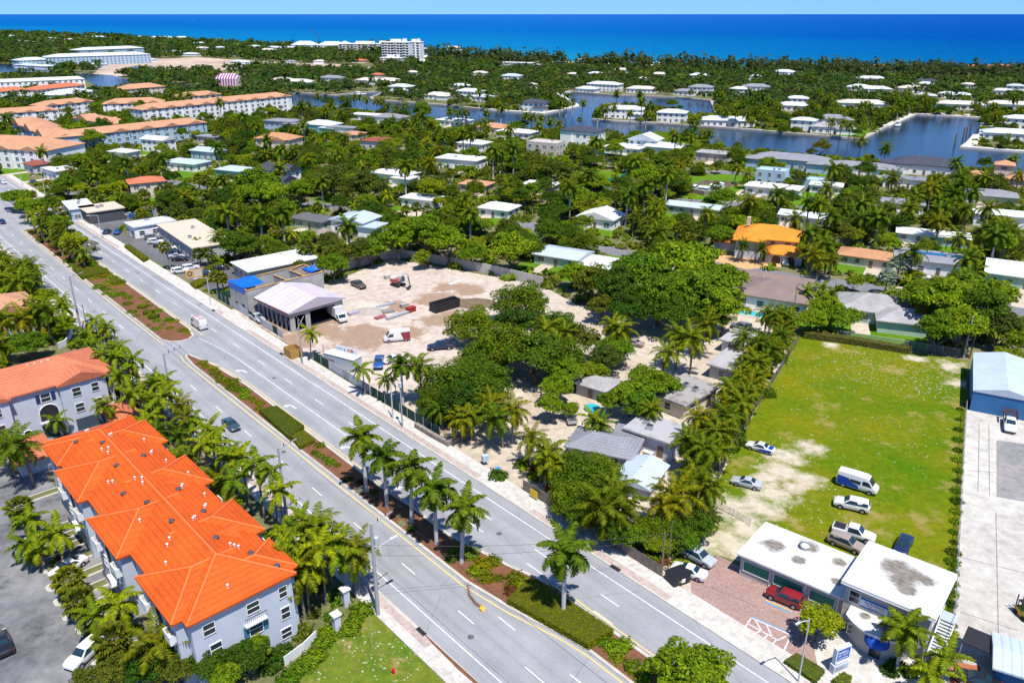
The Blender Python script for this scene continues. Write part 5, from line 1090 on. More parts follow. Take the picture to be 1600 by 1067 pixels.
lb(222, 172, 455, 150, 15, 11, 'C', 'W', 'three-storey white townhouse row with gables beside the canal', 'the three-storey canal townhouse row', gables=9)
lb(160, 163, 255, 160, 16, 8.5, 'C', 'W', 'peach-roofed row behind the courtyard palms', 'the courtyard peach row', gables=3)
lb(66, 166, 146, 158, 14, 8.5, 'C', 'W', 'peach-roofed row across the inner lane', 'the inner lane peach row', gables=3)
lb(-30, 180, 90, 172, 14, 8.5, 'C', 'W', 'peach-roofed row at the edge of the estate', 'the edge peach row', gables=4)
lb(115, 184, 178, 196, 14, 7.5, 'C', 'W', 'short peach roof in the middle of the estate', 'the mid-estate peach roof', gables=2)
lb(195, 140, 258, 135, 18, 6, 'C', 'C', 'low peach-roofed block near the creek', 'the low peach block')
lb(282, 152, 345, 147, 14, 8, 'C', 'W', 'peach-roofed row between the creek and the canal row', 'the creekside peach row', gables=2)
lb(-40, 131, 132, 124, 40, 9, 'W', 'W', 'white marina block with a broad white roof on the lagoon', 'the white marina block', 'apartment_block', 'building', roof='f')
lb(-20, 145, 48, 140, 16, 6, 'S', 'W', 'orange-roofed row behind the marina block', 'the orange-roofed marina row', slope=0.3)
lb(57, 141, 132, 133, 16, 6.5, 'S', 'W', 'bright orange-roofed row beside the white marina block', 'the bright orange-roofed row', slope=0.3)
lb(92, 149, 150, 142, 22, 6.5, 'N', 'W', 'white hip-roofed clubhouse beside the orange row', 'the white clubhouse', 'clubhouse', 'building', slope=0.25)
lb(74, 90, 235, 85, 30, 12, 'N', 'B', 'longest white condominium block across the lagoon', 'the longest condominium block', 'apartment_block', 'building', slope=0.22)
lb(125, 79, 225, 75, 30, 11, 'N', 'B', 'second white condominium block behind the longest one', 'the second condominium block', 'apartment_block', 'building', slope=0.22)
lb(29, 95, 80, 93, 26, 9, 'N', 'B', 'smaller white condominium block at the lagoon bend', 'the smaller condominium block', 'apartment_block', 'building', slope=0.22)
for u, v, w_ in ((40, 106, 26), (56, 107, 20), (72, 108, 18), (155, 105, 20), (210, 99, 26), (232, 97, 24), (270, 84, 40), (300, 88, 34), (127, 101, 16)): H(u, v, w_, 16, 3.6, 'h', 'N', 'W', '', rad(160), slope=0.25, group='white villas round the lagoon').__setitem__('auto', 'white villa near the lagoon')
# the apartment tower, the hotel under construction and the beach club
def tower(u, v, w_, d_, h, label, phrase, ang, storeys, bays_n, wc='W'):
    loc = at(u, v); t = thing('apartment_tower', loc, ang, label, 'building'); mark(phrase, loc); clear(loc, ang, w_, d_, 3)
    wl = MB(); wl.box(-w_/2, w_/2, -d_/2, d_/2, -0.2, h); wl.build('wall', WALLS[wc], t)
    rf = MB(); rf.box(-w_/2 - .4, w_/2 + .4, -d_/2 - .4, d_/2 + .4, h, h + 0.8); rf.box(-w_/5, w_/8, -d_/4, d_/4, h + .8, h + 4.2); rf.box(w_/4, w_/3, -d_/4, d_/4, h + .8, h + 5); rf.build('roof', WALLS['W'], t)
    bal = MB().box(-1.9, 1.9, -1.3, 0, 0, 1.0).mesh('balcony', WALLS['W']); opn = MB().box(-1.9, 1.9, -0.06, 0, 0, 2.3).mesh('window', glass_m)
    for s_ in range(storeys):
        z = 0.6 + s_ * h / storeys
        for k in range(bays_n):
            x = -w_/2 + w_ * (k + .5) / bays_n; o = obj('window', opn, t, (x, -d_/2 - .002, z + .5))
            if k % 3 == 1: obj('balcony', bal, t, (x, -d_/2, z), scale=(1.2, 1, 1))
    return t
tower(622, 98, 40, 20, 27, 'tall white apartment tower on the beach', 'the white apartment tower', rad(-12), 8, 9)
tower(650, 94, 20, 20, 25, 'narrow end wing of the white beach tower', 'the tower end wing', rad(-12), 7, 3)
tower(613, 102, 30, 12, 9, 'low white annexe at the foot of the beach tower', 'the tower annexe', rad(-10), 3, 6)
tower(575, 86, 92, 26, 17, 'grey hotel shell with bare upper floors on the beach', 'the grey hotel shell', rad(-8), 5, 14, 'E')
for u, v, w_, lab in ((478, 80, 46, 'white hip-roofed beach block with a crane beside it'), (520, 81, 50, 'wider white hip-roofed beach block'), (540, 80, 26, 'small white beach block beside the hotel shell')):
    H(u, v, w_, 24, 11, 'h', 'N', 'W', lab, rad(-8), cat='building', name='beach_block', slope=0.5, phrase='the ' + lab.split(' beside')[0].split(' with')[0])
b = MB(); b.tube([(0, 0, 0), (0, 0, 24)], .5, 4); b.tube([(0, 0, 24), (-14, 0, 40)], .5, 4); tag(b.build('tower_crane', black_m, None, loc=at(500, 80)), 'thin dark crane standing over the beach blocks', 'crane')
# the building wrapped in a striped fumigation tent
TN = thing('tented_house', at(358, 133), rad(170), 'house wrapped in a pink and purple striped fumigation tent', 'house'); mark('the striped tented house', at(358, 133)); PROT.append((338, 378, 110, 136, 1e5)); clear(at(358, 133), rad(170), 24, 16, 2)
pk, pw = plain('pale_pink_tarp', (0.60, 0.48, 0.56), 0.6), plain('purple_tarp', (0.20, 0.05, 0.16), 0.6)
n = 16; Lx, Ly = 11.5, 7
for i in range(n):
    x0, x1 = -Lx + 2 * Lx * i / n, -Lx + 2 * Lx * (i + 1) / n; k = 1.5 if abs(x0 + x1) / 2 < 8 else 0
    b = MB(); zz = 8 + k; P = [(-Ly, 0), (-Ly + .4, 6.5), (-3, zz), (0, zz + 1.5), (3, zz), (Ly - .4, 6.5), (Ly, 0)]
    for (y0, z0), (y1, z1) in zip(P, P[1:]): b.poly([(x0, y0, z0), (x1, y0, z0), (x1, y1, z1), (x0, y1, z1)])
    b.poly([(x0, y, z) for y, z in P]); b.poly([(x1, y, z) for y, z in P[::-1]]); b.build('tarp_strip', pw if i % 2 else pk, TN)
# ---------------------------------------------------------------- houses on the far banks (told by their look and by what stands beside them)
FAR = [  # u, v, width, roof, two-storey
    (378, 104, 34, 'N', 1), (430, 62 + 20, 40, 'N', 0), (345, 82, 22, 'N', 0), (362, 88, 20, 'Q', 0), (398, 80, 30, 'N', 0), (420, 86, 34, 'Q', 0), (450, 82, 30, 'N', 0), (455, 100, 16, 'L', 0),
    (443, 130, 26, 'Q', 0), (520, 131, 30, 'L', 1), (470, 133, 30, 'Q', 0), (578, 131, 34, 'Q', 0), (610, 131, 28, 'Q', 0), (628, 146, 26, 'N', 1), (563, 99, 24, 'S', 0), (595, 103, 18, 'S', 0), (590, 122, 18, 'S', 0), (500, 100, 20, 'Q', 0),
    (645, 118, 18, 'Q', 0), (660, 93, 34, 'N', 0), (665, 100, 26, 'N', 0), (660, 85, 40, 'N', 0), (709, 82, 34, 'Q', 0), (685, 155, 26, 'Q', 0), (735, 154, 28, 'N', 1), (755, 158, 20, 'N', 0), (720, 140, 22, 'N', 0), (750, 119, 22, 'Q', 0),
    (808, 106, 60, 'W', 1), (885, 102, 52, 'W', 0), (840, 106, 18, 'W', 0), (800, 128, 26, 'M', 1), (836, 173, 26, 'D', 1), (828, 138, 16, 'Q', 0), (945, 142, 40, 'N', 1), (918, 145, 24, 'N', 0), (895, 121, 18, 'Q', 0), (970, 114, 24, 'Q', 0), (930, 120, 20, 'N', 0), (1008, 128, 16, 'Q', 0),
    (1003, 145, 34, 'Q', 0), (1030, 121, 22, 'Q', 0), (1092, 123, 26, 'N', 0), (1070, 149, 22, 'L', 0), (1095, 147, 26, 'L', 1), (1155, 150, 20, 'N', 1), (1180, 146, 30, 'L', 1), (975, 184, 34, 'N', 1), (1050, 190, 24, 'N', 1), (1135, 196, 44, 'N', 0), (1225, 121, 28, 'N', 1), (1238, 172, 30, 'N', 0), (1245, 166, 20, 'N', 1), (1180, 125, 18, 'N', 0), (1300, 193, 26, 'L', 0),
    (1255, 203, 18, 'N', 1), (1298, 207, 30, 'G', 0), (1345, 168, 44, 'Q', 0), (1360, 128, 36, 'N', 0), (1342, 142, 26, 'N', 0), (1366, 145, 34, 'N', 0), (1425, 144, 30, 'Q', 0), (1445, 156, 20, 'N', 0), (1445, 133, 34, 'D', 0), (1445, 137, 20, 'N', 0), (1500, 155, 20, 'N', 0), (1480, 153, 16, 'N', 0), (1498, 170, 42, 'Q', 0), (1512, 138, 16, 'Q', 0), (1565, 148, 20, 'N', 0), (1585, 145, 18, 'M', 1), (1575, 170, 40, 'Q', 0), (1590, 200, 22, 'N', 1), (1575, 217, 34, 'N', 0),
    (1525, 113, 40, 'S', 1), (1560, 112, 40, 'S', 1), (1375, 108, 24, 'O', 0), (1030, 103, 20, 'N', 0), (990, 99, 18, 'N', 0), (1060, 100, 16, 'S', 0), (930, 98, 20, 'S', 0), (780, 88, 26, 'S', 0), (910, 97, 22, 'M', 0),
    (60, 62, 34, 'N', 0), (20, 62, 40, 'N', 0), (100, 62, 40, 'Q', 0), (130, 63, 40, 'N', 0), (155, 65, 50, 'N', 1), (178, 66, 34, 'S', 0), (80, 66, 30, 'N', 0), (20, 70, 44, 'Q', 0), (45, 72, 40, 'Q', 0), (75, 70, 34, 'N', 0), (110, 68, 30, 'Q', 0), (245, 66, 40, 'N', 1), (262, 66, 40, 'N', 1), (285, 66, 36, 'N', 1), (220, 65, 20, 'N', 1), (200, 66, 26, 'Q', 0), (318, 83, 30, 'Q', 0), (312, 62 + 12, 26, 'N', 0)]
RN_ = {'N': 'white', 'W': 'flat white', 'Q': 'cream', 'L': 'grey', 'D': 'black', 'S': 'terracotta', 'O': 'orange', 'M': 'pale blue', 'G': 'weathered grey'}
for u, v, wd, rc, two in FAR:
    a = rad(random.choice((150, 155, 160, 168)))
    roof = 'f' if rc == 'W' else 'h'
    wings = ((wd * 0.35, -7, wd * 0.45, 9, 3.4, 'h'),) if wd > 24 and rc != 'W' and random.random() < 0.6 else ()
    t = H(u, v, wd, min(wd * 0.62, 16), (6.2 if two else 3.8) + (4.5 if at(u, v).y > 1400 else 0), roof, rc, 'W' if rc not in 'SO' else 'C', '', a, slope=0.3, wings=wings, name='villa', cat='house', group='villas on the far banks', keep=False)
    P = at(u, v); ROUND.append((P.x, P.y, wd * 0.42))
    dd = (-P).normalized(); ROUND.append((P.x + dd.x * wd * 0.6, P.y + dd.y * wd * 0.6, wd * 0.3))
    t['auto'] = '%s %s-roofed villa' % ('two-storey' if two else 'low', RN_[rc])
# ================================================================ VEHICLES
ST = {  # x, zbottom, zbelt, ztop, half width, half width at top;  glass = (cowl, roof front, roof rear, rear base) as station numbers
    'sedan': ([(-2.36, .45, .72, .78, .74, .62), (-2.2, .26, .88, .97, .88, .72), (-1.8, .2, .95, 1.03, .91, .75), (-1.3, .2, .96, 1.07, .91, .73), (-.6, .2, .96, 1.42, .91, .6), (.3, .2, .94, 1.45, .91, .62), (1.1, .2, .93, 1.0, .91, .74), (1.85, .22, .82, .87, .89, .7), (2.22, .28, .68, .73, .84, .62), (2.38, .4, .56, .6, .7, .54)], 6, 5, 4, 3, .33, 1.42, -1.38),
    'suv': ([(-2.4, .5, .9, 1.1, .8, .7), (-2.3, .34, 1.08, 1.3, .93, .76), (-2.05, .28, 1.1, 1.66, .95, .68), (-1.0, .28, 1.1, 1.74, .95, .7), (.35, .28, 1.08, 1.72, .95, .7), (1.15, .28, 1.08, 1.14, .95, .78), (1.9, .3, 1.0, 1.06, .93, .74), (2.3, .36, .84, .9, .88, .68), (2.42, .48, .66, .72, .76, .6)], 5, 4, 2, 1, .37, 1.48, -1.42),
    'van': ([(-3.0, .5, 1.2, 2.4, .9, .78), (-2.92, .36, 1.3, 2.55, 1.0, .86), (-1.0, .34, 1.3, 2.62, 1.02, .88), (1.1, .34, 1.3, 2.6, 1.02, .86), (1.55, .34, 1.3, 2.42, 1.02, .82), (2.35, .34, 1.26, 1.36, 1.0, .84), (2.8, .36, 1.05, 1.12, .95, .76), (2.98, .44, .8, .86, .84, .66)], 5, 4, 3, 3, .36, 1.95, -1.9),
    'pickup': ([(-2.85, .6, 1.0, 1.06, .88, .82), (-2.75, .45, 1.08, 1.14, .96, .9), (-1.05, .4, 1.1, 1.16, .97, .9), (-.95, .4, 1.12, 1.3, .97, .76), (-.75, .4, 1.12, 1.84, .97, .7), (.55, .4, 1.1, 1.86, .97, .72), (1.3, .4, 1.1, 1.2, .97, .82), (2.2, .42, 1.04, 1.12, .96, .8), (2.7, .46, .9, .98, .92, .74), (2.85, .55, .72, .8, .84, .68)], 6, 5, 4, 3, .41, 1.85, -1.75)}
VM = {}
tyre_m = plain('tyre_rubber', (0.015, 0.015, 0.016), 0.85); rim_m = plain('wheel_rim', (0.35, 0.35, 0.37), 0.35, metal=0.5); carglass = glassy('car_glass', (0.012, 0.03, 0.04), 0.05); lamp_w = plain('headlamp', (0.6, 0.62, 0.65), 0.2); lamp_r = plain('tail_lamp', (0.35, 0.01, 0.01), 0.25)
def ring(s):
    x, zb, zm, zt, w_, wt = s
    h = [(w_ * .9, zb), (w_ * .985, zb + (zm - zb) * .25), (w_, zb + (zm - zb) * .62), (w_ * .975, zm), (wt, zt - .035 if zt - zm > .2 else zt - .015), (wt * .72, zt), (0, zt + .015)]
    return [(x, -y, z) for y, z in h] + [(x, y, z) for y, z in h[::-1][1:]]
def vmesh(kind):
    if kind in VM: return VM[kind]
    S, cw, rfr, rr, rb, wr, xf, xr = ST[kind]
    b = MB(); R = [ring(s) for s in S]; n = len(R[0])
    for r in R: b.v += r
    for i in range(len(R) - 1):
        for k in range(n - 1): b.f.append((i * n + k, (i + 1) * n + k, (i + 1) * n + k + 1, i * n + k + 1)); b.m.append(0)
        b.f.append((i * n + n - 1, (i + 1) * n + n - 1, (i + 1) * n, i * n)); b.m.append(0)
    b.f.append(tuple(range(n))); b.f.append(tuple((len(R) - 1) * n + k for k in range(n))[::-1]); b.m += [0, 0]
    body = b.mesh('body', bpy.data.materials.get('white_trim'), True)
    try: body.set_sharp_from_angle(angle=rad(38))
    except Exception: pass
    out = {'body': body}
    def strip(i, j, k0=.93):
        a, c = S[i], S[j]; P = []
        for s, t in ((a, .06), (c, .06)): pass
        x0, z0, w0 = a[0], a[3], a[5]; x1, z1, w1 = c[0], c[3], c[5]
        d = Vector((x1 - x0, 0, z1 - z0)); nn = Vector((-d.z, 0, d.x)).normalized(); nn = nn if nn.z > 0 else -nn
        p0, p1 = Vector((x0, 0, z0)) + d * .1 + nn * .02, Vector((x0, 0, z0)) + d * .93 + nn * .02
        q0, q1 = w0 * .92, w1 * .92
        return MB().poly([(p0.x, -q0, p0.z), (p1.x, -q1, p1.z), (p1.x, q1, p1.z), (p0.x, q0, p0.z)][::(1 if (x1 - x0) * 1 > 0 else -1)])
    out['windscreen'] = strip(cw, rfr).mesh('windscreen', carglass)
    if rr != rb: out['rear_window'] = strip(rb, rr).mesh('rear_window', carglass)
    F, A_, B_, C_ = S[cw], S[rfr], S[rr], S[rb]
    if kind == 'van': C_ = (.75,) + S[3][1:]; B_ = (.75,) + S[3][1:]; 
    def side(sg):
        P = [Vector((F[0] - .12, F[4] * .985, F[2] + .05)), Vector((A_[0] - .02, A_[5] + .03, A_[3] - .09)), Vector((B_[0] + .05, B_[5] + .03, B_[3] - .09)), Vector((C_[0] + (.25 if rr != rb else .05), C_[4] * .985, C_[2] + .06))]
        if kind == 'van': P[1].z, P[2].z = 2.02, 2.02; P[1].y = P[2].y = .955; P[1].x = 1.62
        P = [Vector((p.x, (p.y + .012) * sg, p.z)) for p in P]
        return MB().poly(P if sg > 0 else P[::-1])
    out['side_window'] = [side(1).mesh('side_window', carglass), side(-1).mesh('side_window', carglass)]
    w_ = S[len(S) // 2][4]
    wh = MB(); wh.tube([(0, -.11, 0), (0, .11, 0)], wr, 18); out['wheel'] = wh.mesh('wheel', tyre_m)
    rm = MB(); rm.tube([(0, -.118, 0), (0, .118, 0)], wr * .62, 12); out['rim'] = rm.mesh('rim', rim_m)
    ar = MB(); ar.tube([(0, -.05, 0), (0, .05, 0)], wr * 1.16, 18); out['arch'] = ar.mesh('wheel_arch', black_m)
    out['wx'] = (xf, xr, w_, wr)
    f0, r0 = S[-2], S[1]
    out['headlight'] = MB().box(-.1, .08, -.2, .2, -.07, .07).mesh('headlight', lamp_w); out['taillight'] = MB().box(-.06, .05, -.12, .12, -.14, .1).mesh('taillight', lamp_r)
    out['hl'] = (f0[0] - .02, f0[4] * .72, f0[2] - .03); out['tl'] = (r0[0] - .03, r0[4] * .84, r0[2] - .12)
    VM[kind] = out; return out
PAINT = {'white': (.62, .62, .62), 'silver': (.36, .38, .41), 'grey': (.16, .165, .175), 'black': (.012, .012, .014), 'navy': (.012, .02, .06), 'blue': (.015, .07, .25), 'red': (.22, .012, .018), 'brown': (.085, .06, .045), 'tan': (.28, .22, .19), 'teal': (.03, .06, .075)}
def car(kind, col, u, v, ang, label, cat=None, k=1.0, detail=True, extra=None, P=None, z=0.06, group=None):
    V_ = vmesh(kind); P = P or at(u, v, .7); P = Vector((P.x, P.y, z))
    t = thing({'sedan': 'sedan_car', 'suv': 'suv_car', 'van': 'cargo_van', 'pickup': 'pickup_truck'}[kind], P, ang, label, cat or {'sedan': 'car', 'suv': 'car', 'van': 'van', 'pickup': 'truck'}[kind], group)
    t.scale = (k, k, k)
    o = obj('body', V_['body'], t); o.material_slots[0].link = 'OBJECT'; o.material_slots[0].material = paint('paint_' + col, PAINT[col])
    obj('windscreen', V_['windscreen'], t)
    if 'rear_window' in V_: obj('rear_window', V_['rear_window'], t)
    for m_ in V_['side_window']: obj('side_window', m_, t)
    xf, xr, w_, wr = V_['wx']
    for x in (xf, xr):
        for s in (-1, 1):
            wo = obj('wheel', V_['wheel'], t, (x, s * (w_ - .1), wr)); obj('rim', V_['rim'], wo); obj('wheel_arch', V_['arch'], t, (x, s * (w_ - .04), wr + .02))
    x, y, zz = V_['hl']; x2, y2, z2 = V_['tl']
    for s in (-1, 1): obj('headlight', V_['headlight'], t, (x, s * y, zz)); obj('taillight', V_['taillight'], t, (x2, s * y2, z2))
    if kind == 'pickup': MB().box(-2.66, -1.12, -.78, .78, 1.16, 1.2).build('bed_cover', black_m, t)
    if extra: extra(t)
    return t
def hd(u0, v0, u1, v1):
    d = at(u1, v1) - at(u0, v0); return math.atan2(d.y, d.x)
def vanlivery(t):
    bl = plain('livery_blue', (0.01, 0.05, 0.30), .3, .15, 1.5)
    for s in (-1, 1):
        b = MB().poly([(-2.85, s * 1.035, .5), (.35, s * 1.035, .5), (.2, s * 1.035, 1.1), (-.9, s * 1.035, 1.25), (-1.2, s * 1.03, 1.9), (-2.85, s * 1.015, 2.0)][::s]); b.build('livery_panel', bl, t)
        MB().poly([(-1.0, s * 1.04, 1.35), (.55, s * 1.04, 1.35), (.55, s * 1.01, 1.85), (-1.0, s * 1.01, 1.85)][::s]).build('side_window', carglass, t)
def policelivery(t):
    bl = plain('livery_blue', (0.01, 0.05, 0.30), .3, .15, 1.5)
    for s in (-1, 1): MB().poly([(-2.1, s * .935, .4), (.6, s * .935, .4), (-.3, s * .935, .8), (-2.1, s * .935, .92)][::s]).build('livery_panel', bl, t)
    MB().poly([(-2.15, -.66, 1.02), (-1.4, -.66, 1.085), (-1.4, .66, 1.085), (-2.15, .66, 1.02)]).build('livery_panel', bl, t)
def ladder(t):
    b = MB()
    for s in (-.35, .35): b.tube([(-2.6, s, 2.78), (.9, s, 2.78)], .04, 4)
    for i in range(9): b.tube([(-2.4 + i * .38, -.35, 2.78), (-2.4 + i * .38, .35, 2.78)], .03, 4)
    b.box(-2.2, -2.1, -.8, .8, 2.6, 2.74); b.box(.3, .4, -.8, .8, 2.6, 2.74); b.build('ladder_rack', plain('rack_pink_red', (.45, .2, .24), .5), t)
car('van', 'white', 311, 507, RA, 'white van with a ladder rack driving up the avenue', extra=ladder)
car('sedan', 'teal', 0, 0, RA + PI, 'dark car driving down the avenue beside the palms', P=at(361, 663, .6))
car('suv', 'white', 5, 285, RA, 'white car far up the avenue at the picture edge')
car('sedan', 'navy', 3, 346, RA + PI, 'dark blue car on the avenue beyond the leafy median')
car('sedan', 'white', 1188, 698, hd(1206, 704, 1168, 693), 'white and blue marked sedan at the palm edge of the field', extra=policelivery)
car('sedan', 'silver', 1167, 753, hd(1190, 759, 1144, 748), 'silver sedan parked on the sandy edge of the field')
car('van', 'white', 1340, 757, hd(1312, 752, 1370, 770), 'white van with a blue livery parked on the grass', extra=vanlivery)
car('suv', 'white', 1331, 788, hd(1358, 796, 1304, 784), 'white car parked on the grass beside the blue and white van', k=1.05)
car('pickup', 'white', 1334, 832, hd(1302, 820, 1368, 840), 'white pickup with a dark bed cover behind the office')
car('suv', 'tan', 1322, 848, hd(1300, 838, 1345, 856), 'tan car squeezed between the white pickup and the office')
car('sedan', 'navy', 1412, 850, hd(1420, 832, 1405, 862), 'dark navy sedan parked alone on the grass behind the office')
car('suv', 'red', 1226, 932, hd(1255, 945, 1198, 922), 'red car parked in front of the green panels', k=.97)
car('suv', 'silver', 1091, 869, hd(1068, 860, 1115, 884), 'silver car parked behind the white sedan on the brick forecourt')
car('sedan', 'white', 1077, 891, hd(1103, 902, 1052, 884), 'white sedan parked next to the dark dumpster')
car('sedan', 'white', 107, 884, hd(138, 866, 76, 902), 'white sedan in the townhouse car park under a palm', k=1.02)
car('suv', 'white', 133, 1020, hd(152, 1002, 114, 1036), 'white car in the townhouse car park half under a round palm')
car('sedan', 'black', 3, 1003, RA, 'dark car at the very edge of the townhouse car park')
for i, (u, v, kd, cl) in enumerate(((234, 364, 'suv', 'black'), (238, 371, 'suv', 'grey'), (243, 377.5, 'suv', 'white'), (252, 383, 'sedan', 'black'), (266, 387, 'suv', 'white'), (271, 393, 'sedan', 'navy'), (276, 399.5, 'sedan', 'silver'), (281, 404, 'sedan', 'black'))):
    car(kd, cl, u, v, rad(8), ('first', 'second', 'third', 'fourth', 'fifth', 'sixth', 'seventh', 'eighth')[i] + ' car from the white shop in the row by the buff roof, ' + {'navy': 'dark blue'}.get(cl, cl), group='cars parked in a row by the buff-roofed shop')
car('suv', 'white', 281, 423, rad(20), 'white car nearer the avenue in front of the tan shop sign'); car('suv', 'white', 298, 418, rad(20), 'white car just behind the tan shop sign')
car('sedan', 'navy', 167, 362, rad(100), 'dark blue car by the pavement in the shop car park'); car('sedan', 'blue', 184, 362, rad(100), 'blue car near the corner of the white shop')
car('sedan', 'white', 192, 335, rad(10), 'white car beside the tan-roofed garage'); car('sedan', 'silver', 203, 335, rad(10), 'silver car between the white and the blue one by the garage'); car('suv', 'blue', 213, 338, rad(10), 'bright blue car parked beside the garage fence')
car('sedan', 'teal', 325, 426, rad(15), 'dark teal car behind the little hedge by the shop sign'); car('sedan', 'black', 345, 418, rad(15), 'black car in the shade beside the curved hedge')
car('sedan', 'red', 360, 455, rad(140), 'dark red car by the twin sabal palms'); car('sedan', 'red', 371, 447, rad(140), 'dark red car close against the roofless shell')
car('pickup', 'silver', 402, 497, RA + PI, 'silver pickup parked beside the lavender-roofed building'); car('pickup', 'brown', 560, 445, hd(550, 440, 570, 449), 'brown pickup parked on the open building site')
car('van', 'white', 620, 528, hd(640, 526, 600, 530), 'white van with a dark red rear on the building site', extra=lambda t: [MB().poly([(-2.9, s * 1.04, .5), (-1.4, s * 1.04, .5), (-.8, s * 1.02, 2.2), (-2.9, s * .99, 2.3)][::s]).build('livery_panel', paint('paint_maroon', (.2, .01, .03)), t) for s in (-1, 1)])
car('pickup', 'blue', 592, 566, hd(595, 552, 590, 578), 'blue pickup facing the avenue on the building site'); car('sedan', 'white', 614, 560, hd(625, 557, 605, 563), 'white car half hidden by a palm on the building site'); car('pickup', 'navy', 688, 541, hd(700, 540, 676, 542), 'dark blue pickup in the shade of the round tree')
car('sedan', 'tan', 990, 535, rad(150), 'beige car at the back of the sandy lot'); car('sedan', 'white', 1227, 410, hd(1228, 414, 1226, 404), 'white car on the tan driveway of the orange-tiled house')
car('suv', 'grey', 1158, 510, rad(150), 'grey car under the trellis behind the palms'); car('sedan', 'white', 1122, 256, rad(150), 'white car on the street by the grey-roofed bungalow'); car('sedan', 'black', 1022, 248, rad(150), 'black car on the lawn edge beside the tall hedge'); car('sedan', 'navy', 540, 318, rad(150), 'dark car in the shade of the big olive trees'); car('sedan', 'white', 1440, 432, rad(155), 'white car in the carport of the blue-panelled roof'); car('suv', 'blue', 618, 276, rad(150), 'blue car beside the low white carport house'); car('suv', 'black', 676, 264, rad(150), 'dark car between the carport house and the flat-roofed house')
car('sedan', 'white', 73, 294, rad(140), 'pale car parked by the brick-red roofed house'); car('sedan', 'navy', 52, 284, rad(140), 'dark car parked by the corner hedge')
car('sedan', 'black', 1528, 1062, rad(150), 'black car on the red clay patch of the yard', k=1.0)
# box truck, stake truck, excavator, skips
def boxtruck(u, v, ang, label):
    P = at(u, v, 1.2); P.z = .05; t = thing('box_truck', P, ang, label, 'truck'); wp = paint('paint_white', PAINT['white'])
    MB().box(-3.4, 1.2, -1.15, 1.15, .95, 3.3).build('cargo_box', plain('box_white', (.58, .58, .59), .5, .08), t); MB().box(-3.42, 1.22, -1.17, 1.17, 3.302, 3.35).build('box_roof', plain('box_roof_grey', (.5, .5, .52), .5), t)
    b = MB(); prof = [(1.3, .5), (3.3, .5), (3.35, .95), (2.75, 1.2), (2.15, 2.0), (1.3, 2.05)]
    b.add([(x, -1, z) for x, z in prof] + [(x, 1, z) for x, z in prof], [tuple(range(6)), tuple(range(11, 5, -1))] + [(i, (i + 1) % 6 + 0, (i + 1) % 6 + 6, i + 6)[::-1] for i in range(6)]); b.build('cab', wp, t)
    MB().poly([(2.75, -.85, 1.24), (2.75, .85, 1.24), (2.22, .85, 1.95), (2.22, -.85, 1.95)]).build('windscreen', carglass, t)
    for s in (-1, 1): MB().poly([(2.55, s * 1.012, 1.25), (2.1, s * 1.012, 1.9), (1.5, s * 1.012, 1.9), (1.5, s * 1.012, 1.25)][::-s]).build('side_window', carglass, t)
    MB().box(-3.3, 3.2, -.5, .5, .45, .9).build('chassis', black_m, t)
    V_ = vmesh('pickup')
    for x in (2.5, -2.0):
        for s in (-1, 1): wo = obj('wheel', V_['wheel'], t, (x, s * .95, .42)); obj('rim', V_['rim'], wo)
    for s in (-1, 1): obj('headlight', V_['headlight'], t, (3.3, s * .7, .85))
    return t
boxtruck(528, 492, hd(512, 483, 544, 505), 'white box truck parked at the opening of the lavender-roofed building')
P = at(1578, 662, .8); st_ = car('pickup', 'white', 0, 0, hd(1577, 640, 1580, 676), 'white stake-bed truck in front of the blue metal shed', P=P)
b = MB(); rust = plain('rusty_stakes', (.14, .05, .03), .8, .3)
for y in (-1.05, 1.05):
    for z in (1.35, 1.7, 2.05): b.box(-3.4, -.9, y - .03, y + .03, z - .08, z + .08)
    for x in (-3.3, -2.5, -1.7, -1.0): b.box(x - .04, x + .04, y - .05, y + .05, 1.1, 2.2)
for z in (1.35, 1.7, 2.05): b.box(-3.42, -3.36, -1.05, 1.05, z - .08, z + .08)
b.build('stake_side', rust, st_)
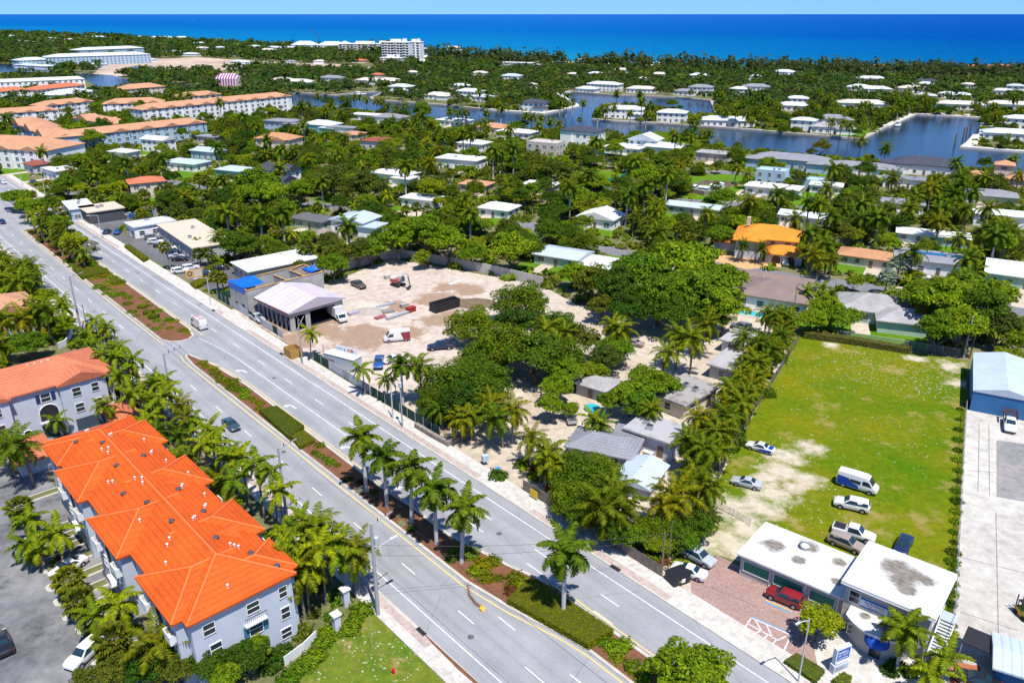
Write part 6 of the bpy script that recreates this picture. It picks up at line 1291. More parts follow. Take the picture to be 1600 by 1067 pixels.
def excavator(u, v, ang):
    P = at(u, v, .5); P.z = .05; t = thing('excavator', P, ang, 'white and red tracked excavator with its arm reaching down', 'excavator'); mark('the white and red excavator', P)
    for s in (-1, 1):
        b = MB(); pr = [(-1.7, .4), (-1.5, .05), (1.5, .05), (1.7, .4), (1.5, .78), (-1.5, .78)]; y0, y1 = s * .75, s * 1.35
        b.add([(x, y0, z) for x, z in pr] + [(x, y1, z) for x, z in pr], [tuple(range(6))[::-1], tuple(range(6, 12))] + [(i, (i + 1) % 6, (i + 1) % 6 + 6, i + 6) for i in range(6)]); b.build('track', black_m, t)
    MB().box(-1.2, 1.2, -.8, .8, .6, 1.0).build('undercarriage', plain('dark_steel', (.06, .06, .065), .6), t)
    MB().box(-1.9, .5, -1.2, 1.2, 1.0, 1.9).build('engine_housing', paint('paint_redbrown', (.32, .04, .03)), t); MB().box(-1.95, -.9, -1.15, 1.15, 1.903, 2.2).build('counterweight', paint('paint_white', PAINT['white']), t)
    c_ = MB().box(-.1, 1.5, .15, 1.2, 1.0, 2.8).build('cab', paint('paint_white', PAINT['white']), t)
    MB().box(1.502, 1.52, .22, 1.12, 1.4, 2.65).build('windscreen', carglass, c_); MB().box(.1, 1.3, 1.202, 1.215, 1.5, 2.6).build('side_window', carglass, c_)
    def beam(nm, P_, w0, w1):
        b = MB(); P_ = [Vector(p) for p in P_]; b.tube(P_, np.linspace(w0, w1, len(P_)).tolist(), 4); return b.build(nm, paint('paint_white', PAINT['white']) if nm == 'boom' else plain('dark_steel', (.06, .06, .065)), t)
    beam('boom', [(.6, -.3, 1.5), (2.0, -.3, 3.2), (3.2, -.3, 3.9), (4.6, -.3, 3.6)], .3, .22); beam('arm', [(4.5, -.3, 3.75), (5.0, -.3, 2.4), (5.2, -.3, 1.1)], .22, .16)
    beam('hydraulic_ram', [(1.2, -.3, 1.6), (2.8, -.3, 3.4)], .08, .08); beam('hydraulic_ram', [(3.0, -.3, 4.2), (4.7, -.3, 4.0)], .08, .08)
    b = MB(); pr = [(5.3, 1.2), (5.0, .5), (4.4, .15), (4.0, .5), (4.5, .8), (4.9, 1.2)]
    b.add([(x, -.8, z) for x, z in pr] + [(x, .2, z) for x, z in pr], [tuple(range(6)), tuple(range(11, 5, -1))] + [(i, i + 6, (i + 1) % 6 + 6, (i + 1) % 6) for i in range(6)]); b.build('bucket', plain('dark_steel', (.06, .06, .065)), t)
excavator(622, 444, hd(616, 441, 650, 452))
def skip(u, v, ang, w_, d_, h, label, mat):
    P = at(u, v); t = thing('dumpster', P, ang, label, 'dumpster'); b = MB(); i = .12
    for q in ((-w_/2, w_/2, -d_/2, -d_/2 + i), (-w_/2, w_/2, d_/2 - i, d_/2), (-w_/2, -w_/2 + i, -d_/2 + i, d_/2 - i), (w_/2 - i, w_/2, -d_/2 + i, d_/2 - i)): b.box(*q, .1, h)
    b.box(-w_/2 + i, w_/2 - i, -d_/2 + i, d_/2 - i, .1, .3); b.build('body', mat, t); rb = MB()
    for k in range(int(w_ / .8)): x = -w_/2 + .4 + k * .8; rb.box(x - .06, x + .06, -d_/2 - .07, -d_/2, .12, h - .1)
    rb.build('rib', mat, t); MB().box(-w_/2 - .06, w_/2 + .06, -d_/2 - .08, -d_/2 - .001, h - .12, h).build('rim', mat, t); return t
skip(695, 483, hd(675, 489, 714, 478), 7.5, 2.6, 2.3, 'long black roll-off dumpster on the building site', black_m)
D = skip(1058, 908, hd(1045, 912, 1072, 902), 2.6, 1.9, 1.5, 'closed dark dumpster with a white notice by the brick forecourt', plain('dumpster_dark', (.025, .03, .04), .6))
MB().box(-1.32, 1.32, -1.0, 1.0, 1.505, 1.6).build('lid', plain('black_plastic', (.015, .015, .017), .5), D); MB().box(-.15, .45, -.005, 0, .5, 1.1).build('notice', trim_m, D, loc=(0, -1.03, 0)); MB().box(-.5, -.3, -.005, 0, .7, .9).build('sticker', plain('sticker_yellow', (.6, .4, .02)), D, loc=(0, -1.03, 0))
# timber planter box by the site fence
pb = thing('timber_bin', at(459, 557), LA, 'square timber-clad bin full of greenery at the site gate', 'bin')
for s, (x0, x1, y0, y1) in enumerate(((-1.6, 1.6, -1.4, -1.3), (-1.6, 1.6, 1.3, 1.4), (-1.6, -1.5, -1.3, 1.3), (1.5, 1.6, -1.3, 1.3))):
    for k in range(5): MB().box(x0, x1, y0, y1, .05 + k * .42, .44 + k * .42).build('plank', plain('bin_timber', (.38, .22, .06), .8, .2), pb)
# a yellow machine at the yard edge
fk = thing('forklift', at(1597, 962), rad(95), 'yellow and black forklift at the edge of the concrete yard', 'forklift'); yel = plain('machine_yellow', (.55, .33, .02), .5)
MB().box(-1.2, .8, -.6, .6, .3, 1.1).build('body', yel, fk); MB().box(-.9, .6, -.55, .55, 2.0, 2.1).build('overhead_guard', black_m, fk)
for x in (-.8, .5):
    for y in (-.5, .5): MB().box(x - .04, x + .04, y - .04, y + .04, 1.1, 2.0).build('guard_post', black_m, fk)
b = MB(); 
for y in (-.4, .4): b.box(.85, .95, y - .05, y + .05, .1, 2.6)
b.build('mast', black_m, fk)
for y in (-.3, .3): MB().box(.95, 2.0, y - .06, y + .06, .1, .16).build('fork', metal_m, fk)
for x in (-.8, .5):
    for s in (-1, 1): obj('wheel', vmesh('sedan')['wheel'], fk, (x, s * .55, .33))
# site heaps and materials
def heap(u, v, r, h, label, mat, seed):
    rr = random.Random(seed); b = MB(); n, m_ = 16, 6; P = [(0, 0, h)]
    for j in range(1, m_ + 1):
        for i in range(n):
            a = 2 * PI * i / n; q = r * j / m_ * rr.uniform(.85, 1.15); P.append((q * math.cos(a) * 1.4, q * math.sin(a), max(-.05, h * (1 - j / m_) ** 1.2 * rr.uniform(.8, 1.2)) if j < m_ else -.05))
    F = [(0, 1 + i, 1 + (i + 1) % n) for i in range(n)] + [(1 + (j - 1) * n + i, 1 + j * n + i, 1 + j * n + (i + 1) % n, 1 + (j - 1) * n + (i + 1) % n) for j in range(1, m_) for i in range(n)]
    b.add(P, F); return tag(b.build('spoil_heap', mat, None, True, loc=at(u, v)), label, 'heap')
dm_ = MATS['building_site_dirt']; heap(562, 477, 5.5, 1.7, 'pale conical sand heap behind the box truck', plain('pale_sand', (.42, .37, .31), .95, .2, .6), 1); heap(574, 487, 3.6, 1.0, 'smaller grey heap in front of the pale sand heap', plain('grey_spoil', (.33, .29, .25), .95, .2, .6), 2); heap(742, 474, 4.5, .8, 'low heap of brushwood beside the black dumpster', plain('brushwood', (.16, .115, .07), .95, .4, 1.5), 3)
pr_ = random.Random(5)
for i, (u, v, w_, d_, h, cl, lab) in enumerate(((603, 478, 5.5, 1.2, .5, (.3, .31, .34), 'stack of grey sheets behind the rubble on the site'), (622, 494, 7, 1.3, .6, (.33, .34, .37), 'long bundle of grey pipes on the site'), (606, 488, 3, 2, .5, (.22, .2, .18), 'pallet of mixed timber on the site'), (642, 487, 2.2, 1.6, 1.3, (.32, .03, .025), 'red crate at the end of the pipe bundle'), (594, 497, 2.6, 1.4, .6, (.36, .12, .12), 'heap of red and white sacks on the site'), (632, 480, 2, 1.4, 1.0, (.33, .32, .3), 'grey pallet stack between pipes and excavator'), (552, 491, 2.6, 1.6, .7, (.36, .35, .42), 'pallet of white sacks beside the box truck'), (715, 441, 6, 1.5, .25, (.55, .53, .5), 'flat bundle of white boards by the long wall'), (605, 436, 1.6, 1.4, 1.2, (.5, .46, .4), 'white water tote near the excavator'), (525, 440, 4.5, 3, .25, (.4, .24, .12), 'timber formwork frame in the corner of the site'))):
    t = thing('material_stack', at(u, v), rad(pr_.uniform(20, 50)), lab, 'stack'); mt = plain('stack_paint_%d' % i, cl, .7, .3, 2.0)
    for k in range(max(2, int(h / .14))):
        z = k * h / max(2, int(h / .14)); o_ = pr_.uniform(-.12, .12); MB().box(-w_/2 + o_, w_/2 + o_, -d_/2 + pr_.uniform(0, .2), d_/2 - pr_.uniform(0, .2), z, z + h / max(2, int(h / .14)) - .02).build('layer', mt, t)
# ================================================================ POLES, LAMPS, WIRES
def solve_h(u0, v0, u1, v1):
    """Height of an upright whose foot and head are seen at these places."""
    B = at(u0, v0); best = min(np.arange(2, 22, .1), key=lambda z: (px(Vector((B.x, B.y, z)))[1] - v1) ** 2); return float(best)
conc_pole = plain('concrete_pole', (.30, .305, .32), .7, .15, .8); wood_pole = plain('timber_pole', (.17, .13, .10), .9, .25, .8); alu = plain('aluminium_pole', (.42, .44, .46), .4, .1)
def pole(u, v, h, r, mat, label, cat, name, arms=(), lean=(0, 0), P=None):
    P = P or at(u, v); t = thing(name, P, RA, label, cat)
    b = MB(); b.tube([(0, 0, -.2), (lean[0] / 2, lean[1] / 2, h / 2), (lean[0], lean[1], h)], [r, r * .85, r * .6], 10); b.build('pole', mat, t)
    for kind, z, dx, dy in arms:
        X, Y = lean[0] * z / h, lean[1] * z / h
        if kind == 'lamp':
            MB().tube([(X, Y, z), (X + dx * .5, Y + dy * .5, z + .35), (X + dx, Y + dy, z + .5)], .06, 6).build('lamp_arm', alu, t)
            MB().obox((X + dx * 1.15, Y + dy * 1.15, z + .5), (dx * .2, dy * .2, 0), (-dy * .07, dx * .07, 0), (0, 0, .08)).build('lamp_head', plain('lamp_casing', (.5, .52, .55), .4), t)
        elif kind == 'bar':
            MB().tube([(X, Y, z), (X + dx, Y + dy, z + .5)], .07, 6).build('cross_arm', mat, t)
            for k in (.3, .65, 1.0): MB().tube([(X + dx * k, Y + dy * k, z + .5 * k), (X + dx * k, Y + dy * k, z + .5 * k + .45)], [.09, .05], 6).build('insulator', plain('dark_insulator', (.05, .045, .05), .4), t)
        elif kind == 'can':
            MB().tube([(X + dx, Y + dy, z - .5), (X + dx, Y + dy, z + .4), (X + dx, Y + dy, z + .5)], [.3, .3, .15], 12).build('transformer', plain('transformer_grey', (.42, .44, .47), .5), t)
    return t
h1 = solve_h(591, 961, 581, 817)
P1 = at(591, 961)
pole(0, 0, h1, .26, conc_pole, 'tall concrete utility pole with transformer and lamp on the near pavement', 'pole', 'utility_pole', (('bar', h1 - .3, .2, -3.2), ('can', h1 - 2.6, 0, -.55), ('lamp', h1 - 4.0, .1, -2.6)), P=P1)
mark('the tall concrete utility pole', P1)
poles_left = [P1]
for top, lab in (((434, 699), 'concrete utility pole rising from the palms beside the avenue'), ((255, 552), 'concrete utility pole at the junction with the long bracket arm'), ((108, 431), 'dark utility pole beyond the side street')):
    best = None
    for z in (h1,):
        Q = at(top[0], top[1], z); best = Vector((Q.x, Q.y, 0))
    pole(0, 0, h1, .24, conc_pole, lab, 'pole', 'utility_pole', (('bar', h1 - .3, .2, -3.0),), P=best); poles_left.append(best)
def wire(A, B, sag, label, r=.022):
    A, B = Vector(A), Vector(B); n = 14; b = MB(); b.tube([A + (B - A) * i / n - Vector((0, 0, sag * 4 * (i / n) * (1 - i / n))) for i in range(n + 1)], r, 4, cap=False)
    tag(b.build('power_line', black_m), label, 'cable')
off_ = RN * 3.0
for i in range(len(poles_left) - 1):
    for k, q in enumerate((.35, .7, 1.0)):
        wire(poles_left[i] + off_ * q + Vector((0, 0, h1 + .3)), poles_left[i + 1] + off_ * q + Vector((0, 0, h1 + .3)), .5, ('inner', 'middle', 'outer')[k] + ' power line on the ' + ('near', 'middle', 'far')[i] + ' span beside the palms')
wire(poles_left[0] + off_ + Vector((0, 0, h1 + .3)), road(18, 41.8, h1), .4, 'power line running from the tall concrete pole towards the camera')
WP = at(1033, 900); hW = solve_h(1033, 900, 1033, 832)
pole(0, 0, hW, .17, wood_pole, 'dark timber pole beside the dumpster and the end of the plank fence', 'pole', 'timber_pole', P=WP); pole(1043, 896, hW + 1.5, .09, wood_pole, 'thin leaning yellowish post behind the timber pole', 'pole', 'timber_post')
wire(P1 + Vector((0, 0, h1 - 3)), WP + Vector((0, 0, hW - .2)), .8, 'upper cable crossing the avenue to the timber pole'); wire(P1 + Vector((0, 0, h1 - 4.5)), WP + Vector((0, 0, hW - .8)), .9, 'lower cable crossing the avenue to the timber pole')
wire(WP + Vector((0, 0, hW)), Vector((40, 70.5, 5.6)), .7, 'cable from the timber pole to the white office')
pole(1247, 1066, solve_h(1247, 1066, 1260, 966), .1, alu, 'slim silver street lamp in front of the white office', 'lamp', 'street_lamp', (('lamp', solve_h(1247, 1066, 1260, 966) - .3, .3, 1.6),))
pole(330, 479, solve_h(330, 479, 325, 433), .12, alu, 'silver street lamp by the gate of the building site', 'lamp', 'street_lamp', (('lamp', solve_h(330, 479, 325, 433) - .3, 0, 2.4),)); pole(160, 374, solve_h(160, 374, 155, 336), .12, alu, 'silver street lamp in front of the shop car park', 'lamp', 'street_lamp', (('lamp', solve_h(160, 374, 155, 336) - .3, 0, 2.4),))
pole(35, 290, 10, .12, alu, 'silver street lamp by the avenue corner lawn', 'lamp', 'street_lamp', (('lamp', 9.6, 0, 2.4),)); pole(73, 312, 9.5, .12, alu, 'silver street lamp beside the brick-red roofed house', 'lamp', 'street_lamp', (('lamp', 9.1, 0, 2.4),))
pole(614, 655, solve_h(614, 655, 612, 596), .15, alu, 'pale pole on the pavement by the green screen fence', 'pole', 'pale_pole'); pole(629, 668, solve_h(629, 668, 623, 599), .15, conc_pole, 'grey lamp pole with a dark head by the green screen fence', 'lamp', 'street_lamp', (('can', solve_h(629, 668, 623, 599) - .2, 0, 0),))
pole(507, 565, solve_h(507, 565, 506, 537), .13, conc_pole, 'short grey pole beside the pale site office cabin', 'pole', 'grey_pole'); pole(473, 569, solve_h(473, 569, 472, 500), .14, conc_pole, 'tall grey pole behind the timber bin', 'pole', 'grey_pole')
pole(137, 516, solve_h(137, 516, 129, 475), .14, wood_pole, 'dark post on the corner of the side street', 'pole', 'timber_pole'); mark('the side street corner', at(137, 516))
pole(1505, 560, solve_h(1505, 560, 1516, 494), .2, conc_pole, 'tall pale pole at the back corner of the field', 'pole', 'pale_pole'); pole(1515, 560, solve_h(1515, 560, 1520, 513), .17, wood_pole, 'shorter timber pole beside the pale one at the field corner', 'pole', 'timber_pole'); mark('the twin poles at the field corner', at(1510, 560))
pole(706, 413, solve_h(706, 413, 706, 375), .16, conc_pole, 'grey pole behind the long site wall', 'pole', 'grey_pole'); pole(1238, 500, 9, .13, wood_pole, 'thin timber pole beside the brown-roofed house', 'pole', 'timber_pole'); pole(582, 1018, solve_h(582, 1018, 580, 960), .035, metal_m, 'thin bare sign post on the corner lawn', 'post', 'sign_post')
pole(1197, 303, 9, .14, wood_pole, 'timber pole by the fenced yard street', 'pole', 'timber_pole')
# red hydrant, signs
hy = thing('fire_hydrant', at(615, 1052), 0, 'small red fire hydrant on the corner lawn', 'hydrant'); MB().tube([(0, 0, 0), (0, 0, .7), (0, 0, .85)], [.16, .16, .05], 10).build('barrel', red_m, hy); MB().tube([(-.25, 0, .5), (.25, 0, .5)], .08, 8).build('nozzle', red_m, hy)
MS = thing('monument_sign', at(1310, 1046), OA + rad(64), 'white upright sign with a blue panel in front of the white office', 'sign'); pw_ = plain('sign_white_body', (.58, .6, .64), .6)
MB().box(-1.15, 1.15, -.32, .32, 0, 1.2).build('base', pw_, MS); MB().box(-1.05, 1.05, -.25, .25, 1.2, 3.4).build('sign_body', pw_, MS); pnl = MB().box(-.9, .9, -.27, -.252, 1.75, 3.25).build('blue_panel', plain('sign_panel_blue', (.01, .09, .36), .4, .05), MS)
for z0, z1, n_ in ((2.7, 3.05, 5), (2.35, 2.6, 7), (1.9, 2.15, 8)): marks(pnl, -.75, .75, z0, z1, -.271, trim_m, n_)
MB().box(-.95, .95, -.36, -.253, 1.4, 1.55).build('ledge', trim_m, MS); bpn = MB().box(-.95, .95, -.335, -.322, .3, 1.0).build('grey_panel', plain('panel_grey_blue', (.36, .42, .47), .5), MS); marks(bpn, -.8, .8, .5, .85, -.336, grey_t, 8)
TS = thing('shop_sign', at(304, 434), rad(25), 'low tan shop sign with a round dark emblem by the pavement', 'sign'); MB().box(-2.2, 2.2, -.25, .25, 0, 2.3).build('body', plain('sign_tan', (.52, .33, .14), .7), TS); MB().tube([(-1.1, -.252, 1.35), (-1.1, -.27, 1.35)], .72, 18).build('emblem', plain('emblem_brown', (.12, .08, .03), .6), TS); MB().tube([(-1.1, -.271, 1.35), (-1.1, -.28, 1.35)], .42, 18).build('emblem_ring', plain('emblem_gold', (.42, .28, .1), .6), TS)
mp_ = MB().box(.0, 2.0, -.27, -.252, .5, 2.0).build('panel', plain('sign_pale', (.55, .5, .4)), TS); marks(mp_, .1, 1.9, 1.5, 1.85, -.271, grey_t, 7); marks(mp_, .1, 1.9, .95, 1.2, -.271, wood_m, 8)
# ================================================================ FENCES AND LOW WALLS
def panel_fence(a0, a1, b0, h, label, mats, step=2.4, name='screen_fence'):
    n = max(1, int(abs(a1 - a0) / step)); t = thing(name, road(a0, b0), RA, label, 'fence'); st = (a1 - a0) / n; post = MB().box(-.04, .04, -.04, .04, 0, h + .08).mesh('post', metal_m)
    for i in range(n):
        x0, x1 = st * i + .03 * (1 if st > 0 else -1), st * (i + 1) - .03 * (1 if st > 0 else -1)
        MB().box(min(x0, x1), max(x0, x1), -.03, .03, .08, h).build('panel', mats[i % len(mats)], t)
    for i in range(n + 1): obj('post', post, t, (st * i, .08, 0))
    return t
gscreen = plain('green_screen', (.012, .05, .04), .85, .2, .8); wscreen = plain('printed_white_screen', (.42, .44, .5), .7, .25, 1.2); gw = plain('grey_print_screen', (.28, .3, .33), .7, .3, 1.5)
panel_fence(120.5, 98.5, 70.9, 2.0, 'dark green screen fence along the pavement beside the bare palms', [gscreen]); panel_fence(136, 121, 70.95, 2.0, 'white printed screen fence in front of the pale site office', [wscreen, wscreen, gw]); panel_fence(143, 136.4, 70.95, 2.0, 'short green screen fence beside the timber bin', [gscreen, gscreen])
panel_fence(186, 158, 71.6, 1.9, 'pale screen fence in front of the lavender-roofed building', [wscreen, gw, wscreen, wscreen, gscreen]); panel_fence(194, 186.5, 71.6, 2.0, 'dark green screen fence at the corner of the roofless shell', [gscreen])
P0 = road(193, 71.6); t = thing('screen_fence', P0, RA - PI/2, 'short pale screen fence running back beside the roofless shell', 'fence')
for i in range(3): MB().box(i * 2.4 + .03, i * 2.4 + 2.37, -.03, .03, .05, 2.0).build('panel', gscreen if i < 2 else wscreen, t)
def plank_fence(L, h, label, mat, name='plank_fence', gap=.15):
    """Upright boards; too narrow in the picture to be told apart, so they stay one part."""
    P = pts(L); t = thing(name, P[0], 0, label, 'fence'); b = MB(); r = random.Random(3); pb_ = MB()
    for i in range(len(P) - 1):
        d = P[i + 1] - P[i]; n = int(d.length / gap); u = d.normalized(); a = Vector((-u.y, u.x, 0))
        for k in range(n):
            c = P[i] - P[0] + u * (k + .5) * gap; hh = h * r.uniform(.96, 1.03); b.obox((c.x, c.y, hh / 2), u * gap * .46, a * .015 * r.uniform(.6, 1.6), (0, 0, hh / 2))
        for k in range(int(d.length / 2.4) + 1): c = P[i] - P[0] + u * min(k * 2.4, d.length) + a * .08; pb_.box(c.x - .05, c.x + .05, c.y - .05, c.y + .05, 0, h * .98)
    o = b.build('boards', mat, t); o['kind'] = 'stuff'; pb_.build('posts', mat, t); return t
grey_wood = plain('weathered_boards', (.20, .165, .135), .9, .35, 1.2)
plank_fence([(817, 765), (905, 821), (970, 862), (1033, 902)], 1.9, 'weathered grey plank fence along the pavement beside the cottages', grey_wood); mark('the grey plank fence', at(930, 838))
yp = MB().box(-.8, .8, -.04, .04, .5, 1.7); tag(yp.build('yellow_board', plain('yellow_board_paint', (.6, .42, .02), .6), None, loc=at(834, 781), rz=RA), 'yellow board fixed to the plank fence', 'sign')
plank_fence([(1246, 535), (1190, 625), (1140, 708), (1118, 760), (1085, 820)], 1.5, 'dark grey boundary fence between the palms and the field', plain('dark_boards', (.15, .14, .135), .9, .25, 1.0), gap=.3)
plank_fence([(238, 325), (245, 336), (232, 341)], 2.0, 'pale blue picket fence behind the shop car park', plain('pale_blue_boards', (.36, .43, .5), .8)); plank_fence([(340, 365), (375, 378), (362, 395)], 2.0, 'pale blue board fence behind the buff-roofed shop', plain('pale_blue_boards', (.36, .43, .5), .8))
def wirefence(L, h, label, name='chain_link_fence'):
    P = pts(L); t = thing(name, P[0], 0, label, 'fence'); m_, nt, b = base('chain_link_%d' % len(MATS), .5, .4)
    nt.links.new(ramp(nt, noise(nt, 1.0), [(.3, (.2, .21, .2)), (.7, (.3, .31, .3))]), b.inputs['Base Color']); b.inputs['Alpha'].default_value = .3
    w_ = MB(); ps = MB(); r_ = MB()
    for i in range(len(P) - 1):
        A, B = P[i] - P[0], P[i + 1] - P[0]; w_.poly([(A.x, A.y, .05), (B.x, B.y, .05), (B.x, B.y, h), (A.x, A.y, h)]); d = B - A; r_.tube([A + Vector((0, 0, h)), B + Vector((0, 0, h))], .035, 5)
        for k in range(int(d.length / 3) + 1): c = A + d.normalized() * min(k * 3, d.length); pm = MB().tube([(0, 0, 0), (0, 0, h + .1)], .04, 6); o_ = pm.build('post', metal_m, t, loc=(c.x, c.y, 0))
    w_.build('mesh', m_, t); r_.build('top_rail', metal_m, t); return t
wirefence([(1508, 640), (1499, 800), (1486, 1010)], 1.9, 'chain-link fence between the field and the concrete yard'); wirefence([(1300, 527), (1400, 542), (1500, 558)], 1.8, 'chain-link fence along the back of the field'); wirefence([(1112, 790), (1145, 806), (1172, 822)], 1.2, 'low chain-link gate panels on the sandy corner of the field')
coral = plain('coral_rock', (.24, .2, .18), .95, .4, 1.2)
run_wall('rock_wall', [(650, 668), (676, 684), (700, 697), (716, 690), (740, 680)], 1.0, .7, coral, 'rough coral rock wall round the shrubbery corner', 'wall')
b = ribbon('garden_wall', pts([(92, 545), (104, 540), (110, 530), (113, 520)]), .3, 0, 1.4, WALLS['V']); tag(b, 'curved pale entrance wall at the side street', 'wall')
ow = plain('office_low_wall', (.45, .43, .4)); 
for L, lab in (([(445, 1040), (475, 1018), (495, 998)], 'curving pale fence beside the shrubs by the corner lawn'),):
    tag(ribbon('picket_fence', pts(L), .1, 0, 1.3, trim_m), lab, 'fence')
for i, (u, v) in enumerate(((527, 985), (541, 945))):
    t = thing('gate_pillar', at(u, v), RA, ('nearer' if i == 0 else 'farther') + ' pale gate pillar beside the corner lawn', 'pillar'); MB().box(-.4, .4, -.4, .4, 0, 2.4).build('shaft', WALLS['V'], t); MB().box(-.55, .55, -.55, .55, 2.4, 2.6).build('cap', trim_m, t); MB().add([(-.5, -.5, 2.6), (.5, -.5, 2.6), (.5, .5, 2.6), (-.5, .5, 2.6), (0, 0, 2.95)], [(0, 1, 4), (1, 2, 4), (2, 3, 4), (3, 0, 4)]).build('cap_top', trim_m, t)
# car-park islands of the townhouses
for i, (u, v) in enumerate(((44, 843), (52, 857), (62, 872), (72, 892), (78, 920), (90, 942), (103, 965), (125, 985), (150, 1040), (20, 790))):
    P = at(u, v) + tr_ * 3.2; b = MB(); t = thing('kerbed_island', P, TA - PI/2, '', 'planter', 'kerbed islands of the townhouse car park'); t['auto'] = 'narrow kerbed planting island'
    MB().prism([(-3.6, -.5), (-3.2, -.9), (4, -.9), (4, .9), (-3.2, .9), (-3.6, .5)], 0, .15).build('kerb', kerb_m, t); MB().box(-3.1, 3.9, -.6, .6, .05, .18).build('planting', g_base, t)
# painted bays on the forecourt
hz = obj('forecourt_markings', None); hz['kind'] = 'structure'
def gline(A, B, w_, mat, z=.05):
    A, B = xy(at(*A)), xy(at(*B)); d = (B - A).normalized(); n = Vector((-d.y, d.x, 0)) * w_ / 2; MB().poly([(p.x, p.y, z) for p in (A - n, B - n, B + n, A + n)]).build('bay_line', mat, hz)
for A, B in (((1160, 986), (1174, 965)), ((1174, 965), (1236, 992)), ((1160, 986), (1215, 1018)), ((1236, 992), (1225, 1016)), ((1168, 974), (1215, 1000)), ((1215, 1000), (1228, 994)), ((1180, 968), (1190, 986)), ((1198, 976), (1206, 995)), ((1190, 986), (1172, 990)), ((1200, 992), (1188, 1001)), ((1212, 1000), (1204, 1011))): gline(A, B, .16, white_p)
gline((1174, 963), (1238, 990), .14, plain('bay_blue', (.05, .3, .5)), .052); gline((1195, 940), (1236, 958), .2, plain('bay_blue', (.05, .3, .5)), .052); gline((1196, 937), (1237, 955), .14, yell_p, .054)
# canal posts, boats and the dock
for i, (u, v, h) in enumerate(((1492, 226, 6), (1505, 216, 6), (1510, 212, 5), (1516, 207, 5.5))): tag(MB().tube([(0, 0, -.2), (0, 0, h)], .45, 8).build('mooring_post', wood_pole, None, loc=at(u, v)), ('nearest', 'second', 'third', 'farthest')[i] + ' dark mooring post standing in the canal', 'post')
def boat(u, v, ang, L_, label):
    t = thing('motor_boat', at(u, v), ang, label, 'boat'); b = MB(); S = [(-.5, .36), (-.2, .38), (.1, .36), (.32, .24), (.5, .02)]; P = []
    for x, y in S: P += [(x * L_, -y * L_ * .55, 1.1 + .3 * max(0, x)), (x * L_, -y * L_ * .3, .05), (x * L_, y * L_ * .3, .05), (x * L_, y * L_ * .55, 1.1 + .3 * max(0, x))]
    b.add(P, [(i * 4 + k, (i + 1) * 4 + k, (i + 1) * 4 + k + 1, i * 4 + k + 1) for i in range(4) for k in range(3)] + [(i * 4 + 3, (i + 1) * 4 + 3, (i + 1) * 4, i * 4) for i in range(4)] + [(0, 1, 2, 3)]); b.build('hull', trim_m, t, True)
    MB().box(-.1 * L_, .12 * L_, -.12 * L_, .12 * L_, 1.2, 2.4).build('cabin', trim_m, t); MB().box(-.18 * L_, .14 * L_, -.14 * L_, .14 * L_, 2.9, 3.0).build('hardtop', trim_m, t); MB().box(.122 * L_, .13 * L_, -.1 * L_, .1 * L_, 1.6, 2.3).build('windscreen', carglass, t)
boat(1402, 197, rad(60), 11, 'white motor boat moored along the tree-lined bank'); boat(1541, 198, rad(95), 11, 'white motor boat beside the pale dock'); boat(728, 190, rad(150), 10, 'white boat behind the canal-bank bungalow'); boat(519, 168, rad(150), 9, 'small white boat by the palms on the canal'); boat(560, 149, rad(20), 14, 'white yacht at the far seawall')
boat(302, 31, rad(20), 30, 'tiny white vessel far out on the sea')
prop_dock = MB().prism([(p.x, p.y) for p in pts([(1512, 231), (1508, 227), (1520, 213), (1530, 214), (1527, 228)])], .07, 1.15); tag(prop_dock.build('dock', dock_m), 'pale wooden dock on the canal corner', 'dock')
prop_dock = MB().prism([(p.x, p.y) for p in pts([(1458, 181), (1460, 178), (1516, 181), (1514, 184)])], .07, 1.1); tag(prop_dock.build('dock', dock_m), 'long pale dock with a turquoise edge at the canal head', 'dock')
# the fallen frond on the road
b = MB(); A = at(731, 916); Q = [at(731, 914), at(733, 930), at(742, 942), at(752, 950)]
b.tube([q + Vector((0, 0, .12)) for q in Q], [.06, .12, .14, .16], 5)
for i in range(30):
    k = i / 30 * 2.9; j = int(k); p = Q[j].lerp(Q[j + 1], k - j); d = (Q[j + 1] - Q[j]).normalized(); n = Vector((-d.y, d.x, 0)) * (1 if i % 2 else -1)
    b.add([p + Vector((0, 0, .1)), p + d * .12 + Vector((0, 0, .14)), p + n * .55 - d * .25 + Vector((0, 0, .06))], [(0, 1, 2)])
ff = thing('fallen_frond', (0, 0, 0), 0, 'brown fallen palm frond with a yellow sheath on the road', 'frond'); b.build('frond', plain('dead_frond', (.17, .085, .05), .9, .3), ff); MB().add([at(751, 944) + Vector((0, 0, .1)), at(760, 952) + Vector((0, 0, .3)), at(756, 958) + Vector((0, 0, .1)), at(749, 953) + Vector((0, 0, .35)), at(753, 950) + Vector((0, 0, .42))], [(0, 1, 4), (1, 2, 4), (2, 3, 4), (3, 0, 4)]).build('sheath', plain('yellow_sheath', (.5, .3, .05), .8), ff)
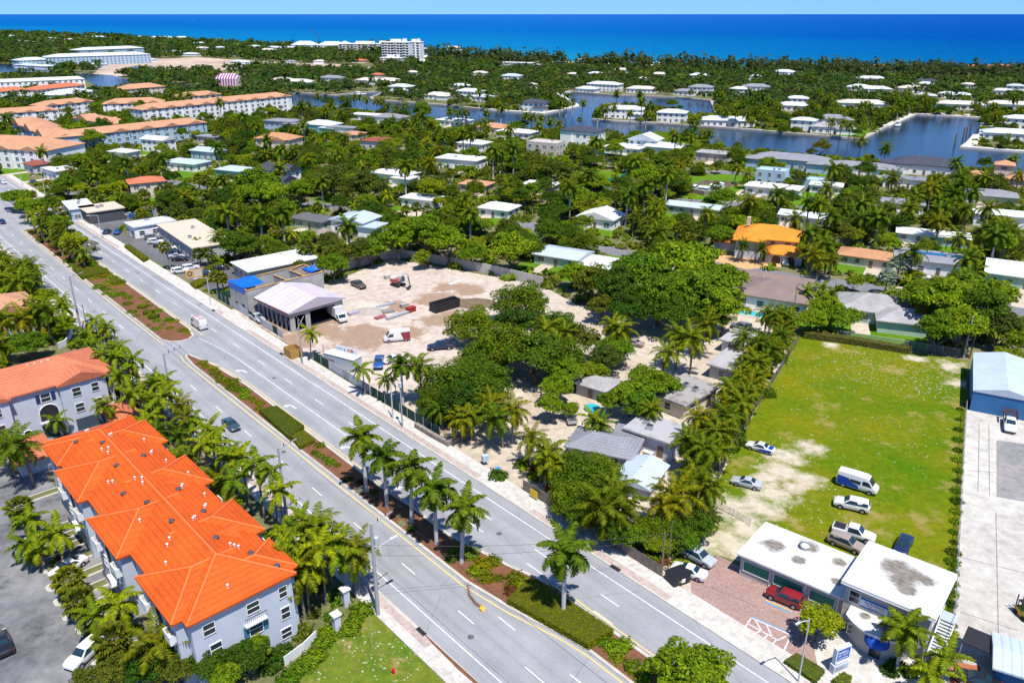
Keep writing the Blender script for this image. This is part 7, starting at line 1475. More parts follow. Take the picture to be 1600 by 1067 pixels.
# field rubble: pale stones scattered over the grass
b = MB(); r = random.Random(11); cnt = 0
dens = [(at(1430, 575), 16, 800), (at(575, 1040), 6, 150), (at(1330, 570), 18, 160), (at(1380, 620), 20, 170), (at(1478, 600), 8, 160), (at(1300, 640), 20, 60), (at(1400, 740), 22, 60), (at(1230, 745), 14, 200), (at(1180, 800), 10, 200), (at(1440, 690), 12, 80), (at(1260, 600), 14, 60)]
for c, R_, n in dens:
    for i in range(n):
        a, q = r.uniform(0, 2 * PI), R_ * math.sqrt(r.random()); p = c + Vector((q * math.cos(a), q * math.sin(a), 0))
        if not (inside(p, field_poly) or inside(p, corner_lawn)): continue
        s = r.uniform(.05, .14) * r.uniform(.7, 1.5); k = r.uniform(0, 6); h = s * .5
        P_ = [(p.x + s * math.cos(k + t) * r.uniform(.6, 1.2), p.y + s * math.sin(k + t) * r.uniform(.6, 1.2), .03) for t in (0, 1.26, 2.5, 3.77, 5.0)]
        b.add(P_ + [(p.x, p.y, .03 + h)], [(0, 1, 5), (1, 2, 5), (2, 3, 5), (3, 4, 5), (4, 0, 5)])
o = b.build('rubble', plain('pale_rubble', (.37, .335, .26), .9, .2, 3.0)); o['kind'] = 'stuff'; o['label'] = 'pale stones and litter scattered over the rough field'
# ================================================================ VEGETATION
def norm(a): return a / np.maximum(1e-9, np.linalg.norm(a, axis=1, keepdims=True))
def cards(P, Nn, size, aspect=.6):
    """Leaf-sized faces: one pointed quad at each point, square to its normal, turned at random."""
    n = len(P); Nn = norm(Nn); r = norm(rng.normal(size=(n, 3))); a = norm(np.cross(Nn, r)); b = np.cross(Nn, a)
    s = np.asarray(size).reshape(-1, 1) * rng.uniform(.65, 1.35, (n, 1)); bend = Nn * s * rng.uniform(-.25, .1, (n, 1))
    V = np.stack([P - a * s, P - b * s * aspect + bend, P + a * s, P + b * s * aspect + bend], 1).reshape(-1, 3)
    return V, np.arange(n * 4).reshape(-1, 4)
def npmesh(name, VF, mats, mi=None, extra=None):
    """One mesh from arrays of quads (V, F), plus an optional MB with its own material slot."""
    me = bpy.data.meshes.new(name); V = np.concatenate([v for v, f in VF]) if VF else np.zeros((0, 3)); off = 0; F = []
    for v, f in VF: F.append(f + off); off += len(v)
    fl = [tuple(x) for a in F for x in a.tolist()]; vl = V.tolist(); m = [0] * len(fl)
    if extra is not None:
        o = len(vl); vl += [list(p) for p in extra.v]; fl += [tuple(i + o for i in f) for f in extra.f]; m += [1] * len(extra.f)
    me.from_pydata(vl, [], fl)
    for q in (mats if isinstance(mats, (list, tuple)) else [mats]): me.materials.append(q)
    if extra is not None: me.polygons.foreach_set('material_index', m)
    me.update(); return me
bark = plain('grey_bark', (.16, .125, .10), .95, .35, 2.0); palm_bark = plain('palm_bark', (.23, .19, .155), .95, .3, 3.0); royal_bark = plain('royal_palm_bark', (.42, .41, .40), .85, .2, 1.5)
L_ = {k: leafmat('leaf_' + n, c) for k, n, c in (('shade', 'green', (.125, .20, .004)), ('ficus', 'dark', (.055, .105, .004)), ('olive', 'olive', (.09, .115, .010)), ('lime', 'lime', (.17, .22, .004)), ('coco', 'coconut_frond', (.145, .19, .006)), ('royal', 'royal_frond', (.125, .18, .006)),
      ('plume', 'plume_frond', (.18, .235, .005)), ('sabal', 'fan_frond', (.14, .16, .010)), ('silver', 'silver_frond', (.24, .30, .29)), ('date', 'date_frond', (.085, .13, .010)), ('pine', 'needle_grey_green', (.045, .07, .022)), ('gold', 'gold', (.21, .20, .004)), ('croton', 'croton', (.2, .06, .02)), ('grey', 'silver_grey', (.24, .25, .20)), ('coco2', 'yellow_frond', (.175, .185, .004)))}
L_['hedge'] = leafmat('leaf_clipped', (.15, .16, .002), .7, 1.25)
def limbs(mb, h, spread, n, seed, r0):
    r = random.Random(seed); fork = h * r.uniform(.28, .4); mb.tube([(0, 0, -.2), (.05 * h * r.uniform(-1, 1), .05 * h * r.uniform(-1, 1), fork * .6), (0, 0, fork)], [r0 * 1.25, r0, r0 * .85], 8)
    for i in range(n):
        a = 2 * PI * (i + r.uniform(-.3, .3)) / n; q = spread * r.uniform(.45, .8); z = h * r.uniform(.6, .85)
        mb.tube([(0, 0, fork * .92), (q * .4 * math.cos(a), q * .4 * math.sin(a), fork + (z - fork) * .45), (q * math.cos(a), q * math.sin(a), z)], [r0 * .55, r0 * .38, r0 * .12], 5, cap=False)
def broad(seed, R, h, flatk, nc, nl, leaf, gap=.2):
    """A broadleaf crown: leaf clumps spread through a dome with gaps between them."""
    g = np.random.default_rng(seed); C = []
    while len(C) < nc:
        d = g.normal(size=3); d /= np.linalg.norm(d)
        if d[2] < -.25: continue
        q = R * g.uniform(.42, .86) * (1 + .16 * math.sin(3 * math.atan2(d[1], d[0]) + seed)); c = np.array([d[0] * q, d[1] * q, h + d[2] * q * flatk])
        if all(np.linalg.norm(c - e) > R * gap for e in C) or g.random() < .04: C.append(c)
    VF = []
    for c in C:
        rr = R * g.uniform(.2, .33); n = int(nl * g.uniform(.7, 1.3)); d = norm(g.normal(size=(n, 3))); d[:, 2] = np.where(d[:, 2] < -.3, -d[:, 2], d[:, 2]); rad_ = rr * g.uniform(.55, 1.08, (n, 1)) ** .6
        P = c + d * rad_ * np.array([1, 1, .72]); Nn = d + np.array([0, 0, .55]) + g.normal(size=(n, 3)) * .45
        VF.append(cards(P, Nn, leaf))
    return VF
def frond(V, F, az, el, L, droop, nleaf, ll, wd, rise=.0, plume=False, hang=.35):
    """One pinnate frond: an arching rachis with leaflets along both sides."""
    r = rng; p = np.zeros(3); a = el; st = L / nleaf; ca, sa = math.cos(az), math.sin(az); side = np.array([-sa, ca, 0])
    for i in range(nleaf):
        t = (i + 1) / nleaf; d = np.array([ca * math.cos(a), sa * math.cos(a), math.sin(a)]); q = p + d * st; up = np.cross(d, side); up = up if up[2] > 0 else -up
        if i == 0 or i % 2 == 0:
            o = len(V); w = .045 * (1 - t) + .012; V += [p - side * w, p + side * w, q + d * st + side * w, q + d * st - side * w]; F.append((o, o + 1, o + 2, o + 3))
        if t > .12:
            l = ll * math.sin(PI * min(1, .18 + t * .80)) ** .7
            for s in (-1, 1):
                ang = r.uniform(.35, .7); k = r.uniform(-.1, .25) if not plume else r.uniform(-1.0, 1.0)
                tip = p + (side * s * math.cos(ang) + d * math.sin(ang)) * l + up * l * k - np.array([0, 0, 1]) * l * hang * r.uniform(.6, 1.3)
                mid = p * .45 + tip * .55 + up * l * .10; o = len(V)
                V += [p - d * wd * .5, p + d * wd * .5, mid + d * wd * .45, tip, mid - d * wd * .45]; F.append((o, o + 1, o + 2, o + 3, o + 4))
        p = q; a -= droop / nleaf * (.5 + t)
dead_m = plain('dry_frond', (.24, .15, .06), .9, .3)
def palmcrown(name, n, L, el_range, droop, nleaf, ll, wd, mat, plume=False, hang=.35, seed=0, dead=0):
    global rng
    keep = rng; rng = np.random.default_rng(seed); V, F = [], []; ga = 2.39996
    for i in range(n):
        t = i / (n - 1); el = el_range[1] + (el_range[0] - el_range[1]) * t + rng.uniform(-.12, .12)
        frond(V, F, i * ga + rng.uniform(-.2, .2), el, L * rng.uniform(.85, 1.1), droop * (1 - .3 * (1 - t)) * rng.uniform(.85, 1.15), nleaf, ll, wd, plume=plume, hang=hang)
    nf = len(F)
    for i in range(dead): frond(V, F, i * 2.1 + seed, -.75 - .2 * i, L * .8, .9, nleaf, ll * .6, wd, hang=.7)
    rng = keep
    me = bpy.data.meshes.new(name); me.from_pydata([tuple(v) for v in V], [], F); me.materials.append(mat); me.materials.append(dead_m); me.polygons.foreach_set('material_index', [0] * nf + [1] * (len(F) - nf)); me.update(); return me
def fancrown(name, n, R, mat, seed, blades=9):
    g = np.random.default_rng(seed); V, F = [], []
    for i in range(n):
        z = 1 - 1.75 * (i + .5) / n; a = i * 2.39996; q = math.sqrt(max(0, 1 - z * z)); d = np.array([q * math.cos(a), q * math.sin(a), z * .9 + .05]); d /= np.linalg.norm(d); c = d * R * g.uniform(.42, .6)
        side = np.cross(d, [0, 0, 1.0]); side /= max(1e-6, np.linalg.norm(side)); up = np.cross(side, d); o = len(V); V += [np.zeros(3), c - side * .03, c + side * .03]; F.append((o, o + 1, o + 2))
        for k in range(blades):
            th = -1.35 + 2.7 * k / (blades - 1); e = d * math.cos(th) + side * math.sin(th); l = R * g.uniform(.42, .58) * (1 - .18 * abs(th)); tip = c + e * l - np.array([0, 0, .30 * l]) + up * .05
            pr = np.cross(e, up); pr /= max(1e-6, np.linalg.norm(pr)); o = len(V); V += [c, c + e * l * .6 + pr * l * .17 + up * .05, tip, c + e * l * .6 - pr * l * .17 - up * .03]; F.append((o, o + 1, o + 2, o + 3))
    me = bpy.data.meshes.new(name); me.from_pydata([tuple(v) for v in V], [], F); me.materials.append(mat); me.update(); return me
def trunkmesh(name, r0, r1, curve, mat, bulge=0):
    b = MB(); n = 9; b.tube([(curve * (i / n) ** 1.8, .25 * curve * math.sin(i / n * PI), i / n if i else -.02) for i in range(n + 1)], [(r0 + (r1 - r0) * (i / n)) * (1 + bulge * math.exp(-((i / n - .35) / .25) ** 2)) * (1.35 if i == 0 else 1) for i in range(n + 1)], 9); return b.mesh(name, mat, True)
def join_extra(b, me, mi, dz=0, dx=0, s=1.0):
    o = len(b.v); b.v += [(v.co.x * s + dx, v.co.y * s, v.co.z * s + dz) for v in me.vertices]; b.f += [tuple(i + o for i in p.vertices) for p in me.polygons]; b.m += [mi] * len(me.polygons)
PROTO = {}
coco_t = [trunkmesh('trunk', .2, .13, c, palm_bark) for c in (.9, -.6, .2)]; royal_t = [trunkmesh('trunk', .27, .2, 0, royal_bark, .18)]; slim_t = [trunkmesh('trunk', .13, .09, .15, palm_bark)]; sabal_t = [trunkmesh('trunk', .2, .17, .1, palm_bark)]
PROTO['coconut_palm'] = dict(trunks=[(coco_t[i], (.9, -.6, .2)[i]) for i in range(3)], crowns=[palmcrown('crown', 21, 4.3, (-.55, 1.25), 1.7, 30, .95, .13, L_['coco' if s != 2 else 'coco2'], seed=s, dead=s + 2) for s in range(3)], h=8, phrase=('tall arching coconut palm', 'coconut palm'), cat='palm tree')
PROTO['royal_palm'] = dict(trunks=[(royal_t[0], 0)], crowns=[palmcrown('crown', 20, 3.9, (-.65, 1.2), 1.65, 34, 1.0, .18, L_['royal'], hang=.42, seed=10 + s) for s in range(2)], h=10, phrase=('smooth-trunked royal palm', 'royal palm'), cat='palm tree')
PROTO['plume_palm'] = dict(trunks=[(slim_t[0], .15)], crowns=[palmcrown('crown', 12, 2.9, (-.45, 1.15), 1.8, 26, .6, .15, L_['plume'], hang=.4, seed=20 + s, dead=s) for s in range(3)], h=6, phrase=('slim feathery palm', 'slim feathery palm'), cat='palm tree')
PROTO['sabal_palm'] = dict(trunks=[(sabal_t[0], .1)], crowns=[fancrown('crown', 34, 1.9, L_['sabal'], 30 + s) for s in range(3)], h=6, phrase=('round-headed fan palm', 'round-headed fan palm'), cat='palm tree')
PROTO['silver_palm'] = dict(trunks=[(sabal_t[0], .1)], crowns=[fancrown('crown', 30, 2.6, L_['silver'], 40)], h=5, phrase=('silvery blue fan palm', 'silver fan palm'), cat='palm tree')
PROTO['date_palm'] = dict(trunks=[(trunkmesh('trunk', .34, .3, 0, palm_bark), 0)], crowns=[palmcrown('crown', 38, 3.3, (-.5, 1.3), .9, 26, .5, .1, L_['date'], hang=.1, seed=50)], h=5, phrase=('stiff-fronded date palm', 'date palm'), cat='palm tree')
def trees(kind, mat, specs, phrase, r0=.28, limb=6):
    trunks, crowns = [], []
    for i, (R, h, fk, nc, nl, leaf) in enumerate(specs):
        b = MB(); limbs(b, h + .1, R, limb, 60 + i, r0); trunks.append((b.mesh('trunk', bark), 0)); crowns.append(npmesh('crown', broad(100 + i * 7 + len(kind), R, h, fk, nc, nl, leaf), mat))
    PROTO[kind] = dict(trunks=trunks, crowns=crowns, h=None, phrase=phrase, cat='tree')
trees('shade_tree', L_['shade'], [(4.6, 5.2, .62, 46, 130, .26), (5.2, 5.0, .5, 52, 130, .27), (4.0, 5.6, .85, 42, 120, .25)], ('leafy green shade tree', 'green shade tree'))
trees('ficus_tree', L_['ficus'], [(5.0, 5.6, .66, 50, 130, .25), (4.4, 5.4, .8, 44, 130, .24)], ('dense dark green tree', 'dark green tree'), .34)
trees('olive_tree', L_['olive'], [(4.8, 5.2, .66, 46, 130, .23), (4.2, 5.0, .8, 42, 120, .22)], ('dull olive-green tree', 'olive-green tree'))
trees('lime_tree', L_['lime'], [(3.6, 4.2, .72, 38, 120, .22), (4.2, 4.4, .6, 42, 120, .24)], ('yellow-green leafy tree', 'yellow-green tree'), .2)
L_['dome'] = leafmat('leaf_dome', (.095, .15, .004))
trees('dome_tree', L_['dome'], [(5.0, 3.3, .95, 74, 150, .19), (5.2, 3.0, .85, 74, 150, .2)], ('broad low-skirted green tree', 'broad low tree'), .3)
trees('beach_pine', L_['pine'], [(3.4, 9.5, 1.9, 40, 70, .34), (3.0, 8.6, 2.2, 36, 70, .32)], ('feathery grey-green pine', 'grey-green pine'), .3, 9)
gr_me = npmesh('crown', broad(777, 3.4, 3.6, .75, 22, 110, .26), L_['grey']); PROTO['silver_tree'] = dict(trunks=[PROTO['lime_tree']['trunks'][0]], crowns=[gr_me], h=None, phrase=('silvery grey-leaved tree', 'silvery tree'), cat='tree')
def bushmesh(seed, mat, n=420, leaf=.13, fl=.75):
    g = np.random.default_rng(seed); d = norm(g.normal(size=(n, 3))); d[:, 2] = np.abs(d[:, 2]); q = g.uniform(.6, 1.05, (n, 1)) * (1 + .22 * np.sin(d[:, :1] * 7 + seed) * np.cos(d[:, 1:2] * 6)); P = d * q * np.array([1, 1, fl]); return npmesh('foliage', [cards(P, d + g.normal(size=(n, 3)) * .5 + [0, 0, .3], leaf)], mat)
BUSH = {'green': [bushmesh(1, L_['shade']), bushmesh(2, L_['shade'])], 'hedge': [bushmesh(3, L_['hedge']), bushmesh(4, L_['hedge'])], 'gold': [bushmesh(5, L_['gold']), bushmesh(6, L_['lime'])], 'dark': [bushmesh(7, L_['ficus']), bushmesh(8, L_['olive'])], 'croton': [bushmesh(9, L_['croton'])], 'grey': [bushmesh(10, L_['grey'])]}
twig = MB(); 
for i in range(5): twig.tube([(0, 0, -.05), (.3 * math.cos(i * 1.3), .3 * math.sin(i * 1.3), .5)], [.05, .02], 4, cap=False)
twig_me = twig.mesh('stems', bark)
COUNT = {}; TREES = []
rt = random.Random(21)
JOINED = {}
def joined(kind, i, j):
    """Trunk and crown as one mesh, for trees too small in the photograph to show their parts."""
    k = (kind, i, j)
    if k not in JOINED:
        p = PROTO[kind]; b = MB(); tm, dx = p['trunks'][i]; cm = p['crowns'][j]; h = p['h']
        if h: b.v += [(v.co.x, v.co.y, v.co.z * h) for v in tm.vertices]; b.f += [tuple(q.vertices) for q in tm.polygons]; b.m += [0] * len(tm.polygons); join_extra(b, cm, 1, h, dx)
        else: join_extra(b, tm, 0); join_extra(b, cm, 1)
        JOINED[k] = b.mesh(kind, [tm.materials[0], cm.materials[0]])
    return JOINED[k]
def tree(kind, P, h=None, s=1.0, label=None, far=None, group=None, cr=None):
    """A tree of its kind at P: h trunk height for palms, s overall size for broadleaf trees."""
    p = PROTO[kind]; P = Vector((P[0], P[1], 0)); COUNT[kind] = COUNT.get(kind, 0) + 1; rz = rt.uniform(0, 2 * PI); far = P.length > 300 if far is None else far
    i = rt.randrange(len(p['trunks'])); j = rt.randrange(len(p['crowns'])) if p['h'] else i
    if far:
        t = obj(kind, joined(kind, i, j), None, P, rz)
        k = (h / p['h'] if p['h'] else s); t.scale = (s, s, k) if p['h'] else (s * rt.uniform(.9, 1.1), s * rt.uniform(.9, 1.1), s * rt.uniform(.85, 1.15)); t['category'] = p['cat']
        if p['h']: t.scale = (s * .5 + k * .5,) * 2 + (k,)
    else:
        t = thing(kind, P, rz, '', p['cat']); tm, dx = p['trunks'][i]
        if p['h']: t.rotation_euler = (rt.gauss(0, .035), rt.gauss(0, .035), rz)
        if p['h']:
            obj('trunk', tm, t, scale=(s, s, h)); obj('crown', p['crowns'][j], t, (dx * s, 0, h), rt.uniform(0, 6), (cr or s,) * 3)
        else:
            q = rt.uniform(.9, 1.12); t.scale = (s, s, s * q); obj('trunk', tm, t); obj('crown', p['crowns'][j], t)
    t['group'] = group or {'palm tree': 'palms', 'tree': 'broadleaf trees'}[p['cat']]
    if label: t['label'] = label
    else: t['auto'] = p['phrase'][0 if not far else 1]
    TREES.append((P.x, P.y, 3.0 if p['h'] else 4.4 * s)); return t
def crownat(u, v, hc): q = at(u, v, hc); return Vector((q.x, q.y, 0))
def bush(P, r, kind, fl=1.0, phrase=None, group='shrubs'):
    me = rt.choice(BUSH[kind]); t = thing('shrub', Vector((P[0], P[1], .02)), rt.uniform(0, 6), '', 'shrub', group); obj('foliage', me, t, scale=(r, r, r * fl)); obj('stems', twig_me, t, scale=(r, r, r * fl))
    t['auto'] = phrase or {'green': 'green leafy shrub', 'hedge': 'low rounded green shrub', 'gold': 'golden-green shrub', 'dark': 'dark green shrub', 'croton': 'reddish shrub', 'grey': 'grey-leaved shrub'}[kind]; return t
def hedge(P, h, mat, label, z0=.1, dens=70, leaf=.1, rag=.03):
    """A clipped hedge over the ground polygon P: dark inside, leaf faces over its top and sides."""
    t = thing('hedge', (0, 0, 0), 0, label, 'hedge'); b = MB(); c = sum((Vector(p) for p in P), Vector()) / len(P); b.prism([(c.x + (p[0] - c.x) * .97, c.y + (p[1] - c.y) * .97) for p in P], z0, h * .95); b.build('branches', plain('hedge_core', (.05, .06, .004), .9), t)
    xs, ys = [p[0] for p in P], [p[1] for p in P]; pt, nm = [], []; A = (max(xs) - min(xs)) * (max(ys) - min(ys)); n = int(A * dens)
    X = rng.uniform(min(xs), max(xs), n); Y = rng.uniform(min(ys), max(ys), n)
    for x, y in zip(X, Y):
        if inside((x, y), P): pt.append((x, y, h + rng.normal() * rag)); nm.append((rng.normal() * .22, rng.normal() * .22, 1))
    for i in range(len(P)):
        a, d = Vector(P[i - 1]), Vector(P[i]); e = d - a; L = e.length; n_ = Vector((e.y, -e.x, 0)).normalized(); n_ = n_ if n_.dot((a + d) / 2 - c) > 0 else -n_
        for k in range(int(L * h * dens)): q = a + e * rng.random() + n_ * rng.normal() * rag; pt.append((q.x, q.y, z0 + rng.random() * (h - z0))); nm.append((n_.x + rng.normal() * .4, n_.y + rng.normal() * .4, .3 + rng.normal() * .3))
    me = npmesh('leaves', [cards(np.array(pt), np.array(nm), leaf)], mat); obj('leaves', me, t); return t
# ---------------------------------------------------------------- the median: royal palms, clipped hedges, shrubs
for i, (u, v, h) in enumerate(((573, 769, 9.6), (605, 793, 8.6), (643, 818, 9.0), (682, 850, 9.2), (721, 880, 8.6), (880, 961, 9.4))):
    tree('royal_palm', at(u, v), h, 1.0, ('first', 'second', 'third', 'fourth', 'fifth', 'lone')[i] + (' royal palm in the median row, counted from the far end' if i < 5 else ' royal palm rising from the clipped hedge in the median'), cr=.98 if i < 5 else 1.05)
hm = L_['hedge']
def HP(L, h): return [crownat(u, v, h) for u, v in L]
hedge(HP([(404, 639), (432, 633), (475, 664), (452, 682)], 1.0), 1.0, hm, 'large clipped rectangular hedge in the median'); hedge(HP([(455, 680), (473, 671), (492, 686), (468, 697)], .9), .9, hm, 'smaller clipped hedge next to the large rectangular one')
hedge(HP([(792, 934), (828, 901), (862, 916), (862, 928), (878, 930), (890, 936), (959, 982), (920, 1006), (860, 972)], 1.1), 1.1, hm, 'big clipped hedge round the lone royal palm'); mark('the lone palm hedge', at(870, 960))
hedge(HP([(112, 417), (120, 415), (130, 419), (150, 415), (168, 419), (171, 425), (150, 428), (128, 433)], .9), .9, hm, 'U-shaped clipped hedge in the far median'); mark('the far median beds', road(215, 54))
for i, (u, v) in enumerate(((223, 482), (233, 491), (241, 498))): hedge([at(u, v) + Vector((x, y, 0)) for x, y in ((-1, -1), (1, -1), (1, 1), (-1, 1))], .9, hm, ('farthest', 'middle', 'nearest')[i] + ' of three clipped cube hedges in the far median', dens=70)
for L, lab in (([(194, 383), (202, 381), (232, 402), (224, 406)], 'long clipped hedge along the shop car park'), ([(297, 441), (322, 430), (330, 434), (305, 448)], 'curved clipped hedge by the tan shop sign'), ([(318, 418), (338, 410), (345, 414), (325, 422)], 'rounded hedge beside the dark cars'), ([(1017, 216), (1022, 213), (1107, 222), (1108, 232), (1060, 246)], 'tall clipped hedge beside the canal')):
    hedge(HP(L, 1.0), 1.0 if 'tall' not in lab else 4.0, hm if 'tall' not in lab else L_['shade'], lab, leaf=.16 if 'tall' not in lab else .35, dens=40 if 'tall' not in lab else 8)
mb_r = random.Random(8)
for a in np.arange(141, 157, 2.2): bush(road(a, 51.9 + mb_r.uniform(0, 1.2)), mb_r.uniform(1.0, 1.5), mb_r.choice(('hedge', 'hedge', 'gold')), .8, group='low shrubs in the near median')
for a in np.arange(126, 146, 1.6): bush(road(a, 52.6 + mb_r.uniform(-.7, 1.2)), mb_r.uniform(.9, 1.3), mb_r.choice(('hedge', 'green')), .8, group='low shrubs in the near median')
for a in np.arange(102, 111, 1.5): bush(road(a, 52.6 + mb_r.uniform(-1.0, 1.4)), mb_r.uniform(.7, 1.1), mb_r.choice(('hedge', 'green')), .9, group='low shrubs in the near median')
for a in np.arange(80, 99, 1.9): bush(road(a, 52.6 + mb_r.uniform(-1.2, 1.4)), mb_r.uniform(.5, 1.0), mb_r.choice(('croton', 'dark', 'dark', 'grey')), .8, group='low shrubs in the near median')
for u, v, r, k in ((735, 868, 1.6, 'green'), (715, 862, 1.3, 'green'), (705, 873, 1.2, 'dark'), (742, 895, 1.3, 'gold'), (755, 885, 1.5, 'hedge'), (770, 880, 1.4, 'hedge'), (760, 905, 1.3, 'hedge'), (780, 905, .9, 'hedge'), (805, 905, 1.4, 'hedge'), (815, 915, 1.3, 'gold'), (800, 925, 1.2, 'croton'), (795, 918, .8, 'hedge'), (945, 1005, 1.2, 'green'), (960, 1015, 1.5, 'green'), (975, 1010, 1.3, 'green'), (965, 1030, 1.0, 'gold'), (990, 1045, 1.3, 'gold'), (1005, 1060, 1.2, 'gold'), (1020, 1045, 1.2, 'green'), (1000, 1040, .5, 'grey')): bush(at(u, v), r, k, .85, group='low shrubs in the near median')
for a in np.arange(176, 245, 1.7):
    for q in range(2):
        if mb_r.random() < .72: bush(road(a, mb_r.choice((51.8, 52.6, 54.3, 56.6, 57.0)) + mb_r.uniform(-.4, .4)), mb_r.uniform(.8, 1.5), mb_r.choice(('hedge', 'green', 'green', 'gold')), .6, group='low shrubs in the far median')
tree('lime_tree', at(120, 407), s=1.15, label='flat-topped yellow-green tree in the far median'); tree('silver_tree', at(140, 408), s=1.05, label='silvery grey tree beside the flat-topped one in the far median')
for u, v, k, s in ((100, 380, 'shade_tree', 1.0), (85, 370, 'olive_tree', .9), (62, 350, 'shade_tree', 1.0), (45, 340, 'lime_tree', 1.1), (35, 332, 'shade_tree', 1.0), (80, 345, 'ficus_tree', .9), (25, 328, 'lime_tree', 1.0)): tree(k, at(u, v), s=s)
for u, v, h in ((108, 368, 6), (98, 352, 6), (85, 340, 5.5), (70, 345, 6), (55, 330, 6)): tree('sabal_palm', at(u, v), h, 1.25)
tree('shade_tree', crownat(1076, 1045, 4.5), s=.84, label='round leafy tree at the near end of the median'); tree('lime_tree', crownat(1280, 966, 3.4), s=.74, label='bright yellow-green tree in front of the white office'); mark('the near end of the median', at(1060, 1060))
# ---------------------------------------------------------------- palms round the orange townhouses
pr = random.Random(33)
for a in np.arange(74, 172, 3.1):
    for b_, kd in ((34.5, 0), (37.2, 1), (31.8, 2)):
        if pr.random() < .34: continue
        aa = a + pr.uniform(-1.2, 1.2); bb = b_ + pr.uniform(-.9, .9)
        if aa > 150 and bb < 34: continue
        if pr.random() < .72: tree('plume_palm', road(aa, bb), pr.uniform(6.0, 10.2), pr.uniform(1.0, 1.3), far=False)
        else: tree('coconut_palm', road(aa, bb), pr.uniform(5.0, 7.5), .75, far=False, cr=pr.uniform(.6, .8))
for a in np.arange(74, 170, 3.6): bush(road(a, 36 + pr.uniform(-3, 2.2)), pr.uniform(.9, 1.7), pr.choice(('dark', 'green', 'dark', 'gold')), .9, group='shrubs under the roadside palms')
tree('coconut_palm', crownat(467, 893, 7.0), 7.0, 1.0, 'big yellowish coconut palm at the near end of the orange townhouse', far=False); tree('coconut_palm', crownat(495, 830, 8.0), 8.0, 1.0, 'tall coconut palm between the orange townhouse and the gate pillars', far=False); tree('coconut_palm', crownat(545, 850, 7.5), 7.5, .8, far=False, cr=.8); tree('plume_palm', crownat(556, 870, 6.0), 6.0, 1.2, far=False); tree('coconut_palm', crownat(440, 920, 6.0), 6.0, .8, far=False, cr=.75); tree('plume_palm', crownat(425, 880, 7.5), 7.5, 1.2, far=False); tree('plume_palm', crownat(450, 850, 8.0), 8.0, 1.2, far=False); tree('royal_palm', crownat(391, 935, 6.0), 6.0, .8, 'slender palm leaning against the end wall of the orange townhouse', far=False, cr=.8)
tree('coconut_palm', crownat(33, 688, 8.0), 8.0, 1.1, 'big dark coconut palm before the salmon townhouse', far=False); tree('coconut_palm', crownat(245, 1000, 5.0), 5.0, 1.0, 'low spreading coconut palm at the townhouse corner', far=False); tree('coconut_palm', crownat(8, 690, 6.0), 6.0, .9, far=False)
for u, v, hc, k, s in ((28, 793, 3.4, 'sabal_palm', 1.1), (46, 812, 4.0, 'plume_palm', 1.15), (60, 858, 3.2, 'plume_palm', 1.0), (86, 832, 5.6, 'plume_palm', 1.35), (40, 850, 3.4, 'plume_palm', 1.1), (110, 903, 3.2, 'sabal_palm', 1.15), (126, 938, 3.2, 'sabal_palm', 1.15), (150, 962, 3.2, 'plume_palm', 1.1), (186, 942, 4.6, 'plume_palm', 1.2), (175, 995, 3.4, 'sabal_palm', 1.25), (92, 655, 4.2, 'plume_palm', 1.0), (28, 632, 4.2, 'plume_palm', 1.0), (140, 612, 5.5, 'plume_palm', 1.0), (163, 632, 5.2, 'coconut_palm', .7), (95, 622, 4.8, 'plume_palm', 1.0), (5, 640, 5.0, 'plume_palm', 1.1)): tree(k, crownat(u, v, hc), hc, s, far=False)
for u, v, hc, k, s in ((322, 1035, 2.6, 'ficus_tree', .52), (280, 1050, 2.5, 'olive_tree', .5), (235, 1045, 2.6, 'ficus_tree', .55), (180, 1050, 2.4, 'olive_tree', .5), (385, 1022, 2.6, 'ficus_tree', .5), (395, 1010, 2.2, 'shade_tree', .42), (140, 1062, 2.4, 'olive_tree', .45), (350, 1060, 2.0, 'shade_tree', .4)): tree(k, crownat(u, v, hc), s=s, far=False)
for L, k in (([(450, 1065), (470, 1045), (490, 1030), (505, 1005), (512, 990), (520, 965), (545, 985), (555, 970), (565, 955)], 'green'), ([(425, 1040), (440, 1020), (470, 990), (490, 960), (430, 990)], 'dark')):
    for u, v in L: bush(at(u, v), pr.uniform(1.0, 1.7), k, .8, group='shrubs round the corner lawn')
for i in range(22): bush(V2(*pr.choice(((30, 800), (55, 830), (70, 860), (90, 890), (105, 910), (120, 950), (150, 975), (175, 1000), (200, 960), (215, 990), (235, 1010))))[:2] + (0,) if False else at(pr.uniform(20, 220), 0 + 0) if False else at(*[(30, 800), (50, 828), (64, 868), (82, 880), (98, 900), (112, 918), (128, 948), (152, 975), (176, 1005), (196, 965), (212, 985), (240, 1012), (36, 815), (70, 845), (92, 872), (140, 985), (164, 1035), (190, 1020), (210, 1030), (130, 935), (105, 925), (58, 850)][i]), pr.uniform(.6, 1.2), pr.choice(('green', 'gold', 'dark', 'croton')), .8, group='shrubs in the townhouse car park beds')
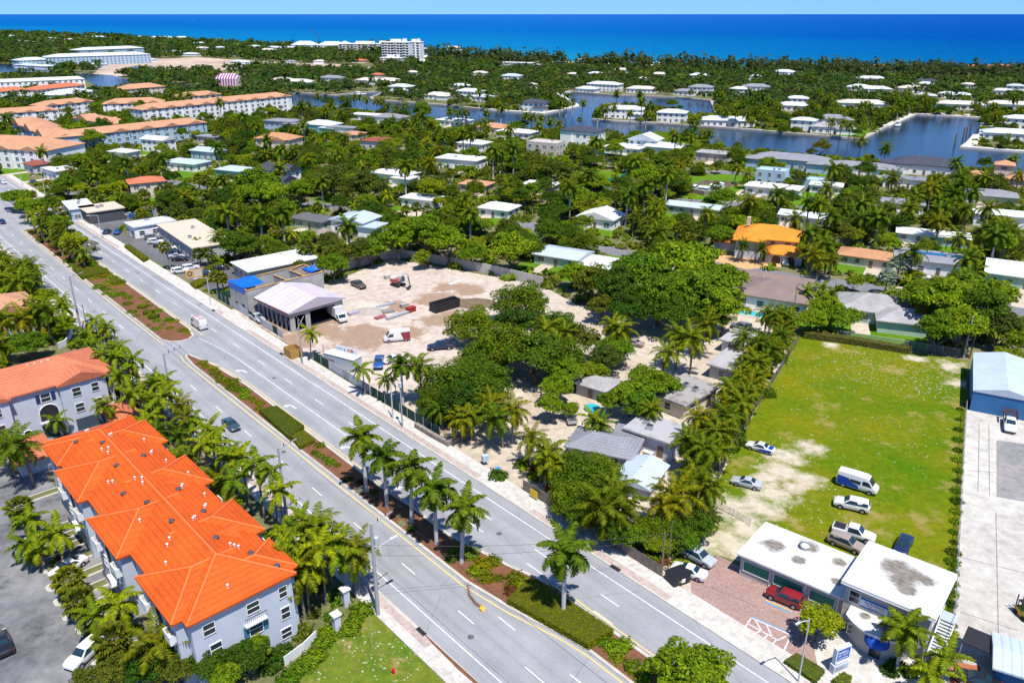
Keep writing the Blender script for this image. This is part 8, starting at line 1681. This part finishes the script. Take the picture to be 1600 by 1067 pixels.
# left side: gardens beyond the side street
for i in range(110):
    u, v, h = pr.uniform(-20, 150), pr.uniform(370, 545), pr.uniform(4.5, 8); P = crownat(u, v, h); bb = P.dot(RN); aa = P.dot(RD)
    if bb > 37.5 or (u < 62 and 436 < v < 488) or (158 < aa < 190 and bb > 24) : continue
    tree(pr.choice(('plume_palm', 'plume_palm', 'plume_palm', 'coconut_palm')), P, h, pr.uniform(.9, 1.25), far=False)
for i in range(16): tree(pr.choice(('plume_palm', 'sabal_palm', 'sabal_palm')), road(pr.uniform(238, 302), pr.uniform(52, 57)), pr.uniform(4.5, 7), pr.uniform(1.1, 1.4), far=False)
for i in range(40): bush(road(pr.uniform(222, 303), pr.uniform(51.5, 57.5)), pr.uniform(.9, 1.8), pr.choice(('dark', 'green', 'hedge')), .9, group='low shrubs in the far median')
for i in range(150):
    a, b_ = pr.uniform(176, 290), pr.uniform(0, 37)
    P = road(a, b_); u, v = px((P.x, P.y, 4))
    if not (-30 < u < 175 and v > 340) or (a < 188 and b_ > 28): continue
    if inside(P, [road(205, 25), road(205, 0), road(190, 0), road(190, 25)]): continue
    k = pr.choice(('plume_palm', 'plume_palm', 'plume_palm', 'coconut_palm', 'coconut_palm', 'shade_tree', 'lime_tree', 'ficus_tree'))
    tree(k, P, pr.uniform(5, 8.5) if 'palm' in k else None, pr.uniform(.9, 1.2) if 'palm' in k else pr.uniform(.5, .8), far=False)
for i in range(40):
    P = road(pr.uniform(186, 280), pr.uniform(20, 37.5)); bush(P, pr.uniform(1.0, 2.0), pr.choice(('dark', 'green', 'gold')), .9, group='shrubs beyond the side street')
# ---------------------------------------------------------------- the sandy lot
for u, v, hc, k, s in ((855, 515, 8, 'coconut_palm', 1.1), (882, 522, 7, 'coconut_palm', .9), (958, 508, 7, 'coconut_palm', .9), (978, 515, 7, 'coconut_palm', 1.0), (1082, 528, 8.5, 'coconut_palm', 1.2), (1060, 520, 8, 'coconut_palm', 1.0), (1036, 548, 7, 'coconut_palm', 1.0), (1100, 505, 8, 'coconut_palm', 1.0), (785, 650, 6, 'coconut_palm', 1.0), (770, 635, 6, 'coconut_palm', .9), (800, 640, 6.5, 'coconut_palm', .9), (845, 706, 5.5, 'coconut_palm', 1.0), (830, 688, 5.5, 'coconut_palm', .8), (862, 720, 4.5, 'coconut_palm', .8), (935, 785, 6, 'coconut_palm', 1.1), (955, 770, 6.5, 'coconut_palm', 1.1), (975, 800, 5, 'coconut_palm', 1.0), (1065, 778, 5.6, 'coconut_palm', 1.15), (1088, 752, 5.5, 'coconut_palm', 1.0), (1100, 770, 5, 'coconut_palm', .9), (1045, 790, 5, 'coconut_palm', .9), (1020, 640, 5, 'coconut_palm', .7), 
                       (940, 660, 4.5, 'coconut_palm', .75), (930, 655, 5, 'plume_palm', 1.1), (890, 625, 4, 'lime_tree', .5), (568, 576, 5.6, 'plume_palm', 1.1), (604, 592, 4.6, 'plume_palm', 1.0), (626, 572, 8.5, 'royal_palm', .9), (655, 568, 8.0, 'coconut_palm', .95), (481, 518, 6.2, 'plume_palm', 1.1), (690, 640, 4, 'coconut_palm', .7), (735, 648, 5, 'coconut_palm', .8), (720, 655, 4.5, 'coconut_palm', .8)):
    tree(k, crownat(u, v, hc), hc, s, far=False, cr=s) if 'palm' in k else tree(k, crownat(u, v, hc), s=s, far=False)
for i in range(74):                              # the palm belt along the field
    t = i / 73; c = at(1236, 530).lerp(at(1092, 770), t); P = c + Vector((pr.uniform(-6.5 if t < .5 else -3.4, .9), pr.uniform(-2, 2), 0))
    if pr.random() < .7: tree('coconut_palm', P, pr.uniform(3.6, 7.5), pr.uniform(.75, 1.0), far=False, cr=pr.uniform(.65, .95))
    else: bush(P, pr.uniform(1.2, 2.4), pr.choice(('dark', 'green', 'gold')), 1.1, group='shrubs in the palm belt')
for u, v, hc, k, s in ((815, 480, 4, 'dome_tree', 1.35), (738, 512, 4, 'dome_tree', 1.15), (785, 548, 4.5, 'dome_tree', 1.3), (835, 568, 4.5, 'ficus_tree', 1.2), (755, 560, 4, 'dome_tree', 1.0), (875, 560, 5, 'dome_tree', 1.05), (905, 540, 4, 'olive_tree', 1.0), (870, 510, 4, 'dome_tree', 1.0), (700, 605, 4, 'dome_tree', 1.1), (735, 610, 4, 'dome_tree', 1.2), (680, 628, 3, 'dome_tree', .75), (755, 592, 4, 'dome_tree', 1.05), (810, 515, 4, 'ficus_tree', 1.1), (720, 635, 3.5, 'ficus_tree', .85), (760, 625, 3.5, 'ficus_tree', .8), (900, 748, 2.8, 'dome_tree', .9), (935, 738, 2.8, 'dome_tree', .75), (895, 780, 2.6, 'dome_tree', .75), (920, 795, 2.4, 'dome_tree', .7), (985, 620, 4, 'shade_tree', .85), (1015, 605, 4, 'shade_tree', .9), (1000, 640, 3.6, 'shade_tree', .8), (955, 625, 3.2, 'shade_tree', .55), (870, 605, 3.6, 'shade_tree', .7), (860, 635, 3.2, 'shade_tree', .6), (885, 585, 3.5, 'shade_tree', .8), (930, 580, 3.5, 'lime_tree', .7), (945, 565, 3.5, 'olive_tree', .8), (960, 545, 4, 'shade_tree', .8), (1045, 600, 3.2, 'shade_tree', .6), (1020, 830, 2.2, 'dome_tree', .6), (1050, 835, 2.2, 'dome_tree', .6), (1085, 825, 2.6, 'ficus_tree', .6), (1100, 810, 2.8, 'olive_tree', .6), (1070, 845, 2.0, 'shade_tree', .5), (990, 840, 2.4, 'shade_tree', .5), (1030, 850, 2.2, 'lime_tree', .45), (960, 835, 2.4, 'ficus_tree', .5), (910, 810, 2.6, 'ficus_tree', .6)):
    tree(k, crownat(u, v, hc), s=s, far=False)
for u, v, hc, s, k in ((1000, 440, 6, 1.6, 'shade_tree'), (1060, 430, 6.5, 1.7, 'shade_tree'), (1115, 445, 6, 1.6, 'shade_tree'), (1080, 470, 6, 1.5, 'shade_tree'), (1030, 475, 5.5, 1.4, 'shade_tree'), (1130, 490, 5.5, 1.25, 'shade_tree'), (960, 460, 5.5, 1.3, 'ficus_tree'), (930, 440, 6, 1.2, 'olive_tree'), (985, 495, 4.5, 1.0, 'ficus_tree'), (1105, 425, 5, 1.0, 'shade_tree'), (1050, 500, 4.5, 1.0, 'ficus_tree'), (940, 480, 4, .8, 'olive_tree'), (1100, 500, 4.5, 1.0, 'ficus_tree'), (900, 425, 5, 1.0, 'shade_tree')): tree(k, crownat(u, v, hc), s=s, far=False)
for i in range(46):
    u, v = pr.choice(((700, 640), (720, 660), (690, 650), (760, 655), (900, 800), (940, 815), (970, 830), (1000, 850), (1050, 860), (860, 740), (850, 750), (870, 770), (830, 730), (905, 650), (880, 640), (1010, 650), (1090, 800), (1035, 870), (780, 745), (1085, 620), (960, 600))); bush(at(u + pr.uniform(-14, 14), v + pr.uniform(-8, 8)), pr.uniform(.7, 1.8), pr.choice(('green', 'dark', 'gold', 'green', 'croton')), .9, group='shrubs in the sandy lot')
for u, v, r in ((1015, 876, 1.5), (1025, 868, 1.6), (845, 735, 1.4)): bush(at(u, v), r, 'gold', 1.0, group='shrubs in the sandy lot')
# office planting
for L in ([(1225, 1030), (1245, 1018), (1290, 1045), (1275, 1064)], [(1300, 1060), (1318, 1048), (1332, 1056), (1325, 1075)], [(1180, 893), (1250, 925), (1247, 932), (1177, 899)]): hedge(HP(L, .7), .7, L_['shade'], 'low hedge ' + ('in front of the yellow-green tree' if L[0][0] == 1225 else 'at the foot of the white sign' if L[0][0] == 1300 else 'under the green panels of the white office'), dens=24)
tree('royal_palm', crownat(1415, 985, 5.5), 5.5, .62, 'drooping palm at the curved front of the white office', far=False, cr=.85); tree('plume_palm', crownat(1480, 1030, 3.6), 3.6, 1.15, 'bright slim palm at the foot of the office stair', far=False); tree('plume_palm', crownat(1455, 1055, 3.0), 3.0, 1.0, far=False)
for u, v in ((1400, 1040), (1420, 1050), (1440, 1045), (1425, 1020), (1390, 1050)): bush(at(u, v), 1.1, 'dark', .9, group='shrubs by the office front')
for v in range(640, 1000, 16): bush(at(1500 - (v - 640) * .045 + pr.uniform(-2, 1), v), pr.uniform(.6, 1.1), pr.choice(('green', 'dark')), .8, phrase='low scrubby shrub along the yard fence', group='shrubs along the yard fence')
hedge(HP([(1256, 515), (1330, 524), (1425, 541), (1425, 545), (1325, 529), (1256, 520)], 1.4), 1.4, leafmat('leaf_dry_hedge', (.15, .125, .03)), 'dry brownish hedge along the back of the field', dens=16, leaf=.16); bush(at(1540, 640), 1.6, 'green', .9, phrase='bright green shrub by the dark screen fence')
for u, v, hc, k, s in ((1440, 470, 5, 'shade_tree', 1.3), (1475, 490, 5, 'shade_tree', 1.5), (1500, 460, 5.5, 'shade_tree', 1.4), (1530, 500, 5, 'ficus_tree', 1.3), (1465, 525, 4, 'shade_tree', 1.0), (1500, 520, 4.5, 'shade_tree', 1.2), (1550, 470, 5, 'shade_tree', 1.1), (1560, 520, 4, 'olive_tree', 1.0), (1590, 530, 4, 'lime_tree', .9), (1290, 480, 4, 'shade_tree', .9), (1315, 500, 3.5, 'shade_tree', .8), (1270, 500, 3.5, 'shade_tree', .7), (1575, 560, 3.5, 'lime_tree', .8), (1560, 385, 6, 'shade_tree', 1.2)): tree(k, crownat(u, v, hc), s=s, far=False)
for u, v, hc, k, s in ((1405, 410, 6, 'silver_palm', 1.3), (1387, 432, 5, 'silver_palm', 1.0), (1446, 478, 6, 'sabal_palm', 1.4), (1280, 408, 6, 'coconut_palm', .9), (1300, 405, 6, 'coconut_palm', .9), (1262, 455, 5, 'plume_palm', 1.3), (1285, 450, 4.5, 'plume_palm', 1.3), (1520, 425, 7, 'coconut_palm', 1.1), (1418, 440, 5, 'plume_palm', 1.1), (1430, 450, 5, 'plume_palm', 1.0), (1390, 455, 4.6, 'plume_palm', 1.0), (1270, 408, 3, 'silver_palm', .9), (1455, 450, 5, 'sabal_palm', 1.4), (1045, 258, 12, 'royal_palm', 1.2), (1150, 262, 7, 'coconut_palm', 1.0), (1170, 273, 6, 'coconut_palm', 1.0), (1430, 305, 9, 'royal_palm', 1.1), (1500, 290, 12, 'royal_palm', 1.2), (1520, 300, 11, 'royal_palm', 1.1), (1468, 345, 8, 'coconut_palm', 1.1), (1345, 220, 9, 'coconut_palm', 1.2), (1384, 230, 9, 'coconut_palm', 1.2)):
    P_ = crownat(u, v, hc); tree(k, P_, hc, s, cr=s, far=P_.length > 420)
tree('date_palm', at(1158, 409), 4.6, 1.1, 'date palm on the tan driveway, farther from the garage', far=False); tree('date_palm', at(1187, 412), 4.4, 1.1, 'date palm on the tan driveway, closer to the garage', far=False)
# sabal and shade trees hand-set round the shops and the site
for u, v, hc, k, s in ((309, 380, 3.4, 'sabal_palm', 1.2), (311, 396, 3.6, 'sabal_palm', 1.2), (324, 397, 3.6, 'sabal_palm', 1.2), (342, 370, 6, 'coconut_palm', .9), (338, 432, 4.5, 'sabal_palm', 1.2), (347, 434, 4.5, 'sabal_palm', 1.1), (476, 386, 6, 'sabal_palm', 1.5), (365, 385, 4, 'sabal_palm', 1.3), (444, 405, 3.2, 'sabal_palm', 1.1), (425, 410, 3, 'sabal_palm', 1.1)): tree(k, crownat(u, v, hc), hc, s, far=False, cr=s)
for u, v, hc, k, s in ((405, 300, 6, 'shade_tree', 1.6), (385, 310, 6, 'shade_tree', 1.2), (425, 305, 6, 'shade_tree', 1.2), (470, 305, 5.5, 'shade_tree', 1.2), (520, 290, 6, 'olive_tree', 1.5), (575, 300, 6, 'olive_tree', 1.5), (545, 300, 5, 'olive_tree', 1.1), (575, 325, 4, 'lime_tree', 1.2), (640, 250, 5, 'ficus_tree', 1.3), (660, 180, 7, 'shade_tree', 1.7), (845, 265, 6, 'olive_tree', 1.4), (870, 272, 5.5, 'olive_tree', 1.4), (830, 255, 5, 'olive_tree', 1.2), (675, 300, 5, 'lime_tree', 1.3), (1010, 285, 5.5, 'shade_tree', 1.5), (1050, 290, 5, 'ficus_tree', 1.2), (120, 215, 5, 'shade_tree', 1.6), (145, 222, 5, 'shade_tree', 1.5), (160, 210, 5, 'ficus_tree', 1.4), (200, 205, 5, 'shade_tree', 1.4), (105, 295, 4, 'shade_tree', 1.1), (370, 430 - 40, 4, 'ficus_tree', 1.0), (385, 395, 4, 'ficus_tree', 1.0), (560, 395, 4.5, 'olive_tree', 1.0), (530, 400, 4.5, 'olive_tree', 1.0), (520, 420, 4, 'shade_tree', .9), (580, 390, 5, 'shade_tree', 1.1), (620, 380, 6, 'shade_tree', 1.3), (665, 370, 7, 'shade_tree', 1.6), (700, 385, 6, 'shade_tree', 1.3), (740, 395, 5, 'shade_tree', 1.0), (660, 400, 4, 'lime_tree', .8), (800, 395, 6, 'shade_tree', 1.4), (640, 355, 5, 'lime_tree', 1.2), (850, 290, 5, 'ficus_tree', 1.0), (1555, 350, 4, 'shade_tree', .9)): tree(k, crownat(u, v, hc), s=s)
# ---------------------------------------------------------------- fill: gardens between the houses, tree by tree
GRID = {}
def gkey(x, y): return (int(x // 12), int(y // 12))
for x, y, r in TREES: GRID.setdefault(gkey(x, y), []).append((x, y, r))
KB = [(min(p[0] for p in P), max(p[0] for p in P), min(p[1] for p in P), max(p[1] for p in P), P) for P in KEEP]
def blocked(x, y, m=0.0):
    for x0, x1, y0, y1, P in KB:
        if x0 <= x <= x1 and y0 <= y <= y1 and inside((x, y), P): return True
    return any((x - a) ** 2 + (y - b) ** 2 < r * r for a, b, r in ROUND)
def crowded(x, y, r):
    i, j = gkey(x, y)
    for a in (-1, 0, 1):
        for b in (-1, 0, 1):
            for X, Y, R_ in GRID.get((i + a, j + b), ()):
                if (x - X) ** 2 + (y - Y) ** 2 < (.62 * (r + R_)) ** 2: return True
    return False
def hides(x, y, h, r):
    """Would a tree of height h here stand before the water or a roof that the photograph shows?"""
    u, v = px((x, y, h)); u2, v2 = px((x, y, h * .6))
    if any(inside((a, b), Q) for a, b in ((u, v), (u2, v2)) for Q in (CANAL, LAGOON)) and r.random() < .93: return True
    d = math.hypot(x, y); q = 2.2 * FPX / d; vb = px((x, y, 0))[1]
    for u0, u1, v0, v1, dd in PROT:
        if d < dd and u0 - q < u < u1 + q and v < v1 - 1 and vb > v0 + 1: return r.random() < .84
    return False
fr = random.Random(77); CAP = 240
WT = [('shade_tree', 20), ('dome_tree', 10), ('ficus_tree', 8), ('olive_tree', 7), ('lime_tree', 11), ('sabal_palm', 26), ('coconut_palm', 18), ('royal_palm', 3), ('plume_palm', 7)]
bag = [k for k, n in WT for _ in range(n)]
FAR_END = 640
made = 0
for tries in range(26000):
    D = math.sqrt(fr.uniform(168 ** 2, FAR_END ** 2)); x = fr.uniform(-.70, .70) * D; y = D
    u, v = px((x, y, 3))
    if not (-35 < u < 1635) or v > 470: continue
    k = fr.choice(bag)
    if u > 1260 and v < 400 and fr.random() < .35: k = 'coconut_palm'
    if COUNT.get(k, 0) >= CAP + 55 * ('coconut' not in k):
        k = fr.choice(('shade_tree', 'ficus_tree', 'olive_tree', 'lime_tree', 'sabal_palm'))
        if COUNT.get(k, 0) >= CAP + 55: continue
    pal = 'palm' in k; s = fr.uniform(.5, 1.05); r = 2.4 if pal else 4.2 * s
    if blocked(x, y) or crowded(x, y, r): continue
    if hides(x, y, 7.5 if pal else 7.2 * s, fr): continue
    if pal: h = {'sabal_palm': fr.uniform(4, 7.5), 'coconut_palm': fr.uniform(5.5, 10), 'royal_palm': fr.uniform(9, 13), 'plume_palm': fr.uniform(4, 7)}[k]; tree(k, (x, y), h, fr.uniform(1.0, 1.35))
    else: tree(k, (x, y), s=s)
    GRID.setdefault(gkey(x, y), []).append((x, y, r)); made += 1
for i in range(60):
    u, v, h = fr.uniform(1235, 1610), fr.uniform(255, 400), fr.uniform(7, 11); P = crownat(u, v, h)
    if blocked(P.x, P.y) or COUNT['coconut_palm'] >= 262: continue
    tree('coconut_palm' if i % 4 else 'royal_palm', P, h, fr.uniform(1.0, 1.3))
# low garden shrubs under the trees: too many and too small to count, one object
SHR = []
for tries in range(21000):
    D = math.sqrt(fr.uniform(160 ** 2, FAR_END ** 2)); x = fr.uniform(-.70, .70) * D; y = D
    if blocked(x, y): continue
    SHR.append((x, y, fr.uniform(.8, 2.7)))
def lowmass(name, items, mats, label, nleaf, leaf):
    """Many small plants as one mass of leaf faces."""
    g = np.random.default_rng(5); V = []; mi = []
    for q in range(len(mats)):
        sel = items[q::len(mats)]; n = len(sel) * nleaf; A = np.array(sel); C = np.repeat(A[:, :2], nleaf, 0); R_ = np.repeat(A[:, 2:3], nleaf, 0); d = norm(g.normal(size=(n, 3))); d[:, 2] = np.abs(d[:, 2]); P = d * R_ * g.uniform(.6, 1.05, (n, 1)) * [1, 1, .8]; P[:, :2] += C
        V.append(cards(P, d + g.normal(size=(n, 3)) * .4 + [0, 0, .3], R_[:, 0] * leaf))
    me = bpy.data.meshes.new(name); vv = np.concatenate([a for a, b in V]); off = 0; ff = []; mm = []
    for q, (a, b) in enumerate(V): ff.append(b + off); off += len(a); mm += [q] * len(b)
    F = np.concatenate(ff); me.vertices.add(len(vv)); me.vertices.foreach_set('co', vv.ravel()); me.loops.add(len(F) * 4); me.loops.foreach_set('vertex_index', F.ravel().astype(np.int32)); me.polygons.add(len(F)); me.polygons.foreach_set('loop_start', np.arange(0, len(F) * 4, 4, dtype=np.int32)); me.polygons.foreach_set('material_index', np.array(mm, dtype=np.int32))
    for m in mats: me.materials.append(m)
    me.update(calc_edges=True); me.validate(); o = obj(name, me); o['kind'] = 'stuff'; o['label'] = label; return o
lowmass('undergrowth', SHR, [L_['shade'], L_['dome'], L_['olive'], L_['sabal']], 'low garden shrubs and undergrowth between the houses', 34, .34)
# ---------------------------------------------------------------- far banks: woodland that reads as one mass
FT = {q: [] for q in range(5)}; g2 = random.Random(99)
cx_ = [p for p in coast]
def coast_y(x):
    for p, q in zip(cx_, cx_[1:]):
        if p.x <= x <= q.x: return p.y + (q.y - p.y) * (x - p.x) / (q.x - p.x)
    return 1e9 if x < cx_[0].x else cx_[-1].y
D = FAR_END - 30
while D < 2750:
    stp = max(8.0, D * .0105); x = -.72 * D
    while x < .72 * D:
        X = x + g2.uniform(-.5, .5) * stp; Y = D + g2.uniform(-1, 1) * stp; x += stp
        if Y > coast_y(X) - 14 or blocked(X, Y): continue
        if math.hypot(X, Y) < FAR_END - 6 or hides(X, Y, 7, g2): continue
        near = coast_y(X) - Y < 160 and X > -250
        q = 4 if near and g2.random() < .6 else g2.choice((0, 0, 0, 1, 1, 2, 2, 3))
        FT[q].append((X, Y, stp * g2.uniform(.45, .75), g2.uniform(.6, 1.25)))
    D += stp * 1.25
def farmass(name, label):
    g = np.random.default_rng(6); mats = [leafmat('leaf_far_' + str(i), c, .5, 1.4) for i, c in enumerate(((.036, .075, .010), (.024, .056, .012), (.036, .056, .014), (.062, .092, .010), (.034, .054, .02)))]; VV, FF, MM = [], [], []; off = 0
    for q in range(5):
        if not FT[q]: continue
        A = np.array(FT[q]); nl = 30; n = len(A) * nl; I = np.repeat(np.arange(len(A)), nl); d = norm(g.normal(size=(n, 3))); d[:, 2] = np.abs(d[:, 2]) * 1.1 - .15; R_ = A[I, 2:3]; hh = (6.0 + 3.0 * (A[I, 3:4] - .6)) if q < 4 else (9 + 5 * (A[I, 3:4] - .6))
        P = d * R_ * g.uniform(.5, 1.1, (n, 1)) * [1, 1, .8 if q < 4 else 1.7]; P[:, :2] += A[I, :2]; P[:, 2:3] += hh * .62; V, F = cards(P, d + [0, 0, .5] + g.normal(size=(n, 3)) * .4, R_[:, 0] * .34); VV.append(V); FF.append(F + off); off += len(V); MM += [q] * len(F)
    vv = np.concatenate(VV); F = np.concatenate(FF); me = bpy.data.meshes.new(name); me.vertices.add(len(vv)); me.vertices.foreach_set('co', vv.ravel()); me.loops.add(len(F) * 4); me.loops.foreach_set('vertex_index', F.ravel().astype(np.int32)); me.polygons.add(len(F)); me.polygons.foreach_set('loop_start', np.arange(0, len(F) * 4, 4, dtype=np.int32)); me.polygons.foreach_set('material_index', np.array(MM, dtype=np.int32))
    for m in mats: me.materials.append(m)
    me.update(calc_edges=True); me.validate(); o = obj(name, me); o['kind'] = 'stuff'; o['label'] = label
farmass('woodland', 'far woodland between the canals and the beach')
print('TREES', len(TREES), COUNT, 'shrub mass', len(SHR), 'far', sum(len(v) for v in FT.values()))
# palms standing on the canal banks, one by one
for u, v in ((496, 150), (535, 154), (543, 158), (553, 151), (562, 152), (572, 155), (588, 157), (596, 158), (605, 166), (618, 170), (632, 165), (704, 174), (716, 176), (728, 176), (760, 176), (830, 182), (845, 184), (860, 190), (873, 194), (934, 176), (947, 170), (960, 168), (985, 176), (1010, 178), (1085, 200), (1108, 208), (1080, 214), (1050, 208), (1120, 170), (1135, 174), (1150, 176), (1165, 178), (1182, 172), (1195, 176), (1205, 160), (1220, 168), (1300, 190), (1315, 192), (1330, 196), (875, 160), (885, 162), (895, 158), (910, 160)):
    P = crownat(u, v, 9); tree('coconut_palm' if (u * 7 + v) % 3 else 'royal_palm', P, 9, 1.15, far=True)
# ================================================================ LABELS: tell each look-alike by what stands beside it
ORD = ['', 'second', 'third', 'fourth', 'fifth', 'sixth', 'seventh', 'eighth', 'ninth', 'tenth', 'eleventh', 'twelfth', 'thirteenth', 'fourteenth', 'fifteenth', 'sixteenth', 'seventeenth', 'eighteenth', 'nineteenth', 'twentieth']
TENS = {2: 'twenty', 3: 'thirty', 4: 'forty', 5: 'fifty', 6: 'sixty', 7: 'seventy', 8: 'eighty', 9: 'ninety'}
CARD = ['', 'first', 'second', 'third', 'fourth', 'fifth', 'sixth', 'seventh', 'eighth', 'ninth']
def ordinal(i):
    if i < 20: return ORD[i] or 'first'
    t, u = divmod(i + 1, 10)
    return TENS[min(t, 9)] + ('-' + CARD[u] if u else 'th').replace('tyth', 'tieth')
for nm, u, v in (('the far median beds', 200, 480), ('the building site', 620, 470), ('the open sandy driveway', 790, 720), ('the rough field', 1350, 650), ('the concrete yard', 1560, 800), ('the shop car park', 260, 400), ('the brick forecourt', 1180, 940), ('the corner lawn', 580, 1020), ('the townhouse car park', 60, 960), ('the green screen fence', 600, 640), ('the blue metal shed yard', 1540, 660)): mark(nm, at(u, v))
LM = np.array([(a, b) for _, a, b in MARKS]); rows = {}
for o in list(COL.objects):
    if 'auto' not in o.keys() or o.parent: continue
    P = o.location; d = np.hypot(LM[:, 0] - P.x, LM[:, 1] - P.y)
    if o['auto'].startswith(tuple(('low ', 'two-storey '))) and 'villa' in o['auto']: pass
    i = int(np.argmin(d)); dx, dy = P.x - LM[i, 0], P.y - LM[i, 1]
    f = Vector((LM[i, 0], LM[i, 1])).normalized(); fwd = dx * f.x + dy * f.y; sd_ = dx * f.y - dy * f.x
    rel = ('behind' if fwd > 0 else 'in front of') if abs(fwd) > abs(sd_) * .8 else ('south of' if sd_ > 0 else 'north of')
    rows.setdefault((o['auto'], rel, MARKS[i][0]), []).append((d[i], o))
for (ph, rel, lm), L in rows.items():
    L.sort(key=lambda q: q[0])
    for i, (_, o) in enumerate(L):
        o['label'] = '%s %s %s' % (ph, rel, lm) + ('' if len(L) == 1 else ', %s out from it' % ordinal(i))
        if len(o['label'].replace(',', ' ').split()) > 16: o['label'] = o['label'].replace(' out from it', '').replace('two-storey ', '').replace('smooth ', '')
        del o['auto']
